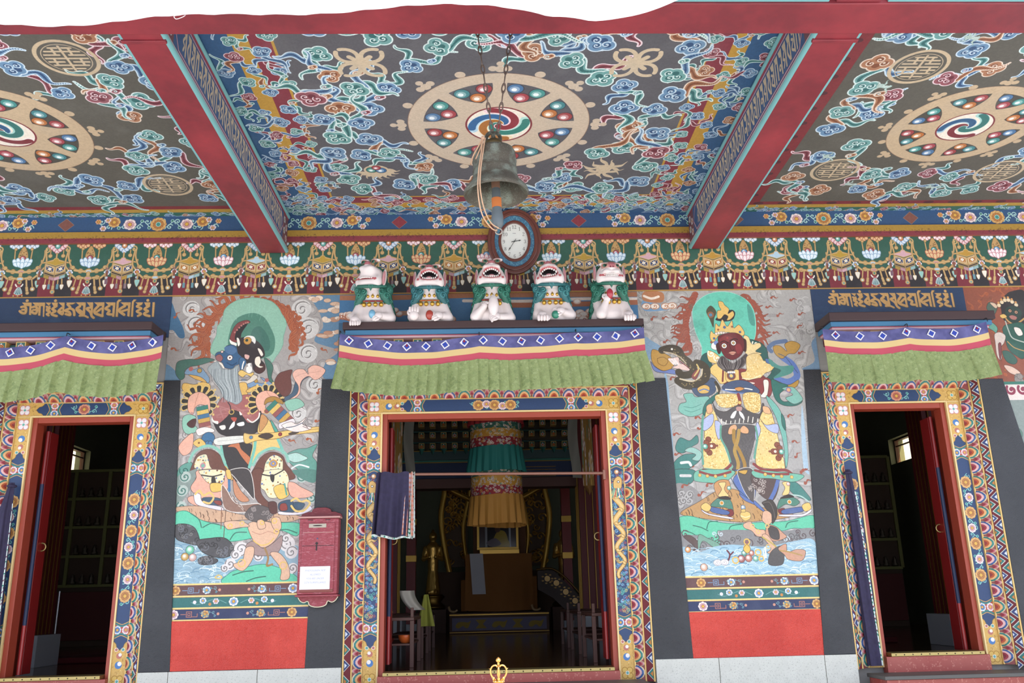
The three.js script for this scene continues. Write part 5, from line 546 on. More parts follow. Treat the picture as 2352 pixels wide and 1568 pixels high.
function stepTooth(b, h, cols) { // stacked triangles, base on v = h (outer edge), apex inwards
  const pos = [], col = []; cols.forEach((cc, k) => { const c = new THREE.Color(cc), s = [1, 0.8, 0.36][k], z0 = k * 0.007, z1 = z0 + 0.007, T = [[-b / 2 * s, h], [b / 2 * s, h], [0, h - h * s]]; const t3 = T.map(([x, y]) => [x, y, z1]), b3 = T.map(([x, y]) => [x, y, z0]); const push = (...v) => { for (const q of v) { pos.push(...q); col.push(c.r, c.g, c.b); } }; push(t3[1], t3[0], t3[2]); for (let i = 0; i < 3; i++) { const j = (i + 1) % 3; push(t3[i], t3[j], b3[j], t3[i], b3[j], b3[i]); } });
  const g = new THREE.BufferGeometry(); g.setAttribute('position', new THREE.Float32BufferAttribute(pos, 3)); g.setAttribute('color', new THREE.Float32BufferAttribute(col, 3)); g.computeVertexNormals(); return g;
}
const vcMat = new THREE.MeshPhysicalMaterial({ vertexColors: true, roughness: 0.5, side: THREE.DoubleSide });
const petalA = ringPetal(0.128, 0.082, ['#d9c8a8', '#2f7a74', '#d2a06a', '#b4552e', '#8a2f28']), petalB = ringPetal(0.128, 0.082, ['#d9c8a8', '#34568c', '#d3a7a4', '#a03a46', '#7a2230']), bud = ringPetal(0.045, 0.05, ['#d8cbb0', '#c98f93', '#a84a56', '#8c3540', '#8c3540']);
const toothA = stepTooth(0.104, 0.06, ['#d9dad2', '#2f7670', '#c07a3a']), toothB = stepTooth(0.104, 0.06, ['#d9dad2', '#2f3f74', '#cfd6df']);
const jambMat = mat(0x9a3f2c, 0.45), maroonBack = mat(0x6e1f28, 0.6), pinkBack = mat(0x96504f, 0.6), beadMat = mat(0xd2ae6c, 0.4, { metalness: 0.3 });
const bandCache = {}; const bandTex = (len, w, mode, seed) => bandCache[mode + len.toFixed(2)] ??= doorBand(len, w, mode, seed);
function surround(key, label, opt) {
  const { a, b, s: SILL, t: TOP } = DOORS[key], w = (b - a) / 2, H = TOP - SILL, g = thing('door_surround', label, 'door frame', [(a + b) / 2, SILL, -0.145]), BW = 0.14, BH = 0.135, low = -0.11;
  // inner red jambs and lintel
  for (const s of [-1, 1]) { add('jamb', bx(s * w, s * (w - 0.045), -0.05, H, -0.12, 0.012), jambMat, g); add('reveal', bx(s * w, s * (w + 0.288), -0.07, H, -0.255, 0.0, 0), jambMat, g); }
  add('lintel', bx(-w + 0.045, w - 0.045, H - 0.05, H, -0.12, 0.012), jambMat, g); add('reveal', bx(-w - 0.288, w + 0.288, H, H + 0.276, -0.255, 0.0, 0), jambMat, g);
  // painted bands
  const topLen = 2 * (w + BW), tg = slab(-w - BW, w + BW, H, H + BH, 0.001, 0.034); add('painted_lintel', tg, paint(bandTex(topLen, BH, 'top', 5), 0.5), g);
  for (const s of [-1, 1]) { const q = slab(Math.min(s * w, s * (w + BW)), Math.max(s * w, s * (w + BW)), low, H - 0.001, 0.001, 0.034), u = q.attributes.uv; for (let i = 0; i < u.count; i++) { const X = u.getX(i), Y = u.getY(i); u.setXY(i, 1 - Y, s > 0 ? X : 1 - X); } add('painted_post', q, paint(bandTex(H - low, BW, opt.mode, opt.seed), 0.5), g); }
  for (const s of [-1, 1]) { add('bead', bx(s * (w - 0.002), s * (w + 0.014), low, H + 0.012, 0.02, 0.044), M.cream, g); add('bead', bx(s * (w + BW - 0.008), s * (w + BW + 0.008), low, H + BH, 0.025, 0.05), beadMat, g); }
  add('bead', bx(-w, w, H - 0.002, H + 0.014, 0.02, 0.044), M.cream, g); add('bead', bx(-w - BW - 0.008, w + BW + 0.008, H + BH - 0.008, H + BH + 0.008, 0.025, 0.05), beadMat, g);
  // leaning bands of petals and teeth
  const tilt = 0.72, ct = Math.cos(tilt), st = Math.sin(tilt), Z = new THREE.Vector3(0, 0, 1);
  for (const [ox, oy, ux, uy, vx, vy, len] of [[-w - BW - 0.006, low, 0, 1, -1, 0, H + BH - low], [w + BW + 0.006, H + BH, 0, -1, 1, 0, H + BH - low], [-w - BW - 0.006, H + BH + 0.006, 1, 0, 0, 1, 2 * (w + BW) + 0.012]]) {
    const U = new THREE.Vector3(ux, uy, 0), O = new THREE.Vector3(vx, vy, 0), Vv = O.clone().multiplyScalar(ct).addScaledVector(Z, st), Nn = O.clone().multiplyScalar(-st).addScaledVector(Z, ct), base = new THREE.Vector3(ox, oy, 0.034);
    const at = (u, v, n = 0) => new THREE.Matrix4().makeBasis(U, Vv, Nn).setPosition(base.clone().addScaledVector(U, u).addScaledVector(Vv, v).addScaledVector(Nn, n));
    const isTop = uy === 0, up = !isTop && uy > 0, c0 = isTop || !up ? 1 : 0, c1 = isTop || up ? 1 : 0, put = (name, geo, m, u, v, n = 0) => { const o = add(name, geo, m, g); o.applyMatrix4(at(u, v, n)); return o; };
    const flat = (name, m, u0, u1, v0, v1, t) => put(name, new THREE.BoxGeometry(u1 - u0, v1 - v0, t).translate((u0 + u1) / 2, (v0 + v1) / 2, -t / 2), m, 0, 0);
    const p0 = -0.07 * c0, p1 = len + 0.07 * c1, q0 = -0.142 * c0, q1 = len + 0.142 * c1; flat('petal_ground', pinkBack, p0, p1, 0, 0.094, 0.012); put('bead', new THREE.CylinderGeometry(0.008, 0.008, p1 - p0, 8).rotateZ(Math.PI / 2).translate((p0 + p1) / 2, 0, 0), beadMat, 0, 0.098, 0.002);
    const n = Math.round(len / 0.137); for (let i = 0; i < n; i++) { const u = (i + 0.5) * len / n; put('lotus_petal', i % 2 ? petalB : petalA, vcMat, u, 0.006); if (i) put('bud', bud, vcMat, u - len / n / 2, 0.044); } if (isTop) for (const u of [-0.045, len + 0.045]) put('lotus_petal', petalB, vcMat, u, 0.01).scale.set(0.6, 1, 1);
    flat('tooth_ground', maroonBack, q0, q1, 0.104, 0.176, 0.012); put('bead', new THREE.CylinderGeometry(0.009, 0.009, q1 - q0, 8).rotateZ(Math.PI / 2).translate((q0 + q1) / 2, 0, 0), beadMat, 0, 0.182, 0.002);
    const k = Math.round((q1 - q0) / 0.128); for (let i = 0; i < k; i++) { const u = q0 + (i + 0.5) * (q1 - q0) / k; put('stepped_tooth', i % 2 ? toothB : toothA, vcMat, u, 0.115); if (opt.both) { const o = put('stepped_tooth', i % 2 ? toothA : toothB, vcMat, u + 0.064, 0.175); o.rotateZ(Math.PI); o.scale.set(0.7, 0.7, 1); o.applyMatrix4(new THREE.Matrix4().makeTranslation(...Vv.clone().multiplyScalar(-0.022).toArray())); } }
    const edge = at(0, 0.19).elements, d = edge[14]; // outer cheek back to the wall
    const cheek = isTop ? bx(-w - BW - 0.148, w + BW + 0.148, oy + 0.19 * ct - 0.014, oy + 0.19 * ct - 0.004, 0.0, d - 0.012, 0) : bx(ox + vx * (0.19 * ct - 0.004), ox + vx * (0.19 * ct - 0.014), low, H + BH + 0.13, 0.0, d - 0.012, 0); add('outer_cheek', cheek, maroonBack, g);
  }
  return g;
}
surround('left', 'carved and painted frame of the door beside the horned guardian painting', { mode: 'side', seed: 8, both: true });
surround('centre', 'wide carved and painted frame of the middle door with gold dragon posts', { mode: 'dragon', seed: 6 });
surround('right', 'carved and painted frame of the door beside the red-faced guardian painting', { mode: 'side', seed: 8, both: true });
// ---------------------------------------------------------------- hoods over the doors
const hoodBrown = mat(0x3b2626, 0.5), cornerRed = mat(0x5a2026, 0.6), tileTex = (() => { const [c, x] = canvas(64, 64); R4(x, '#d2ab62', 0, 0, 64, 64); R4(x, '#2f6a60', 7, 7, 50, 50); bloom(x, 32, 40, 20, '#d98a3c', '#b4502f', 7); disc(x, 32, 18, 6, '#d9dbe0'); return tex(c); })(), tileTex2 = (() => { const [c, x] = canvas(64, 64); R4(x, '#d2ab62', 0, 0, 64, 64); R4(x, '#3a6a5a', 7, 7, 50, 50); bloom(x, 32, 40, 20, '#ead8da', '#c46f78', 7); disc(x, 32, 16, 6, '#8fb0c4'); return tex(c); })();
function hood(x0, x1, y0, y1, label) {
  const t = thing('door_hood', label, 'door hood', [(x0 + x1) / 2, y0, 0]), w = (x1 - x0) / 2, h = y1 - y0;
  add('shelf_board', bx(-w, w, 0, h, 0.015, 0.38, 0.006), hoodBrown, t); add('moulding', bx(-w + 0.02, w - 0.02, -0.045, 0, 0.015, 0.345), M.dullBlue, t); add('moulding', bx(-w + 0.04, w - 0.04, -0.068, -0.045, 0.015, 0.315), M.pinkLine, t); add('moulding', bx(-w + 0.035, w - 0.035, -0.05, -0.042, 0.015, 0.325), mat(0xb24a5c, 0.5), t);
  add('soffit_board', bx(-w + 0.06, w - 0.06, -0.15, -0.068, 0.015, 0.19), cornerRed, t);
  const n = Math.round(2 * w / 0.18); for (let i = 0; i < n; i++) { const a = -w + 0.06 + (i + 0.5) * (2 * w - 0.12) / n; add('rafter_end', slab(a - 0.044, a + 0.044, -0.138, -0.07, 0.19, 0.275), paint(i % 2 ? tileTex : tileTex2, 0.5), t); add('spacer_block', bx(a + 0.05, a + 0.12, -0.135, -0.085, 0.19, 0.225), mat([0x6e3038, 0x2f5f5a, 0x8a5a2c, 0x2c4360][i % 4], 0.6), t); }
  return t;
}
hood(-5.3, -2.936, 3.985, 4.06, 'brown shelf hood over the door by the horned guardian with blue moulding'); hood(-1.245, 1.475, 3.963, 4.03, 'long brown shelf hood over the middle door carrying five lion statues'); hood(3.185, 4.735, 3.985, 4.066, 'brown shelf hood over the door by the red-faced guardian with blue moulding');
// ---------------------------------------------------------------- pelmet curtains
const greenTex = (() => { const [c, x] = canvas(256, 256); reseed(17); R4(x, '#8a985f', 0, 0, 256, 256); for (let i = 0; i < 90; i++) { const a = rr(0, 256), b = rr(0, 256), q = pick(['#7f8f57', '#97a36d', '#788852']); for (const [dx, dy] of [[0, 0], [256, 0], [-256, 0], [0, 256], [0, -256]]) { disc(x, a + dx, b + dy, rr(3, 7), q); spiral(x, a + dx, b + dy, 12, 1.3, i, q, 3); } } wear(c, x, 0.08, 0); return tex(c, [3.2, 3.2]); })();
const violetTex = colorTex(128, 128, fbm(128, 128, 20, 4, 19).map((v) => (v - 0.3) * 1.7), '#4b4a78', '#686698', [2, 2]);
const CM = { violet: mat(0xffffff, 0.85, { map: violetTex, side: 2, sheen: 0.3 }), yellow: mat(0xcdb27c, 0.85, { side: 2 }), pink: mat(0xb4495a, 0.85, { side: 2 }), green: mat(0xffffff, 0.8, { map: greenTex, side: 2, sheen: 0.4 }), white: mat(0xd6d3d6, 0.8, { side: 2 }), blue: mat(0x2c3f9a, 0.8, { side: 2 }), red: mat(0xb03038, 0.8, { side: 2 }) };
function sheetGeo(nu, nv, f, uvs = 1) { const pos = [], uv = [], idx = []; for (let j = 0; j <= nv; j++) for (let i = 0; i <= nu; i++) { const p = f(i / nu, j / nv); pos.push(...p); uv.push(p[0] * uvs, p[1] * uvs); } for (let j = 0; j < nv; j++) for (let i = 0; i < nu; i++) { const a = j * (nu + 1) + i, b = a + 1, c = a + nu + 1, d = c + 1; idx.push(a, c, b, b, c, d); } const g = new THREE.BufferGeometry(); g.setAttribute('position', new THREE.Float32BufferAttribute(pos, 3)); g.setAttribute('uv', new THREE.Float32BufferAttribute(uv, 2)); g.setIndex(idx); g.computeVertexNormals(); return g; }
function pelmet(label, hooks, drop, diamonds, pitch, flare, seed) { // hooks: [x, y] along the top edge, the cloth sags between them
  const x0 = hooks[0][0], x1 = hooks[hooks.length - 1][0], t = thing('pelmet_curtain', label, 'curtain', [x0, hooks[0][1], 0.4]), W = x1 - x0;
  const top = (u) => { const X = x0 + u * W; for (let i = 0; i < hooks.length - 1; i++) { const [a, b, s = 0] = hooks[i], [c, d] = hooks[i + 1]; if (X <= c + 1e-6) { const q = (X - a) / (c - a); return lerp(b, d, q) - s * 4 * q * (1 - q) - hooks[0][1]; } } return 0; };
  const nu = Math.round(W * 90); reseed(seed); const ph = Array.from({ length: 60 }, () => rr(-0.2, 0.2));
  const wave = (u, v) => 0.006 * Math.sin(u * W * 19 + 1) + 0.008 * Math.sin(u * W * 7.3 + v * 2), pleat = (u) => { const q = u * W / pitch, i = Math.floor(q), f = q - i + ph[i % 60] * 0.4; return 0.034 * (f < 0.1 ? 1 - f / 0.1 : (f - 0.1) / 0.9) + 0.008 * Math.sin(q * 0.7 + ph[i % 60]); };
  const P = (v0, v1, k) => (u, v) => { const vv = lerp(v0, v1, v), f = Math.max(0, vv - 0.225), fl = 1 + flare * f; return [lerp(W / 2, u * W, fl), top(u) * (1 - 0.25 * f) - vv, wave(u, vv) * (1 - k) + (k ? wave(u, 0.22) + pleat(u) * Math.min(1, 0.35 + f * 3) + f * 0.1 : 0) + vv * 0.05]; };
  const bands = [['violet_band', 0, 0.105, CM.violet], ['yellow_band', 0.105, 0.163, CM.yellow], ['pink_band', 0.163, 0.225, CM.pink]]; for (const [n, a, b, m] of bands) add(n, sheetGeo(nu, 3, P(a, b, 0)), m, t);
  add('green_pleated_skirt', sheetGeo(Math.round(W * 260), 10, P(0.222, drop, 1)), CM.green, t);
  for (let i = 0; i < diamonds; i++) { const u = (i + 0.5) / diamonds, [a, b, c] = P(0.05, 0.05, 0)(u, 0), r = 0.042, rot = rr(-0.25, 0.25), q = (k, m, z) => { const s = new THREE.Shape([[0, k], [k, 0], [0, -k], [-k, 0]].map(([p, w]) => new THREE.Vector2(p, w))); return new THREE.ExtrudeGeometry(s, { depth: 0.003, bevelEnabled: false }).rotateZ(rot).rotateY(rr(-0.1, 0.1)).translate(a, b, c + z); }; const d = add('diamond_patch', q(r, 0, 0.008), CM.white, t); add('patch_centre', q(r * 0.66, 0, 0.0105), CM.blue, d); if (i % 3 === 0) add('patch_tab', new THREE.ConeGeometry(0.012, 0.026, 4).translate(a, b + 0.014, c + 0.014), CM.red, d); }
  for (const [a, b] of hooks) add('hook', tube([[a - x0, b - hooks[0][1] + 0.03, -0.05], [a - x0, b - hooks[0][1] + 0.025, 0.005], [a - x0, b - hooks[0][1] - 0.005, 0.008]], 0.004, 8, 6), mat(0x3a3636, 0.5, { metalness: 0.7 }), t);
}
pelmet('violet, yellow and pink banded curtain with green pleats over the middle door', [[-1.262, 3.912, 0.065], [-0.02, 3.885, 0.022], [0.85, 3.9, 0.012], [1.465, 3.935]], 0.515, 16, 0.088, 0.13, 3);
pelmet('violet, yellow and pink banded curtain with green pleats over the door by the horned guardian', [[-4.75, 3.93, 0.1], [-3.66, 3.925, 0.06], [-2.815, 3.925]], 0.52, 11, 0.13, 0.02, 4);
pelmet('violet, yellow and pink banded curtain with green pleats over the door by the red-faced guardian', [[3.095, 3.9, 0.035], [3.885, 3.91, 0.045], [4.635, 3.955]], 0.51, 7, 0.1, 0.12, 5);
// ---------------------------------------------------------------- door leaves folded back inside, rod and navy curtains
const leafRed = mat(0x7d1c1c, 0.35), leafBlue = mat(0x24304f, 0.6), leafPink = mat(0x9a2a2a, 0.3);
function leaf(x, s, label, z = -0.45) { const t = thing('door_leaf', label, 'door leaf', [x, 1.06, z]); add('panel', bx(-0.025, 0.025, 0.01, 2.15, -0.16, 0, 0.004), leafRed, t); for (const [a, b, m, n] of [[1.66, 2.15, leafRed, 'stile'], [0.42, 1.66, leafBlue, 'stile_cover'], [0.01, 0.42, leafPink, 'stile']]) add(n, new THREE.CylinderGeometry(0.017, 0.017, b - a, 12).translate(s * 0.01, (a + b) / 2, 0.02), m, t); add('ring_handle', new THREE.TorusGeometry(0.035, 0.007, 8, 18).translate(s * 0.03, 1.1, -0.08), M.brass, t); }
leaf(-0.885, 1, 'red and blue folded door leaf at the navy curtain side of the middle door'); leaf(1.11, -1, 'red and blue folded door leaf opposite the navy curtain in the middle door'); leaf(-4.072, 1, 'red and blue folded door leaf inside the door by the horned guardian', -0.33); leaf(4.342, -1, 'red and blue folded door leaf inside the door by the red-faced guardian', -0.33);
{ const t = thing('curtain_rod', 'thin wooden curtain rod across the middle doorway', 'curtain rod', [-0.885, 2.7, -0.115]); add('rod', new THREE.CylinderGeometry(0.013, 0.013, 1.99, 12).rotateZ(Math.PI / 2 - 0.012).translate(0.995, 0.012, 0), mat(0x7d5344, 0.4), t); for (const x of [0.0, 1.995]) add('bracket', bx(x - 0.012, x + 0.012, -0.06, 0.03, -0.03, 0.018), mat(0x8a5a48, 0.5), t); }
const navyTex = colorTex(128, 128, fbm(128, 128, 10, 4, 83), '#262138', '#352e4c', [3, 3]), navy = mat(0xffffff, 0.85, { map: navyTex, side: 2, sheen: 0.3 });
const ginghamTex = (() => { const [c, x] = canvas(64, 64); R4(x, '#c9b3b8', 0, 0, 64, 64); x.globalAlpha = 0.5; for (let i = 0; i < 4; i++) { R4(x, '#c46a4a', i * 16, 0, 7, 64); R4(x, '#c46a4a', 0, i * 16, 64, 7); } return tex(c, [6, 6]); })(), trimTex = (() => { const [c, x] = canvas(64, 64); reseed(2); R4(x, '#c9d4ce', 0, 0, 64, 64); for (let i = 0; i < 30; i++) disc(x, rr(0, 64), rr(0, 64), rr(2, 6), pick(['#3f8a74', '#e6e6e6', '#7a4a5a'])); return tex(c, [10, 10]); })();
{ const t = thing('door_curtain', 'navy cloth curtain folded over the rod at the middle door', 'curtain', [-0.945, 2.735, -0.085]);
  const F = (dx, z0, drop, w0, w1) => (u, v) => [dx + lerp(0, lerp(w0, w1, v), u) - 0.03 * v * (1 - u), -drop * v - 0.02 * u * v + 0.008 * Math.sin(u * 9), z0 + 0.03 * Math.sin(v * 1.4) + (0.02 * Math.sin(u * 17 + v) + 0.018 * Math.sin(u * 6 + 1)) * (0.3 + v)];
  add('front_fold', sheetGeo(50, 20, F(0.02, 0.015, 0.56, 0.25, 0.255)), navy, t); add('side_fold', sheetGeo(40, 20, F(-0.02, 0.0, 0.555, 0.12, 0.13)), navy, t); add('checked_lining', sheetGeo(20, 20, F(0.245, -0.005, 0.56, 0.06, 0.075), 1), mat(0xffffff, 0.85, { map: ginghamTex, side: 2 }), t); add('trim_edge', sheetGeo(12, 20, F(0.3, -0.012, 0.575, 0.022, 0.03)), mat(0xffffff, 0.85, { map: trimTex, side: 2 }), t); add('hem', sheetGeo(50, 2, (u, v) => { const p = F(-0.02, 0.004, 0.56, 0.3, 0.31)(u, 0.99); p[1] -= 0.022 * v; return p; }), mat(0xffffff, 0.85, { map: trimTex, side: 2 }), t); }
function drape(label, pts, w) { // gathered hanging cloth: pts [x, y, width]
  const t = thing('door_curtain', label, 'curtain', [pts[0][0], pts[0][1], -0.055]), at = (v) => { const q = v * (pts.length - 1), i = Math.min(pts.length - 2, Math.floor(q)), f = q - i, s = f * f * (3 - 2 * f); return [0, 1, 2].map((k) => lerp(pts[i][k], pts[i + 1][k], s)); };
  add('cloth', sheetGeo(48, 40, (u, v) => { const [x, y, ww] = at(v), a = u * Math.PI * 2, r = 1 + 0.18 * Math.sin(a * 5 + v * 3) + 0.1 * Math.sin(a * 9 + v * 5); return [x - pts[0][0] + Math.cos(a) * ww / 2 * r, y - pts[0][1], Math.sin(a) * Math.min(0.05, ww * 0.4) * r + 0.02]; }), navy, t); add('tie', new THREE.TorusGeometry(0.03, 0.012, 8, 16).rotateX(Math.PI / 2).translate(0, -0.03, 0.02), navy, t);
  add('edging', sheetGeo(3, 40, (u, v) => { const [x, y, ww] = at(0.15 + v * 0.85); return [x - pts[0][0] + ww * 0.5 + u * 0.012, y - pts[0][1], 0.03]; }), mat(0xffffff, 0.85, { map: trimTex, side: 2 }), t);
}
drape('navy curtain gathered beside the frame of the door by the red-faced guardian', [[3.345, 2.68, 0.04], [3.35, 2.37, 0.075], [3.355, 1.9, 0.09], [3.36, 1.4, 0.1], [3.365, 0.985, 0.115]], 1); drape('navy curtain gathered at the frame of the door by the horned guardian', [[-4.19, 2.7, 0.04], [-4.215, 2.42, 0.1], [-4.22, 1.9, 0.13], [-4.21, 1.4, 0.13], [-4.18, 1.0, 0.12]], 1);

// ---------------------------------------------------------------- five snow lion statues
const V3 = (x, y, z) => new THREE.Vector3(x, y, z);
const ell = (p, c, r) => { const x = (p[0] - c[0]) / r[0], y = (p[1] - c[1]) / r[1], z = (p[2] - c[2]) / r[2], k0 = Math.hypot(x, y, z), k1 = Math.hypot(x / r[0], y / r[1], z / r[2]); return k1 < 1e-9 ? -Math.min(...r) : k0 * (k0 - 1) / k1; };
const cap = (p, a, b, ra, rb) => { const ba = [b[0] - a[0], b[1] - a[1], b[2] - a[2]], pa = [p[0] - a[0], p[1] - a[1], p[2] - a[2]], h = cl01((pa[0] * ba[0] + pa[1] * ba[1] + pa[2] * ba[2]) / (ba[0] ** 2 + ba[1] ** 2 + ba[2] ** 2)); return Math.hypot(pa[0] - ba[0] * h, pa[1] - ba[1] * h, pa[2] - ba[2] * h) - lerp(ra, rb, h); };
const smin = (a, b, k) => { const h = Math.max(0, k - Math.abs(a - b)) / k; return Math.min(a, b) - h * h * k * 0.25; };
const smax = (a, b, k) => -smin(-a, -b, k);
function polygonize(sdf, c, half, res) {
  const mc = new MarchingCubes(res, new THREE.MeshBasicMaterial(), false, false, 90000); mc.isolation = 0; mc.reset(); const hs = res / 2, p = [0, 0, 0];
  for (let k = 0; k < res; k++) for (let j = 0; j < res; j++) for (let i = 0; i < res; i++) { p[0] = c[0] + (i - hs) / hs * half; p[1] = c[1] + (j - hs) / hs * half; p[2] = c[2] + (k - hs) / hs * half; mc.field[i + j * res + k * res * res] = -sdf(p); }
  mc.update(); const n = mc.count, pos = mc.positionArray.slice(0, n * 3); for (let i = 0; i < n; i++) for (let k = 0; k < 3; k++) pos[3 * i + k] = c[k] + pos[3 * i + k] * half;
  let g = new THREE.BufferGeometry(); g.setAttribute('position', new THREE.Float32BufferAttribute(pos, 3)); g = mergeVertices(g, 1e-5); g.computeVertexNormals();
  const q = g.attributes.position, nn = g.attributes.normal; let s = 0; for (let i = 0; i < q.count; i += 17) { const e = 0.002, a = [q.getX(i), q.getY(i), q.getZ(i)], b = [a[0] + nn.getX(i) * e, a[1] + nn.getY(i) * e, a[2] + nn.getZ(i) * e]; s += Math.sign(sdf(b) - sdf(a)); }
  if (s < 0) { const ix = g.index.array; for (let i = 0; i < ix.length; i += 3) { const t = ix[i]; ix[i] = ix[i + 1]; ix[i + 1] = t; } g.computeVertexNormals(); } return g;
}
function tint(g, f) { const p = g.attributes.position, col = new Float32Array(p.count * 3), c = new THREE.Color(); for (let i = 0; i < p.count; i++) { c.set(f([p.getX(i), p.getY(i), p.getZ(i)])); col.set([c.r, c.g, c.b], 3 * i); } g.setAttribute('color', new THREE.BufferAttribute(col, 3)); return g; }
const WHITE = '#dccfcd', LIP = '#b2575c', ROSE = '#c98d8f', DARK = '#201a1c';
const lionMat = new THREE.MeshPhysicalMaterial({ vertexColors: true, roughness: 0.45, side: THREE.DoubleSide }), toothMat = mat(0xe6dcd8, 0.35), pinkMat = mat(0xb97f84, 0.5), bellMat = gold(0xc9a04a, 0.32), eyeGreen = mat(0x2f6e5a, 0.3), eyeDark = mat(0x14201c, 0.2), rimMat = mat(0x96624a, 0.5), redStrap = mat(0x8a2a38, 0.5), orangeStrap = mat(0xa9552f, 0.5), paleTrim = mat(0x9fc4bf, 0.5);
function paw(t, [x, y, z], dir, up, curl = 0.6, s = 1) { // palm with four toes and a thumb, merged
  const f = V3(...dir).normalize(), r = new THREE.Vector3().crossVectors(V3(...up), f).normalize(), u = new THREE.Vector3().crossVectors(f, r), L = [ball(0.034 * s, 0, 0, 0, 1, 0.8, 1.05, 12)];
  for (let i = -1.5; i <= 1.5; i++) { const a = V3(i * 0.0165 * s, 0.006 * s, 0.02 * s), b = V3(i * 0.018 * s, (0.008 - curl * 0.008) * s, (0.042 - Math.abs(i) * 0.003) * s), c = V3(i * 0.0175 * s, (0.006 - curl * 0.03) * s, (0.056 - curl * 0.012) * s); L.push(new THREE.TubeGeometry(new THREE.CatmullRomCurve3([a, b, c]), 6, 0.0098 * s, 7), ball(0.0098 * s, c.x, c.y, c.z, 1, 1, 1, 8)); }
  L.push(new THREE.TubeGeometry(new THREE.CatmullRomCurve3([V3(0.026 * s, 0, 0), V3(0.04 * s, -0.004 * s, 0.018 * s), V3(0.036 * s, -0.012 * s, 0.036 * s)]), 6, 0.0095 * s, 7), ball(0.0095 * s, 0.036 * s, -0.012 * s, 0.036 * s, 1, 1, 1, 8));
  const m = new THREE.Matrix4().makeBasis(r, u, f.clone()).setPosition(x, y, z); return mergeGeometries(L.map((g) => { const h = strip(g); h.deleteAttribute('uv'); return h.applyMatrix4(m); }));
}
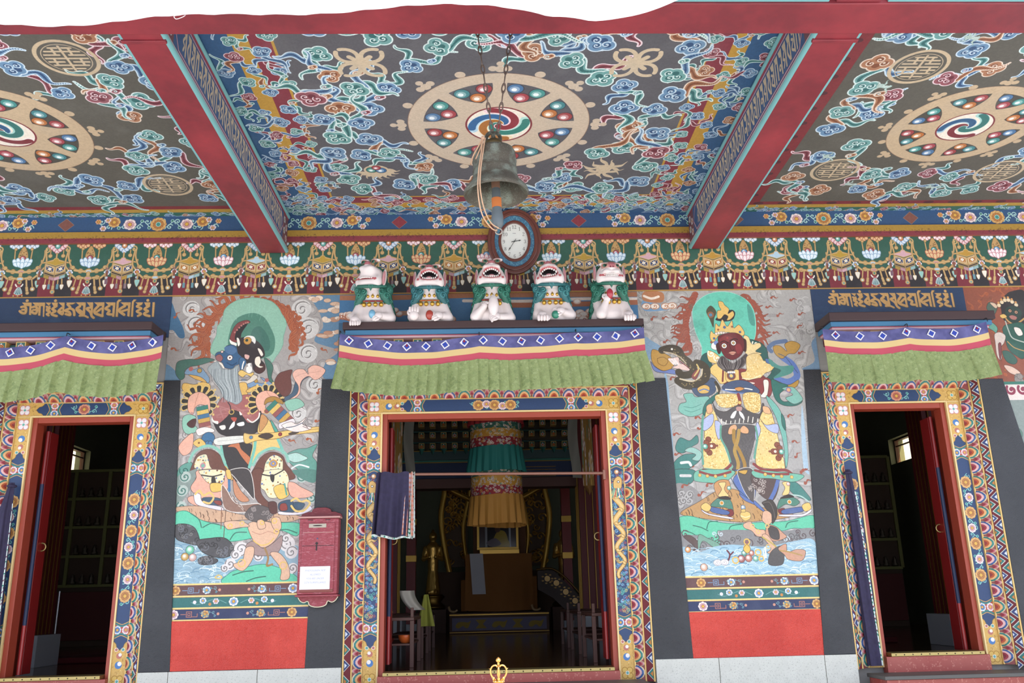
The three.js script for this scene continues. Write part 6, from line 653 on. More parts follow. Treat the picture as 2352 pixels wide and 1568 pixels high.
function lion(x, o) {
  const t = thing('lion_statue', o.label, 'statue', [x, 4.032, 0.215], 'snow lion statues on the shelf over the middle door'), yaw = o.yaw ?? 0, roll = o.roll ?? 0, cy = Math.cos(yaw), sy = Math.sin(yaw), cr = Math.cos(roll), sr = Math.sin(roll), HC = [o.hx ?? 0, 0.435 + (o.hy ?? 0), 0.09];
  const toHead = (p) => { let X = p[0] - HC[0], Y = p[1] - HC[1], Z = p[2] - HC[2]; [X, Z] = [X * cy - Z * sy, X * sy + Z * cy]; return [X * cr + Y * sr, -X * sr + Y * cr, Z]; };
  const headM = new THREE.Matrix4().makeTranslation(...HC).multiply(new THREE.Matrix4().makeRotationY(yaw)).multiply(new THREE.Matrix4().makeRotationZ(roll));
  const open = o.mouth === 'open', mc = [0, open ? 0.005 : -0.02, 0.11], mr = open ? [0.08, 0.04, 0.07] : [0.001, 0.001, 0.001];
  const headSdf = (q) => { // head frame: muzzle towards +z, nose on top because the head is thrown back
    let d = ell(q, [0, 0, 0], [0.122, 0.11, 0.105]); d = smin(d, ell(q, [0, open ? -0.055 : -0.06, 0.05], [0.1, 0.05, 0.075]), 0.03); d = smin(d, ell(q, [0, 0.06, 0.065], [0.078, 0.05, 0.065]), 0.03);
    d = smin(d, ell(q, [0, o.nose ?? 0.1, 0.085], [0.032, 0.026, 0.034]), 0.02); for (const s of [-1, 1]) { d = smin(d, ell(q, [s * 0.095, -0.045, 0.045], [0.04, 0.055, 0.05]), 0.03); d = smin(d, ell(q, [s * 0.038, (o.nose ?? 0.1) - 0.045, 0.095], [0.042, 0.026, 0.035]), 0.015); d = smin(d, ell(q, [s * 0.06, (o.eye ?? 0.1) + 0.022, 0.055], [0.045, 0.016, 0.03]), 0.015); d = smax(d, -ell(q, [s * 0.012, (o.nose ?? 0.1) - 0.002, 0.122], [0.007, 0.007, 0.012]), 0.004); d = smax(d, -ell(q, [s * 0.056, o.eye ?? 0.1, 0.098], [0.024, 0.018, 0.02]), 0.008); }
    if (open) d = smax(d, -ell(q, mc, mr), 0.012); else d = smax(d, -ell(q, [0, -0.028, 0.115], [0.086, 0.012, 0.03]), 0.008); return d; };
  const bodySdf = (p) => { let d = cap(p, [0, 0.09, 0], [0, 0.26, 0.025], 0.15, 0.098); d = smin(d, ell(p, [0, 0.055, 0.0], [0.175, 0.085, 0.125]), 0.06); d = smin(d, cap(p, [0, 0.25, 0.035], [HC[0] * 0.5, 0.36, 0.06], 0.085, 0.07), 0.05);
    for (const [e, h, w] of o.arms) { d = smin(d, cap(p, [Math.sign(e[0]) * 0.115, 0.17, 0.06], e, 0.05, 0.046), 0.03); d = smin(d, cap(p, e, h, 0.045, w ?? 0.03), 0.02); } for (const s of [-1, 1]) d = smin(d, ell(p, [s * 0.12, 0.045, 0.02], [0.07, 0.06, 0.1]), 0.03); d = smin(d, headSdf(toHead(p)), 0.02); return smax(d, -p[1], 0.006); };
  const g1 = polygonize((p) => smax(bodySdf(p), p[1] - 0.315, 0.002), [0, 0.16, 0.02], 0.25, 62), g2 = polygonize((p) => smax(bodySdf(p), 0.311 - p[1], 0.002), [HC[0] * 0.7, 0.44, 0.09], 0.175, 72);
  const color = (p) => { const q = toHead(p); if (q[1] < -0.09) return WHITE; if (open) { const e = ell(q, mc, mr); if (e < -0.002 || (q[2] < 0.105 && e < 0.004 && q[2] > 0.02)) return q[2] < 0.085 ? DARK : '#8a3d42'; if (e < 0.011 && q[2] > 0.03) return LIP; if (e < 0.02 && q[2] > 0.04) return '#cda7a5'; } else if (Math.abs(q[1] + 0.028) < 0.011 && Math.abs(q[0]) < 0.088 && q[2] > 0.05) return LIP; if (q[2] > 0.05 && Math.hypot(Math.abs(q[0]) - 0.102, q[1] + 0.03) < 0.013) return LIP; if (q[2] > 0.09 && Math.abs(q[0]) < 0.03 && q[1] > (o.nose ?? 0.1) - 0.012) return '#a9646a'; if (q[2] > 0.03 && q[1] > (o.eye ?? 0.1) - 0.03 && Math.abs(Math.abs(q[0]) - 0.056) < 0.03) return q[1] > (o.eye ?? 0.1) + 0.018 ? '#d2b3b0' : '#b98a80'; return WHITE; };
  const parts = [g1, g2].map((g) => { const h = g.toNonIndexed(); tint(h, color); h.deleteAttribute('uv'); return h; }); for (const pw of o.paws) parts.push(tint(paw(t, ...pw), () => WHITE)); const body = add('body', mergeGeometries(parts), lionMat, t);
  const H = (geo) => geo.applyMatrix4(headM), hadd = (n, geo, m) => add(n, H(geo), m, t), ex = o.eye ?? 0.1;
  if (open) { for (let i = 0; i < 9; i++) { const a = lerp(-1, 1, i / 8), s = i === 0 || i === 8 ? 1.35 : 1; hadd('tooth', ball(0.0085, a * 0.07, mc[1] + 0.037 - 0.03 * a * a, 0.118 - 0.03 * a * a, 1, 1.25 * s, 0.9, 10), toothMat); } for (let i = 0; i < 8; i++) { const a = lerp(-1, 1, i / 7), s = i === 0 || i === 7 ? 1.6 : 1; hadd('tooth', ball(0.0075, a * 0.058, mc[1] - 0.034 + 0.014 * a * a, 0.118 - 0.03 * a * a, 1, 1.15 * s, 0.9, 10), toothMat); } hadd('tongue', ball(0.03, 0, mc[1] - 0.025, 0.092, 1.05, 0.6, 1, 14), mat(0xb98288, 0.35)); }
  else for (let r = 0; r < (o.mouth === 'grin' ? 2 : 1); r++) for (let i = 0; i < 10; i++) { const a = lerp(-1, 1, (i + 0.5) / 10); hadd('tooth', ball(0.0088, a * 0.072, -0.021 - r * 0.015, 0.117 - 0.032 * a * a, 0.9, 0.95, 0.8, 10), toothMat); }
  for (const s of [-1, 1]) { const e = hadd('eye', ball(0.02, s * 0.056, ex, 0.083, 1, 0.85, 0.7), eyeGreen); add('pupil', H(ball(0.009, s * 0.056, ex - 0.002, 0.0965, 1, 1, 0.35, 10)), eyeDark, e); hadd('eyelid', new THREE.TorusGeometry(0.0215, 0.003, 6, 18).scale(1, 0.8, 1).translate(s * 0.056, ex, 0.088), rimMat);
    const er = hadd('ear', ball(0.05, s * 0.135, 0.005 + (o.ear ?? 0), -0.005, 0.32, 1.6, 0.55, 12).rotateZ(0), mat(0xd6c6c4, 0.5)); add('inner_ear', H(ball(0.045, s * 0.14, 0.0 + (o.ear ?? 0), 0.008, 0.25, 1.5, 0.5, 12)), pinkMat, er); }
  // mane, curls and beard
  const mm = mat(o.mane, 0.5), mm2 = mat(o.curl, 0.45), L = [ball(0.12, HC[0] * 0.8, 0.44, 0.015, 1.12, 1.08, 0.8, 18), ball(0.1, HC[0] * 0.5, 0.33, -0.02, 1.35, 1.2, 0.9, 16)]; reseed(o.seed);
  for (const s of [-1, 1]) { L.push(tube([[s * 0.12 + HC[0] * 0.6, 0.4, 0.02], [s * 0.13, 0.33, 0.055], [s * 0.135, 0.26, 0.06], [s * 0.15, 0.18, 0.03], [s * 0.17, 0.1, 0.015]], 0.034, 16, 8), tube([[s * 0.09, 0.34, 0.06], [s * 0.088, 0.29, 0.105], [s * 0.108, 0.24, 0.1], [s * 0.135, 0.19, 0.07]], 0.038, 12, 8), ball(0.06, s * 0.125, 0.33, 0.05, 0.9, 1.1, 0.8, 12), ball(0.03, s * 0.175, 0.085, 0.01, 0.7, 1.3, 0.8, 10), tube([[s * 0.16, 0.09, 0.07], [s * 0.19, 0.05, 0.06], [s * 0.2, 0.01, 0.02]], 0.014, 8, 6)); }
  L.push(tube([-1, -0.6, -0.25, 0.25, 0.6, 1].map((a) => [HC[0] * 0.8 + a * 0.125, HC[1] - 0.112 + 0.03 * a * a, 0.2 - 0.085 * a * a]), 0.0165, 24, 8), new THREE.ConeGeometry(0.022, 0.045, 8).rotateX(Math.PI).translate(HC[0] * 0.8, HC[1] - 0.135, 0.196)); for (let i = 0; i < 7; i++) { const a = i / 6 * Math.PI; L.push(ball(0.024, HC[0] + Math.cos(a) * 0.115, HC[1] + 0.07 + Math.sin(a) * 0.05, 0.02 + Math.sin(a) * 0.02, 1, 1, 1, 10)); }
  const mane = add('mane', mergeGeometries(L.map(strip)), mm, t); const curl = (cx, cyy, cz, r, d, ry) => { const P = []; for (let i = 0; i <= 22; i++) { const k = i / 22, a = k * 9 * d; P.push(V3(Math.cos(a) * r * (1 - k * 0.85), Math.sin(a) * r * (1 - k * 0.85), k * r * 0.35)); } add('curl', new THREE.TubeGeometry(new THREE.CatmullRomCurve3(P), 36, r * 0.15, 6).rotateY(ry).translate(cx, cyy, cz), mm2, mane); };
  for (const s of [-1, 1]) for (const [a, b, c, r] of [[0.078, 0.29, 0.138, 0.032], [0.122, 0.255, 0.122, 0.036], [0.15, 0.205, 0.09, 0.03], [0.145, 0.318, 0.085, 0.032], [0.168, 0.375, 0.04, 0.024], [0.172, 0.115, 0.05, 0.024], [0.165, 0.16, 0.07, 0.022]]) curl(s * a, b, c, r, s, s * 0.6); curl(HC[0] * 0.8, HC[1] - 0.113, 0.215, 0.014, 1, 0); for (let i = 0; i < 8; i++) { const a = (i - 3.5) / 3.5; add('lock', tube([[a * 0.115 + HC[0] * 0.8, HC[1] - 0.1 + 0.028 * a * a, 0.214 - 0.085 * a * a], [a * 0.115 + HC[0] * 0.8 + 0.004, HC[1] - 0.126 + 0.028 * a * a, 0.21 - 0.085 * a * a]], 0.0045, 4, 5), mm2, mane); }
  // two collars with bells
  const strap = (y, rx, rz, cz, sag, tubeR, m, n, br, dy) => { const f = (a) => [Math.sin(a) * rx, y - sag * Math.cos(a), cz + Math.cos(a) * rz], P = []; for (let i = 0; i <= 20; i++) P.push(f(lerp(-1.25, 1.25, i / 20))); add('collar', tube(P, tubeR, 30, 8), m, t); for (const e of [-1, 1]) add('collar_edge', tube(P.map(([a, b, c]) => [a, b + e * tubeR * 1.2, c - 0.004]), tubeR * 0.5, 30, 6), paleTrim, t); for (let i = 0; i < n; i++) { const [a, b, c] = f(lerp(-1, 1, n > 1 ? i / (n - 1) : 0.5) * (n > 4 ? 1.15 : 0.62)); const bl = add('bell', ball(br, a, b - dy, c + 0.012, 1, 1.1, 1, 14), bellMat, t); add('bell_loop', new THREE.TorusGeometry(br * 0.32, br * 0.14, 6, 10).translate(a, b - dy + br * 1.25, c + 0.012), bellMat, bl); } };
  strap(0.292, 0.075, 0.07, 0.055, 0.012, 0.0085, o.flip ? redStrap : orangeStrap, 3, 0.0145, 0.03); strap(0.232, 0.122, 0.105, 0.035, 0.03, 0.0095, o.flip ? orangeStrap : redStrap, o.bells ?? 6, 0.0205, 0.036);
  return t;
}
const egg = (t, n, geo, color, label) => { const m = add(n, geo, mat(color, 0.3, { clearcoat: 0.4 }), t); m.userData.label = label; };
const PL = [-0.19, 0.03, 0.16], PR = [0.18, 0.045, 0.12];
{ const t = lion(-0.985, { label: 'white lion statue with head thrown back and mouth shut, clutching a pale blue egg', mouth: 'closed', yaw: -0.5, roll: -0.12, nose: 0.115, eye: 0.135, hx: -0.015, mane: 0x2a6355, curl: 0x3f8272, seed: 1, arms: [[[-0.16, 0.06, 0.1], [-0.15, 0.035, 0.16]], [[0.16, 0.05, 0.1], [0.07, 0.055, 0.165]]], paws: [[[-0.15, 0.012, 0.185], [0, -0.75, 0.5], [0, 0.6, 0.8], 0.3, 1.2], [[0.06, 0.05, 0.18], [-0.9, -0.25, 0.3], [0, 0.5, 0.8], 0.7, 1.15]] }); egg(t, 'held_egg', ball(0.036, 0.005, 0.062, 0.19, 0.85, 1.15, 0.9, 20).rotateZ(0), 0x6fa4c0, 'pale blue glazed egg'); }
{ const t = lion(-0.47, { label: 'white lion statue roaring upward with one palm raised, clutching a red and gold egg', mouth: 'open', nose: 0.088, eye: 0.092, hy: -0.015, flip: true, mane: 0x2a5f63, curl: 0x42838a, seed: 2, arms: [[[-0.15, 0.06, 0.1], [-0.13, 0.06, 0.16]], [[0.165, 0.05, 0.09], [0.1, 0.05, 0.15]]], paws: [[[-0.135, 0.045, 0.185], [0, 1, 0.15], [0, -0.2, 1], 0.2, 1.3], [[0.085, 0.048, 0.17], [-0.95, -0.15, 0.25], [0, 0.5, 0.8], 0.5, 1.2]] }); egg(t, 'held_egg', ball(0.038, 0.005, 0.052, 0.175, 0.95, 1.2, 0.9, 20), 0xa23a2e, 'red and gold glazed egg'); }
{ const t = lion(0.1, { label: 'white lion statue roaring upward, holding an upright white conch shell', mouth: 'open', nose: 0.112, eye: 0.13, mane: 0x24604f, curl: 0x3d8570, seed: 3, bells: 4, arms: [[[-0.15, 0.045, 0.12], [-0.075, 0.12, 0.175]], [[0.165, 0.035, 0.1], [0.06, 0.03, 0.165]]], paws: [[[-0.07, 0.13, 0.18], [0.4, 0.9, 0.1], [-0.6, 0.2, 0.8], 0.8, 0.95], [[0.04, 0.03, 0.18], [-0.9, -0.1, 0.4], [0, 0.6, 0.8], 1.2, 1.15]] }); egg(t, 'held_conch', lathe([[0.001, 0], [0.024, 0.015], [0.042, 0.055], [0.05, 0.1], [0.047, 0.135], [0.041, 0.15], [0.042, 0.158], [0.034, 0.178], [0.027, 0.186], [0.026, 0.192], [0.012, 0.21], [0.001, 0.214]], 24).translate(0.012, 0.02, 0.195), 0xdccfcd, 'white conch shell'); }
{ const t = lion(0.655, { label: 'white lion statue roaring with head turned, green eye showing, clutching a green ball', mouth: 'open', yaw: -0.2, roll: 0.06, nose: 0.098, eye: 0.112, hx: -0.012, flip: true, mane: 0x2c6468, curl: 0x4a8f90, seed: 4, arms: [[[-0.13, 0.07, 0.1], [-0.105, 0.045, 0.17]], [[0.165, 0.06, 0.09], [0.08, 0.075, 0.155]]], paws: [[[-0.1, 0.03, 0.19], [0, -0.5, 0.8], [0, 0.8, 0.5], 0.7, 1.45], [[0.065, 0.078, 0.17], [-0.95, -0.2, 0.25], [0, 0.6, 0.8], 0.7, 1.25]] }); egg(t, 'held_ball', ball(0.036, 0.018, 0.038, 0.185, 1, 1.05, 1, 20), 0x2f7f68, 'green glazed ball'); }
{ const t = lion(1.195, { label: 'white lion statue facing forward with bared teeth, raising a red jewel in one paw', mouth: 'grin', nose: 0.05, eye: 0.068, yaw: 0.08, hy: 0.005, mane: 0x24604f, curl: 0x3d8570, seed: 5, bells: 4, ear: 0.02, arms: [[[-0.1, 0.05, 0.15], [-0.05, 0.17, 0.17], 0.026], [[0.15, 0.06, 0.11], [0.14, 0.04, 0.17]]], paws: [[[-0.045, 0.185, 0.175], [0.1, 1, 0.15], [0, -0.1, 1], 1.0, 1.0], [[0.14, 0.022, 0.195], [0, -0.5, 0.8], [0, 0.8, 0.5], 0.8, 1.4]] }); egg(t, 'held_jewel', ball(0.032, -0.018, 0.232, 0.19, 0.95, 1.5, 0.95, 20), 0xa82f3c, 'red jewel with a pale tip'); }

// ---------------------------------------------------------------- wall clock
{ const t = thing('wall_clock', 'oval brown wall clock with blue rim and white dial behind the lion statues', 'clock', [0.33, 4.915, 0.075]); t.rotation.x = 0.12;
  const oval = (a, b, n = 64) => { const s = new THREE.Shape(); s.absellipse(0, 0, a, b, 0, Math.PI * 2, false, 0); return s; }, ring = (a, b, c, d, dep, bev, z) => { const s = oval(a, b), h = new THREE.Path(); h.absellipse(0, 0, c, d, 0, Math.PI * 2, true, 0); s.holes.push(h); return new THREE.ExtrudeGeometry(s, { depth: dep, bevelEnabled: true, bevelSize: bev, bevelThickness: bev, bevelSegments: 4, curveSegments: 40 }).translate(0, 0, z); };
  const wood = mat(0x5d2c22, 0.35, { clearcoat: 0.3 }), blueTex = (() => { const [c, x] = canvas(128, 128); reseed(6); R4(x, '#3a6482', 0, 0, 128, 128); for (let i = 0; i < 90; i++) curve(x, [rr(0, 128), rr(0, 128), rr(0, 128), rr(0, 128)].map((v, k, a) => k < 2 ? v : a[k - 2] + rr(-14, 14)), '#5f9aac', 3); return tex(c, [6, 6]); })();
  add('outer_frame', ring(0.25, 0.315, 0.218, 0.28, 0.03, 0.01, 0), wood, t); add('outer_frame', ring(0.22, 0.283, 0.2, 0.262, 0.045, 0.008, 0), wood, t); add('blue_rim', ring(0.205, 0.266, 0.148, 0.197, 0.03, 0.004, 0), mat(0xffffff, 0.45, { map: blueTex }), t); add('inner_frame', ring(0.15, 0.199, 0.135, 0.183, 0.04, 0.006, 0), wood, t);
  const [c, x] = canvas(512, 688); R4(x, '#d9d9d4', 0, 0, 512, 688); x.fillStyle = '#2e2b2b'; x.textAlign = 'center'; x.textBaseline = 'middle'; x.font = '88px serif';
  for (let h = 1; h <= 12; h++) { const a = h * Math.PI / 6, X = 256 + Math.sin(a) * 190, Y = 344 - Math.cos(a) * 268; x.save(); x.translate(X, Y); x.scale(0.86, 1); x.fillText(String(h), 0, 0); x.restore(); } for (let k = 0; k < 60; k++) { const a = k * Math.PI / 30; disc(x, 256 + Math.sin(a) * 240, 344 - Math.cos(a) * 326, k % 5 ? 1.6 : 3, '#555'); } for (let k = 0; k < 6; k++) R4(x, '#77777a', 226 + k * 10, 186, 6, 15);
  add('dial', new THREE.ShapeGeometry(oval(0.137, 0.185), 48).translate(0, 0, 0.02), (() => { const tt = tex(c); return mat(0xffffff, 0.5, { map: tt }); })(), t); { const g = t.children[t.children.length - 1].geometry, p = g.attributes.position, u = g.attributes.uv; for (let i = 0; i < p.count; i++) u.setXY(i, p.getX(i) / 0.274 + 0.5, p.getY(i) / 0.37 + 0.5); }
  const hand = (len, ang, w, tail) => { const s = new THREE.Shape([[-w, -tail], [w, -tail], [w * 0.8, len * 0.6], [w * 2.2, len * 0.72], [0, len], [-w * 2.2, len * 0.72], [-w * 0.8, len * 0.6]].map(([a, b]) => new THREE.Vector2(a, b))); return new THREE.ExtrudeGeometry(s, { depth: 0.002, bevelEnabled: false }).rotateZ(-ang); }; const black = mat(0x1c1a1c, 0.4);
  add('hour_hand', hand(0.066, 1.4, 0.0032, 0.03).translate(0, 0, 0.026), black, t); add('minute_hand', hand(0.115, 3.72, 0.0024, 0.028).translate(0, 0, 0.029), black, t); add('pin', new THREE.CylinderGeometry(0.006, 0.006, 0.012, 12).rotateX(Math.PI / 2).translate(0, 0, 0.028), black, t); add('dial_glass', new THREE.ShapeGeometry(oval(0.14, 0.19), 48).translate(0, 0, 0.038), new THREE.MeshPhysicalMaterial({ color: 0xffffff, transmission: 1, roughness: 0.03, thickness: 0, ior: 1.45 }), t); }
// ---------------------------------------------------------------- bronze bell on its chains, with pull rope
const BX = 0.1, BZ = 3.15;
const bronze = new THREE.MeshPhysicalMaterial({ color: 0xffffff, metalness: 0.55, roughness: 0.55, map: colorTex(256, 256, coarseNoise.map((v, i) => cl01((v - 0.42) * 3) * 0.7 + (fineNoise[i] > 0.7 ? 0.3 : 0)), '#5d574d', '#8f998d', [3, 3]), bumpMap: grainBump, bumpScale: 0.003 });
{ const t = thing('temple_bell', 'old green bronze bell hanging in front of the painted wheel', 'bell', [BX, 3.93, BZ]); t.rotation.z = 0.03;
  add('bell_body', lathe([[0.19, 0], [0.196, 0.012], [0.193, 0.03], [0.17, 0.06], [0.15, 0.085], [0.138, 0.1], [0.141, 0.107], [0.137, 0.115], [0.133, 0.15], [0.137, 0.158], [0.132, 0.166], [0.131, 0.2], [0.135, 0.222], [0.131, 0.235], [0.13, 0.275], [0.12, 0.296], [0.09, 0.305], [0.02, 0.31], [0.0, 0.31], [0.0, 0.29], [0.06, 0.285], [0.1, 0.27], [0.113, 0.24], [0.12, 0.16], [0.128, 0.1], [0.15, 0.05], [0.172, 0.015], [0.19, 0]], 64), bronze, t);
  add('crown_knob', lathe([[0, 0.3], [0.04, 0.302], [0.058, 0.318], [0.06, 0.34], [0.048, 0.362], [0.03, 0.372], [0, 0.375]], 28), gold(0x6f6144, 0.5), t); for (const s of [-1, 1]) add('crown_loop', new THREE.TorusGeometry(0.028, 0.012, 10, 20).rotateY(s * 0.7).translate(s * 0.022, 0.392, 0), bronze, t);
  const cl = add('clapper', lathe([[0.0, 0.25], [0.02, 0.25], [0.022, 0.1], [0.026, 0.02], [0.027, -0.09], [0.032, -0.11], [0.036, -0.15], [0.034, -0.185], [0.022, -0.21], [0, -0.215]], 20), mat(0x5d6468, 0.6, { metalness: 0.3 }), t); add('rope_binding', new THREE.CylinderGeometry(0.03, 0.029, 0.06, 18).translate(0, -0.05, 0), mat(0xb0622c, 0.8), cl); add('rope_binding', new THREE.CylinderGeometry(0.026, 0.026, 0.05, 18).translate(0, 0.07, 0), mat(0x7d5a48, 0.8), cl); add('clapper_ring', new THREE.TorusGeometry(0.019, 0.005, 8, 16).translate(0.004, -0.232, 0), mat(0x9a8f84, 0.4, { metalness: 0.8 }), cl); }
for (const [x0, x1, l] of [[-0.02, BX - 0.018, 'rusty chain holding the bell, on the pull rope side'], [0.235, BX + 0.018, 'rusty chain holding the bell, away from the pull rope']]) {
  const t = thing('bell_chain', l, 'chain', [x1, 4.36, BZ], 'chains the bell hangs from'), n = 13, H = CEIL - 4.36, dx = x0 - x1, len = Math.hypot(H, dx), ang = Math.atan2(dx, H), iron = mat(0x7a6a62, 0.6, { metalness: 0.7 });
  for (let i = 0; i < n; i++) { const big = i === 0 ? 1.0 : 1, L = len / n, link = new THREE.TorusGeometry(0.011, 0.0042, 6, 14).scale(1, L / 0.025 * big, 1).rotateY(i % 2 ? Math.PI / 2 : 0).translate(0, (i + 0.5) * L, 0).rotateZ(-ang); add('link', link, iron, t); } }
{ const t = thing('bell_rope', 'thin cream pull rope looped from the bell crown down to its clapper', 'rope', [BX, 3.93, BZ]), m = mat(0xb99478, 0.85); const top = [-0.075, 0.33, 0.1];
  add('cord', tube([top, [-0.088, 0.2, 0.15], [-0.105, 0.05, 0.19], [-0.108, -0.08, 0.19], [-0.085, -0.19, 0.14], [-0.03, -0.235, 0.05], [0.0, -0.228, 0.0]], 0.0042, 40, 7), m, t); add('cord', tube([[-0.062, 0.33, 0.1], [-0.078, 0.2, 0.15], [-0.094, 0.05, 0.19], [-0.095, -0.06, 0.19], [-0.07, -0.16, 0.13], [-0.03, -0.205, 0.05], [0.01, -0.215, 0.01]], 0.0042, 40, 7), m, t); add('loose_end', tube([top, [-0.1, 0.27, 0.12], [-0.135, 0.2, 0.12], [-0.15, 0.14, 0.13]], 0.005, 14, 7), m, t); add('loose_end', tube([top, [-0.09, 0.25, 0.13], [-0.12, 0.17, 0.14]], 0.004, 12, 7), m, t); add('knot', ball(0.012, ...top, 1, 1.3, 1, 10), m, t); }
// ---------------------------------------------------------------- red letter box with its notice
const boxPaint = (() => { const [c, x] = canvas(512, 768); reseed(44); R4(x, '#93323d', 0, 0, 512, 768); for (let i = 0; i < 1500; i++) { const a = rr(0, 512), b = rr(0, 768), l = rr(6, 40); curve(x, [a, b, a + l, b + rr(-5, 5)], pick(['rgba(215,175,178,.4)', 'rgba(205,160,165,.3)', 'rgba(120,25,35,.35)', 'rgba(180,80,88,.3)']), rr(1, 4)); } wear(c, x, 0.08, 0.1); return tex(c, [2.4, 1.6]); })();
{ const t = thing('letter_box', 'worn red wooden letter box on the black band beside the horned guardian', 'letter box', [-1.43, 1.68, 0.021]), red = mat(0xffffff, 0.55, { map: boxPaint }), w = 0.17, lip = mat(0xb98a84, 0.6), dark = mat(0x2a1c1c, 0.6);
  add('box_body', metres(bx(-w, w, 0.0, 0.64, 0, 0.12, 0.012)), red, t); add('lid_board', bx(-w - 0.012, w + 0.012, 0.64, 0.656, 0, 0.132), lip, t);
  add('crest', metres(extrude([[-w - 0.01, 0.656], [w + 0.01, 0.656], [w, 0.68], [0.12, 0.7], [0.085, 0.7], [0.075, 0.725], [0.04, 0.738], [-0.04, 0.738], [-0.075, 0.725], [-0.085, 0.7], [-0.12, 0.7], [-w, 0.68]], 0.018, 0.003).translate(0, 0, 0.003)), mat(0xffffff, 0.55, { map: boxPaint, color: 0xd0b0b0 }), t);
  add('bottom_board', bx(-w - 0.012, w + 0.012, -0.016, 0.0, 0, 0.13), red, t); const ap = [[-w, -0.016], [-w + 0.02, -0.045], [-0.12, -0.06], [-0.085, -0.05], [-0.07, -0.08], [-0.03, -0.096], [0.03, -0.096], [0.07, -0.08], [0.085, -0.05], [0.12, -0.06], [w - 0.02, -0.045], [w, -0.016]]; add('apron', metres(extrude(ap, 0.02, 0.003).translate(0, 0, 0.02)), red, t); add('apron_edge', tube(ap.map(([a, b]) => [a, b - 0.003, 0.046]), 0.0045, 60, 6), mat(0xd6cdb0, 0.6), t);
  add('front_board', metres(bx(-w + 0.03, w - 0.03, 0.03, 0.6, 0.12, 0.13, 0.004)), red, t); add('door_gap', bx(-w + 0.035, w - 0.035, 0.404, 0.408, 0.128, 0.1315, 0), dark, t); add('panel_edge', bx(-w + 0.035, w - 0.035, 0.515, 0.521, 0.128, 0.134), lip, t); const plate = add('slot_plate', new RoundedBoxGeometry(0.15, 0.034, 0.006, 3, 0.003).translate(-0.01, 0.575, 0.132), mat(0xa99f90, 0.5), t); add('slot', ball(0.045, -0.01, 0.575, 0.134, 1, 0.13, 0.06, 16), dark, plate); add('keyhole', new THREE.CylinderGeometry(0.011, 0.011, 0.008, 14).rotateX(Math.PI / 2).translate(-0.012, 0.425, 0.132), dark, t); add('key_slit', bx(-0.019, -0.007, 0.365, 0.412, 0.129, 0.133), dark, t); add('screw', ball(0.007, -0.008, 0.466, 0.131, 1, 1, 0.6, 8), mat(0x4a5a78, 0.5), t); for (const s of [-1, 1]) add('hinge_gap', bx(s * 0.075 - 0.022, s * 0.075 + 0.022, 0.622, 0.628, 0.118, 0.1215, 0), dark, t); add('bottom_rail', bx(-w + 0.03, w - 0.03, 0.02, 0.045, 0.12, 0.134), mat(0x7d4038, 0.6), t);
  const [c, x] = canvas(512, 380); R4(x, '#e3e2ee', 0, 0, 512, 380); reseed(8); x.fillStyle = '#7a7ab0'; x.textAlign = 'center'; x.font = '40px sans-serif'; ['PHOTOGRAPH NOT', 'ALLOWED', 'YOU ARE UNDER', 'CCTV SURVEILLANCE'].forEach((s, i) => x.fillText(s, 262, 82 + i * 66)); x.strokeStyle = '#d2d0dc'; for (let i = 0; i < 5; i++) { x.lineWidth = 1.5; x.beginPath(); x.moveTo(rr(0, 512), 0); x.lineTo(rr(0, 512), 380); x.stroke(); }
  const p = tag(add('paper_notice', new THREE.BoxGeometry(0.255, 0.19, 0.0012), mat(0xffffff, 0.6, { map: tex(c) })), 'white paper notice about photography taped to the red letter box', 'notice'); p.position.set(-1.447, 1.818, 0.1535); }
// ---------------------------------------------------------------- white awning cloth at the roof edge, in full sun
{ const t = thing('awning_cloth', 'sunlit white cloth valance hanging along the roof edge, wavy hem', 'awning', [-3.2, 5.2, 4.3]); const hem = (X) => { const k = [[-6, 4.27], [-3, 4.29], [-2.28, 4.302], [-1.43, 4.33], [-0.42, 4.395], [0.1, 4.385], [0.42, 4.355], [0.63, 4.336], [0.8, 4.36], [1.065, 4.44], [1.6, 4.62], [2.4, 5.0]]; for (let i = 0; i < k.length - 1; i++) if (X <= k[i + 1][0]) { const q = (X - k[i][0]) / (k[i + 1][0] - k[i][0]); return lerp(k[i][1], k[i + 1][1], q * q * (3 - 2 * q)); } return 5.0; };
  const m = new THREE.MeshPhysicalMaterial({ color: 0xe9e8ea, roughness: 0.9, side: THREE.DoubleSide, transmission: 0.35, thickness: 0 }), f = (u, v) => { const X = lerp(-6, 2.4, u); return [X + 3.2, lerp(0, hem(X) + 0.004 * Math.sin(X * 31) - 5.2, v), 0.03 * Math.sin(X * 5 + v * 2) * v]; }; add('cloth', sheetGeo(160, 12, f), m, t); add('hem', tube(Array.from({ length: 120 }, (_, i) => f(i / 119, 1)), 0.006, 240, 6), m, t); add('loose_thread', tube([[1.78, -0.87, 0.02], [1.75, -0.885, 0.03], [1.76, -0.9, 0.03], [1.79, -0.89, 0.03], [1.8, -0.872, 0.02]], 0.0015, 20, 5), m, t); }
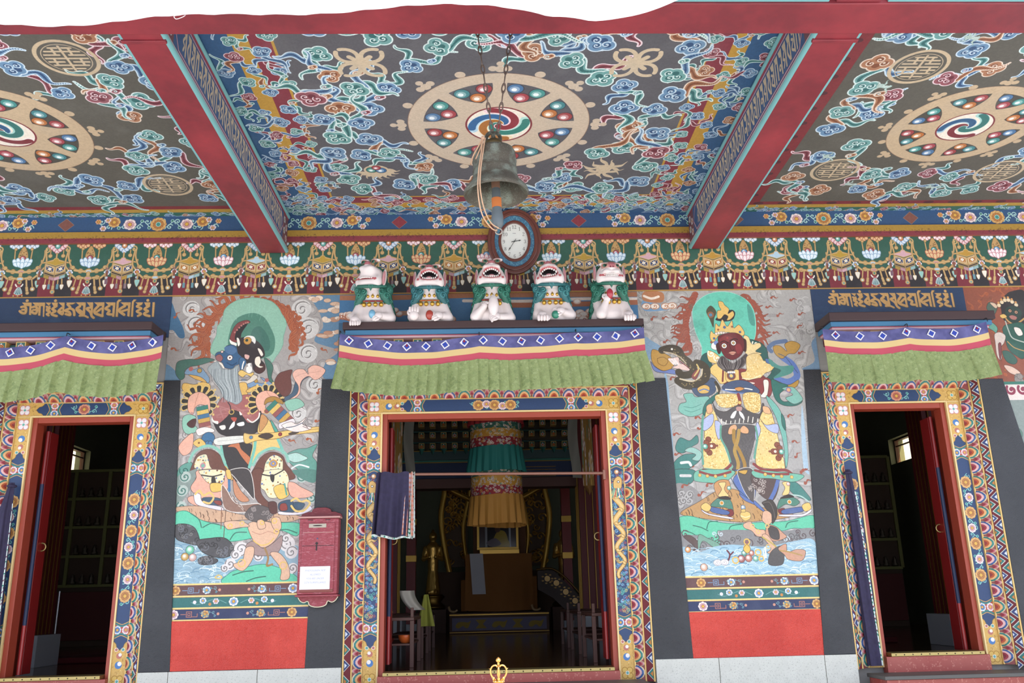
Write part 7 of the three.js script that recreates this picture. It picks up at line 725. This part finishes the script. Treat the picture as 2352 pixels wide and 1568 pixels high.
// ---------------------------------------------------------------- gilt finial on its stand in front of the steps
{ const t = thing('gilt_finial', 'small gilt finial of four curved prongs under a pointed bud, before the middle door', 'finial', [0.067, 0.45, 3.0]), g = gold(0xe0a860, 0.25); add('stand', lathe([[0.09, 0], [0.092, 0.015], [0.06, 0.03], [0.02, 0.05], [0.014, 0.1], [0.014, 0.66], [0.024, 0.68], [0.028, 0.7], [0.02, 0.72], [0.028, 0.735], [0.026, 0.745], [0, 0.745]], 28), gold(0xb98a44, 0.35), t);
  for (let i = 0; i < 8; i++) { const a = i * Math.PI / 4; add('bead', ball(0.006, Math.cos(a) * 0.026, 0.738, Math.sin(a) * 0.026, 1, 1, 1, 8), g, t); } add('core', lathe([[0, 0.74], [0.012, 0.745], [0.006, 0.757], [0.01, 0.775], [0.006, 0.8], [0.005, 0.82], [0.008, 0.826], [0.004, 0.83], [0.01, 0.836], [0.0145, 0.842], [0.011, 0.852], [0, 0.86]], 20), g, t);
  for (let i = 0; i < 4; i++) { const a = i * Math.PI / 2, P = [[0.016, 0.745], [0.03, 0.757], [0.041, 0.776], [0.042, 0.797], [0.03, 0.815], [0.014, 0.818], [0.006, 0.81]].map(([r, y]) => [Math.cos(a) * r, y, Math.sin(a) * r]), pr = add('prong', tube(P, 0.0046, 24, 8), g, t); add('spike', new THREE.ConeGeometry(0.003, 0.012, 6).rotateZ(-1.1).translate(0.047, 0.801, 0).rotateY(-a), g, pr); add('spur', ball(0.008, Math.cos(a) * 0.026, 0.752, Math.sin(a) * 0.026, 1, 1.3, 1, 10), g, pr); } }

// ---------------------------------------------------------------- the hall behind the doors
const FY = 1.0, HX0 = -8, HX1 = 8.2, HZ = -13, HTOP = 5.6;
struct('floor', bx(HX0, HX1, FY - 0.2, FY, HZ, -0.4, 0), mat(0xffffff, 0.14, { map: colorTex(256, 256, fbm(256, 256, 40, 4, 90), '#3a2418', '#523524', [0.5, 0.5]) }), 'dark polished hall floor');
struct('ceiling', bx(HX0, HX1, HTOP, HTOP + 0.2, HZ, -0.4, 0), M.hallCeil, 'dark hall ceiling'); struct('wall_rear', bx(HX0 - 0.3, HX1 + 0.3, FY - 0.2, HTOP + 0.2, HZ - 0.3, HZ, 0), M.hallWall, 'dark rear hall wall');
function sideWall(name, x0, x1, zc, yc, label) { struct(name, [bx(x0, x1, FY - 0.2, HTOP + 0.2, HZ, zc - 0.475, 0), bx(x0, x1, FY - 0.2, HTOP + 0.2, zc + 0.475, -0.4, 0), bx(x0, x1, FY - 0.2, yc - 0.25, zc - 0.475, zc + 0.475, 0), bx(x0, x1, yc + 0.25, HTOP + 0.2, zc - 0.475, zc + 0.475, 0)], M.hallWall, label); }
sideWall('wall_left', HX0 - 0.3, HX0, -9.73, 4.45, 'dark hall side wall with a small window'); sideWall('wall_right', HX1, HX1 + 0.3, -9.05, 4.28, 'dark hall side wall with a small bright window');
for (const [i, x, z, y] of [[1, HX0 - 0.15, -9.73, 4.45], [2, HX1 + 0.15, -9.05, 4.28]]) { const w = structGroup('window_' + i, [x, y, z], 'small window in the hall side wall'); for (const s of [-1, 1]) { add('frame', bx(-0.04, 0.04, -0.25, 0.25, s * 0.475, s * 0.445), mat(0x4a2a1c, 0.6), w); add('frame', bx(-0.04, 0.04, s * 0.25, s * 0.22, -0.445, 0.445), mat(0x4a2a1c, 0.6), w); } add('bar', bx(-0.02, 0.02, 0.1, 0.125, -0.445, 0.445), mat(0x4a2a1c, 0.6), w); add('pane', bx(-0.003, 0.003, -0.22, 0.22, -0.445, 0.445, 0), new THREE.MeshPhysicalMaterial({ color: 0xfff2d6, transmission: 1, thickness: 0, roughness: 0 }), w); }
const maroon = mat(0x6e2024, 0.45), lineGold = gold(0xb08a44, 0.4), pedestal = mat(0xb9bcc0, 0.5), redCol = mat(0x8a1a18, 0.4);
function column(x, z, r, label, base = 0.34, group = 'square maroon hall columns') { const t = thing('hall_column', label, 'column', [x, FY, z], group); add('pedestal', bx(-r * 1.35, r * 1.35, 0, base, -r * 1.35, r * 1.35, 0.006), pedestal, t); const s = []; for (let i = 0; i < 12; i++) { const a = (i + 0.5) / 12 * Math.PI * 2, k = r * (1 / Math.max(Math.abs(Math.cos(a)), Math.abs(Math.sin(a)))) * (i % 3 === 1 ? 1 : 0.93); s.push([Math.cos(a) * k, Math.sin(a) * k]); } add('shaft', extrude(s, HTOP - FY - base - 0.004, 0).rotateX(-Math.PI / 2).translate(0, base + 0.002, 0), maroon, t); for (const a of [-0.62, -0.2, 0.25, 0.66]) { add('gilt_line', bx(a * r - 0.006, a * r + 0.006, base, HTOP - FY - 0.6, r * 1.0, r * 1.03, 0), lineGold, t); add('gilt_line', bx(r * 1.0 * Math.sign(-x), r * 1.03 * Math.sign(-x), base, HTOP - FY - 0.6, a * r - 0.006, a * r + 0.006, 0), lineGold, t); } add('capital', bx(-r * 1.25, r * 1.25, HTOP - FY - 0.62, HTOP - FY - 0.01, -r * 1.25, r * 1.25, 0.01), mat(0x2f4a58, 0.6), t); return t; }
column(-1.62, -6.4, 0.27, 'maroon column with gilt lines, navy curtain side of the middle aisle'); column(1.78, -6.4, 0.27, 'maroon column with gilt lines, across the aisle from the navy curtain'); column(-5.24, -2.75, 0.21, 'maroon column on a white pedestal seen through the door by the horned guardian', 0.34); column(5.42, -2.4, 0.2, 'maroon column on a white pedestal seen through the door by the red-faced guardian', 0.34);
for (const [x, l] of [[-1.42, 'bright red post with gold bands, scarf side of the throne'], [1.62, 'bright red post with gold bands, stair side of the throne']]) { const t = thing('red_post', l, 'post', [x, FY, -9.75], 'red posts beside the throne'); add('shaft', bx(-0.09, 0.09, 0.2, 2.9, -0.09, 0.09), redCol, t); add('pedestal', bx(-0.12, 0.12, 0, 0.2, -0.12, 0.12), pedestal, t); for (const y of [1.35, 2.05, 2.75]) add('gold_band', bx(-0.1, 0.1, y, y + 0.12, -0.1, 0.1), M.oldGold, t); const j = add('jewel_top', lathe([[0, 2.9], [0.11, 2.91], [0.12, 2.98], [0.07, 3.06], [0.02, 3.14], [0, 3.16]], 20), M.oldGold, t); }
// cornice with rows of block ends
{ const t = thing('hall_cornice', 'painted cross beam with rows of little block ends high over the aisle', 'cornice', [0.08, 3.35, -6.5]); const bands = [[0, 0.16, 0x6a4640], [0.16, 0.42, 0x2c3d66], [0.42, 0.46, 0x3f8a80], [0.46, 0.62, 0x3f5a60]]; for (const [a, b, c] of bands) add('beam_band', bx(-2.4, 2.4, a, b - 0.004, -0.2, 0.12, 0.003), mat(c, 0.55), t); for (const y of [0.17, 0.22, 0.27, 0.32]) add('gilt_line', bx(-0.2 + 0.55, 1.1, y, y + 0.008, 0.12, 0.128, 0), lineGold, t); for (const y of [0.41, 0.6]) add('gilt_line', bx(-2.4, 2.4, y, y + 0.012, 0.12, 0.14, 0), lineGold, t);
  add('back_board', bx(-2.4, 2.4, 0.62, 1.25, -0.2, 0.06, 0), mat(0x4d4238, 0.7), t); for (let r = 0; r < 3; r++) { add('ledge', bx(-2.4, 2.4, 0.735 + r * 0.17, 0.755 + r * 0.17, 0.06, 0.14 + r * 0.05), mat(0x2f5a58, 0.6), t); for (let i = 0; i < 27; i++) add('block_end', slab(-2.34 + i * 0.18 - 0.045, -2.34 + i * 0.18 + 0.045, 0.645 + r * 0.17, 0.735 + r * 0.17, 0.06, 0.14 + r * 0.05), paint(i % 2 ? tileTex : tileTex2, 0.5), t); }
  for (let i = 0; i < 27; i++) add('fringe_point', new THREE.ConeGeometry(0.06, 0.1, 4).rotateX(Math.PI).translate(-2.34 + i * 0.18, 0.59, 0.13), mat(0x3f8078, 0.55), t); }
// hanging brocade canopy
const brocade = (a, b) => { const [c, x] = canvas(256, 64); reseed(a.length * 7 + b); R4(x, a, 0, 0, 256, 64); for (let i = 0; i < 26; i++) { bloom(x, rr(0, 256), rr(0, 64), rr(5, 10), '#d8d2ce', '#9a7f86', 6); spiral(x, rr(0, 256), rr(0, 64), rr(6, 12), 1.4, rnd() * 6, pick(['#d9cfc4', '#c9a24e', '#4f7f78']), 3); } return tex(c, [4, 1]); };
{ const t = thing('brocade_canopy', 'two-tiered hanging cylinder of teal, red and gold brocade in the middle aisle', 'hanging', [0.16, 2.44, -2.8]); const wavy = (r0, r1, y0, y1, n, amp) => sheetGeo(240, 8, (u, v) => { const a = u * Math.PI * 2, q = a * n, w = (Math.abs((q / Math.PI) % 2 - 1) - 0.5) * amp * (0.3 + v), r = lerp(r0, r1, v) + w; return [Math.cos(a) * r, lerp(y1, y0, v) + 0.01 * Math.sin(a * 2), Math.sin(a) * r]; });
  const ring = (n, r, y0, y1, m) => { const g = new THREE.CylinderGeometry(r, r, y1 - y0, 64, 1, true).translate(0, (y0 + y1) / 2, 0); add(n, g, m, t); }; const S = { side: 2 };
  add('red_valance', wavy(0.33, 0.345, 1.22, 1.36, 24, 0.02), mat(0x8f1c24, 0.8, S), t); ring('green_brocade', 0.318, 1.15, 1.25, paint(brocade('#2c5a4c', 1), 0.7, S)); ring('gold_brocade', 0.316, 1.05, 1.15, paint(brocade('#b9832c', 2), 0.6, S)); ring('red_brocade', 0.318, 0.94, 1.05, paint(brocade('#8a1f2a', 3), 0.7, S)); add('teal_skirt', wavy(0.32, 0.355, 0.64, 0.945, 22, 0.03), mat(0x1f6e68, 0.7, S), t);
  ring('green_brocade', 0.31, 0.585, 0.66, paint(brocade('#2c5a4c', 4), 0.7, S)); ring('gold_brocade', 0.312, 0.47, 0.585, paint(brocade('#b9832c', 5), 0.6, S)); ring('red_brocade', 0.315, 0.36, 0.47, paint(brocade('#8a1f2a', 6), 0.7, S)); add('amber_skirt', wavy(0.318, 0.345, 0.02, 0.365, 20, 0.03), mat(0xa9762f, 0.75, S), t); add('hanging_cord', new THREE.CylinderGeometry(0.01, 0.01, HTOP - 3.8, 8).translate(0, (HTOP - 2.44 + 1.36) / 2, 0), mat(0x5a3a24, 0.8), t); add('top_disc', new THREE.CylinderGeometry(0.325, 0.325, 0.02, 40).translate(0, 1.35, 0), mat(0x6a1c22, 0.8), t); }
// throne, platform, portrait
{ const t = thing('throne', 'high throne draped in brown cloth at the end of the aisle', 'throne', [0.27, FY, -10.4]), cloth = mat(0x9a6431, 0.85, { side: 2 }); add('seat_block', bx(-0.62, 0.62, 0.4, 1.46, -0.55, 0.45, 0.03), cloth, t); add('front_drape', sheetGeo(80, 24, (u, v) => [lerp(-0.64, 0.66, u) * (1 + 0.04 * v), lerp(1.48, 0.42, v) - 0.03 * Math.sin(u * 3.1) * v, 0.47 + 0.03 * v + 0.018 * Math.sin(u * 23 + v * 2) * v * (u > 0.6 ? 2 : 0.7)]), cloth, t); add('side_block', bx(-0.74, -0.62, 0.4, 1.0, -0.5, 0.4, 0.02), cloth, t); add('side_block', bx(0.62, 0.76, 0.4, 1.05, -0.5, 0.4, 0.02), cloth, t); add('gold_ledge', bx(-0.36, 0.42, 1.48, 1.56, 0.3, 0.5), M.oldGold, t); add('backrest', bx(-0.5, 0.6, 1.46, 2.35, -0.5, -0.42), mat(0x7a4a28, 0.6), t);
  const s = tag(add('white_scarf', sheetGeo(10, 20, (u, v) => [lerp(-0.56, -0.3, u) + 0.05 * v, lerp(1.49, 0.72, v), 0.5 + 0.03 * v + 0.012 * Math.sin(v * 9 + u * 3)]), mat(0xe0dde2, 0.85, { side: 2 })), 'white silk scarf hanging down the brown throne cloth', 'scarf'); s.position.set(0.27, FY, -10.4);
  const p = thing('altar_platform', 'low platform with yellow animal figures under the throne', 'platform', [0.27, FY, -10.2]); add('base', bx(-0.95, 0.95, 0, 0.38, -0.9, 0.55), mat(0x5a3a2c, 0.6), p); const [c, x] = canvas(768, 128); R4(x, '#7a7288', 0, 0, 768, 128); for (const a of [90, 384, 680]) { blob(x, [a - 60, 80, a - 40, 45, a, 40, a + 40, 45, a + 62, 30, a + 55, 60, a + 40, 100, a + 20, 100, a, 80, a - 30, 100, a - 50, 100].map(Number), '#a98a2c', null); } for (const a of [236, 532]) blob(x, [a - 45, 20, a + 45, 20, a + 15, 64, a + 45, 108, a - 45, 108, a - 15, 64], '#a98a2c', null, 0, false); add('figure_panel', slab(-0.9, 0.9, 0.06, 0.29, 0.55, 0.56), paint(tex(c), 0.6), p); add('gilt_line', bx(-0.95, 0.95, 0.33, 0.36, 0.55, 0.57), lineGold, p); add('gilt_line', bx(-0.95, 0.95, 0.02, 0.035, 0.55, 0.57), lineGold, p);
  const f = thing('framed_portrait', 'framed glossy picture of a seated figure in yellow behind the throne', 'picture', [0.27, FY + 1.6, -10.72]); add('frame', [bx(-0.42, 0.44, 0, 0.05, 0, 0.05), bx(-0.42, 0.44, 0.6, 0.65, 0, 0.05), bx(-0.42, -0.37, 0.05, 0.6, 0, 0.05), bx(0.39, 0.44, 0.05, 0.6, 0, 0.05)], M.oldGold, f); const [d, y] = canvas(256, 180); R4(y, '#5a4a4a', 0, 0, 256, 180); R4(y, '#b9bcc4', 40, 30, 180, 150); R4(y, '#2c2426', 56, 44, 150, 136); blob(y, [90, 180, 110, 100, 140, 70, 180, 80, 200, 130, 205, 180], '#c9ac3a', null); disc(y, 128, 62, 20, '#6a4a3a'); blob(y, [50, 150, 110, 120, 150, 160, 90, 178], '#8a7a84', null); add('print', panel(-0.37, 0.39, 0.05, 0.6, 0.02), paint(tex(d), 0.12), f);
  for (const [a, l] of [[-0.62, 'curved pale horn on the platform, scarf side of the throne'], [0.98, 'curved pale horn on the platform, stair side of the throne']]) { const o = add('horn_offering', tube([[-0.08, 0.1, 0], [-0.05, 0.02, 0], [0.02, -0.0, 0], [0.09, 0.03, 0]], 0.022, 16, 8), mat(0xc9a878, 0.6)); tag(o, l, 'horn', 'horn offerings on the platform'); o.position.set(a, FY + 0.405, -9.8); } }
// gilded aureole
{ const t = thing('gilded_aureole', 'tall gilded carved aureole rising behind the throne', 'aureole', [0.25, FY, -11.6]); reseed(70); add('base', bx(-1.3, 1.3, 0, 1.2, -0.3, 0.1), mat(0x5a3a24, 0.6), t);
  for (const s of [-1, 1]) { add('post', tube([[s * 1.0, 1.2, 0], [s * 1.12, 1.8, 0], [s * 1.18, 2.4, 0], [s * 1.1, 2.9, 0], [s * 1.05, 3.3, 0]], 0.065, 24, 10), M.oldGold, t); add('post', tube([[s * 0.62, 1.3, 0], [s * 0.7, 2.0, 0], [s * 0.62, 2.6, 0], [s * 0.5, 3.2, 0]], 0.05, 24, 10), M.oldGold, t); add('cross_arm', tube([[s * 1.32, 3.15, 0.08], [s * 0.9, 2.9, 0.1], [s * 0.55, 2.72, 0.1]], 0.06, 16, 10), M.oldGold, t); add('knob', ball(0.09, s * 1.36, 3.17, 0.08), M.oldGold, t); const bk = add('fretwork_board', bx(s * 0.6, s * 1.1, 1.3, 3.3, -0.1, -0.04), mat(0x5a3c1c, 0.5), t); for (let i = 0; i < 46; i++) { const P = [], r = rr(0.05, 0.11), d = rnd() < 0.5 ? 1 : -1, x = s * rr(0.66, 1.08), y = rr(1.4, 3.3); for (let k = 0; k <= 16; k++) { const a = k / 16 * 7 * d, q = r * (1 - k / 16 * 0.8); P.push([x + Math.cos(a) * q, y + Math.sin(a) * q, 0.02 * Math.sin(k)]); } add('scroll', tube(P, 0.017, 22, 6), M.oldGold, bk); } } }
function standing(x, label) { const t = thing('standing_statue', label, 'statue', [x, FY + 0.75, -10.6], 'gilded standing statues beside the throne'); const sdf = (p) => { let d = cap(p, [0, 0.05, 0], [0, 0.55, 0], 0.15, 0.09); d = smin(d, cap(p, [0, 0.55, 0], [0, 0.9, 0], 0.1, 0.13), 0.05); d = smin(d, cap(p, [0, 0.95, 0], [0, 1.04, 0.01], 0.05, 0.045), 0.04); d = smin(d, ell(p, [0, 1.13, 0.01], [0.08, 0.1, 0.09]), 0.02); d = smin(d, ell(p, [0, 1.24, 0], [0.03, 0.04, 0.03]), 0.02); for (const s of [-1, 1]) { d = smin(d, cap(p, [s * 0.15, 0.9, 0], [s * 0.19, 0.68, 0.04], 0.05, 0.04), 0.03); d = smin(d, cap(p, [s * 0.19, 0.68, 0.04], [s * 0.06, 0.72, 0.15], 0.04, 0.03), 0.02); d = smin(d, cap(p, [s * 0.07, 0.02, 0.06], [s * 0.07, 0.03, 0.14], 0.045, 0.035), 0.02); } return d; }; add('figure', polygonize(sdf, [0, 0.62, 0.03], 0.7, 60), new THREE.MeshPhysicalMaterial({ color: 0xd9ac5a, metalness: 0.65, roughness: 0.25 }), t); add('lotus_base', lathe([[0, -0.3], [0.24, -0.3], [0.26, -0.24], [0.16, -0.16], [0.24, -0.06], [0.2, -0.01], [0, 0.0]], 28), gold(0x8a6a30, 0.35), t); add('plinth', bx(-0.28, 0.28, -0.75, -0.301, -0.25, 0.25), mat(0x5a3a2c, 0.6), t); }
standing(-1.05, 'gilded standing statue on the scarf side of the throne'); standing(1.62, 'gilded standing statue on the stair side of the throne');
// stair balustrade with gilt flowers
{ const t = thing('stair_balustrade', 'sloping dark balustrade covered in gilt flowers beside the throne', 'balustrade', [1.28, FY, -9.3]), P = [[-0.28, 1.12], [0.02, 1.12], [0.75, 0.38], [0.78, 0.0], [0.62, 0.02], [0.0, 0.62], [-0.28, 0.78]], dk = mat(0x3a2218, 0.5), g = mat(0xd9b070, 0.4, { metalness: 0.4 }); add('panel', extrude(P, 0.05, 0.004), dk, t); add('hand_rail', tube([[-0.3, 1.14, 0.03], [0.03, 1.14, 0.03], [0.8, 0.36, 0.03]], 0.02, 20, 8), gold(0x7d5f34, 0.4), t); reseed(3); for (let i = 0; i < 5; i++) { const a = -0.1 + i * 0.17, b = 0.97 - Math.max(0, i - 0.5) * 0.165; add('gilt_flower', new THREE.CylinderGeometry(0.055, 0.055, 0.02, 9).rotateX(Math.PI / 2).translate(a, b, 0.06), g, t); for (let k = 0; k < 7; k++) { const q = k / 7 * 6.283; add('gilt_leaf', ball(0.02, a + Math.cos(q) * 0.092, b + Math.sin(q) * 0.085, 0.058, 1.3, 0.8, 0.4, 8), g, t); } } add('newel', bx(0.78, 0.84, 0, 0.62, 0, 0.05), dk, t); }
// low reading tables along the aisle with what lies on them
function table(x, z, s, label) { const t = thing('low_table', label, 'table', [x, FY, z], 'low reading tables along the aisle'), m = mat(0x5c3a30, 0.5); add('table_top', bx(-0.26, 0.26, 0.43, 0.46, -0.5, 0.5), m, t); add('lower_shelf', bx(-0.24, 0.24, 0.2, 0.22, -0.48, 0.48), m, t); for (const a of [-1, 1]) for (const b of [-1, 1]) add('leg', bx(a * 0.24 - 0.02, a * 0.24 + 0.02, 0, 0.43, b * 0.47 - 0.02, b * 0.47 + 0.02), m, t); add('end_post', bx(s * 0.24 - 0.015, s * 0.24 + 0.015, 0.46, 0.55, 0.45, 0.49), m, t); }
[[-1.2, 'left'], [-2.6, 'left'], [-4.0, 'left']].forEach(([z], i) => table(-0.95, z - 0.3, 1, ['low dark table beside the door, orange bowl under it', 'second low dark table along the navy curtain side of the aisle', 'third low dark table along the navy curtain side of the aisle'][i])); [[-1.2], [-2.6], [-4.0]].forEach(([z], i) => table(1.3, z - 0.3, -1, ['low dark table beside the door, opposite the orange bowl', 'second low dark table on the stair side of the aisle', 'third low dark table on the stair side of the aisle'][i]));
{ const o = (n, geo, m, p, label, cat) => { const q = tag(add(n, geo, m), label, cat); q.position.set(...p); return q; }; o('orange_bowl', lathe([[0, 0], [0.04, 0.003], [0.065, 0.04], [0.07, 0.075], [0.06, 0.075], [0.05, 0.04], [0, 0.02]], 20), mat(0xd2642a, 0.4), [-0.78, FY + 0.22, -1.1], 'orange bowl on the lower shelf of the table by the door', 'bowl'); o('dark_bowl', lathe([[0, 0], [0.04, 0.003], [0.06, 0.03], [0.062, 0.05], [0.05, 0.05], [0, 0.02]], 20), mat(0x4a1a14, 0.3), [-0.95, FY + 0.22, -1.1], 'dark red bowl on the lower shelf of the table by the door', 'bowl'); o('yellow_scarf', sheetGeo(14, 18, (u, v) => [lerp(-0.1, 0.1, u) * (0.25 + 0.75 * v), 0.1 - 0.34 * v, 0.03 * Math.sin(u * 9) * (0.3 + v)]), mat(0x9a9a3f, 0.85, { side: 2 }), [-0.66, FY + 0.58, -2.36], 'olive yellow scarf draped over the second low table', 'scarf'); o('white_scarf', sheetGeo(14, 18, (u, v) => [lerp(-0.06, 0.1, u) + 0.12 * v * v, 0.12 - 0.2 * v, 0.03 * Math.sin(u * 7)]), mat(0xbdb6a8, 0.85, { side: 2 }), [-0.85, FY + 0.6, -1.85], 'pale scarf heaped on the end of the table by the door', 'scarf'); o('folded_cloth', mergeGeometries([strip(ball(0.11, 0, 0.05, 0, 1.2, 0.45, 1, 14)), strip(ball(0.09, 0.03, 0.1, 0.02, 1.1, 0.4, 1, 14))]), mat(0xb08a4a, 0.8), [-1.05, FY + 0.46, -1.25], 'folded cream and orange cloth on the table by the door', 'cloth'); o('robe_bundle', mergeGeometries([strip(ball(0.24, 0, 0.14, 0, 1, 0.7, 1, 16)), strip(ball(0.16, 0.12, 0.26, 0.1, 1, 0.6, 1, 14)), strip(ball(0.18, -0.06, 0.07, 0.2, 1, 0.5, 1, 14))]), mat(0x7d3a1c, 0.85), [-1.52, FY + 0.15, -1.5], 'heap of rust robes on the mat beside the door table', 'robe'); o('seat_mat', bx(-0.22, 0.22, 0, 0.12, -0.9, 0.9, 0.03), mat(0x6e1c20, 0.85), [-1.48, FY, -1.7], 'red seat mat along the table by the door', 'mat'); o('seat_mat', bx(-0.22, 0.22, 0, 0.12, -0.9, 0.9, 0.03), mat(0x5a181c, 0.85), [1.83, FY, -1.7], 'red seat mat on the far side of the aisle from the orange bowl', 'mat'); o('robe_bundle', mergeGeometries([strip(ball(0.22, 0, 0.13, 0, 1, 0.7, 1, 16)), strip(ball(0.14, -0.1, 0.24, 0.05, 1, 0.6, 1, 14))]), mat(0x4a1c1a, 0.85), [1.83, FY + 0.145, -1.6], 'heap of dark red robes across the aisle from the rust robes', 'robe'); o('floor_mat', bx(-0.75, 0.75, 0, 0.07, -0.5, 0.5, 0.02), mat(0x5f181d, 0.9), [-4.35, FY, -3.6], 'dark red floor mat inside the door by the horned guardian', 'mat'); o('floor_mat', bx(-0.7, 0.7, 0, 0.07, -0.45, 0.45, 0.02), mat(0x5a1a1e, 0.9), [4.3, FY, -3.6], 'dark red floor mat inside the door by the red-faced guardian', 'mat'); }
for (const [x, z, l] of [[-5.95, -4.5, 'chrome barrier post nearer the maroon column inside the door by the horned guardian'], [-5.72, -4.55, 'chrome barrier post farther from the column inside the door by the horned guardian']]) { const t = thing('barrier_post', l, 'post', [x, FY, z], 'chrome barrier posts inside the door by the horned guardian'), m = mat(0xb9b9bc, 0.2, { metalness: 1 }); add('pole', new THREE.CylinderGeometry(0.014, 0.014, 0.85, 12).translate(0, 0.425, 0), m, t); add('collar', lathe([[0.014, 0.26], [0.03, 0.265], [0.03, 0.28], [0.014, 0.29]], 16), m, t); add('foot', lathe([[0, 0], [0.1, 0], [0.09, 0.015], [0.015, 0.03], [0, 0.03]], 20), m, t); }
function cabinet(x, z, label) { const t = thing('shrine_cabinet', label, 'cabinet', [x, FY, z]), m = mat(0x77753a, 0.5), d = mat(0x4a3628, 0.7); add('body', bx(-0.9, 0.9, 0, 3.0, -0.3, 0.02), d, t); for (let i = 0; i <= 3; i++) add('stile', bx(-0.9 + i * 0.6 - 0.03, -0.9 + i * 0.6 + 0.03, 1.0, 3.0, 0.02, 0.06), m, t); for (let i = 0; i <= 4; i++) add('rail', bx(-0.9, 0.9, 1.0 + i * 0.5 - 0.025, 1.0 + i * 0.5 + 0.025, 0.022, 0.055), m, t); for (let i = 0; i < 3; i++) for (let j = 0; j < 4; j++) for (let k = -1; k <= 1; k++) { const f = add('figurine', lathe([[0, 0], [0.05, 0], [0.055, 0.03], [0.03, 0.06], [0.04, 0.1], [0.018, 0.125], [0.024, 0.15], [0, 0.175]], 10), gold(0x7d7264, 0.45), t); f.position.set(-0.6 + i * 0.6 + k * 0.16, 1.03 + j * 0.5, 0.07); } add('base_panel', bx(-0.88, 0.88, 0.1, 0.9, 0.02, 0.05), mat(0x5a1a18, 0.6), t); }
cabinet(-7.0, -8.2, 'dark shrine cabinet of small figures seen through the door by the horned guardian'); cabinet(6.6, -8.2, 'dark shrine cabinet of small figures seen through the door by the red-faced guardian');
for (const [x, l] of [[-1.08, 'long ochre brocade banner hanging behind the navy curtain'], [1.32, 'long ochre brocade banner hanging at the far side of the middle door']]) { const t = thing('brocade_banner', l, 'banner', [x, 2.95, -3.1], 'brocade banners hanging inside the middle door'); add('strip', sheetGeo(12, 40, (u, v) => [lerp(-0.07, 0.07, u), lerp(2.6, 0, v), 0.01 * Math.sin(u * 8 + v * 6)]), paint(brocade('#8a6428', 9), 0.7, { side: 2 }), t); add('tail', sheetGeo(16, 30, (u, v) => [lerp(-0.22, -0.1, u) * Math.sign(-x || 1) * -1 + 0.02 * Math.sin(v * 14), lerp(2.6, 0.1, v), 0.03 * Math.sin(v * 14 + u * 3)]), mat(0x77756e, 0.8, { side: 2 }), t); add('tip', new THREE.ConeGeometry(0.07, 0.12, 4).scale(1, 1, 0.2).rotateX(Math.PI).translate(0, -0.06, 0), mat(0x7d5424, 0.7), t); }
scene.traverse((o) => { if (o.isMesh) o.castShadow = o.receiveShadow = true; });
renderer.render(scene, camera);
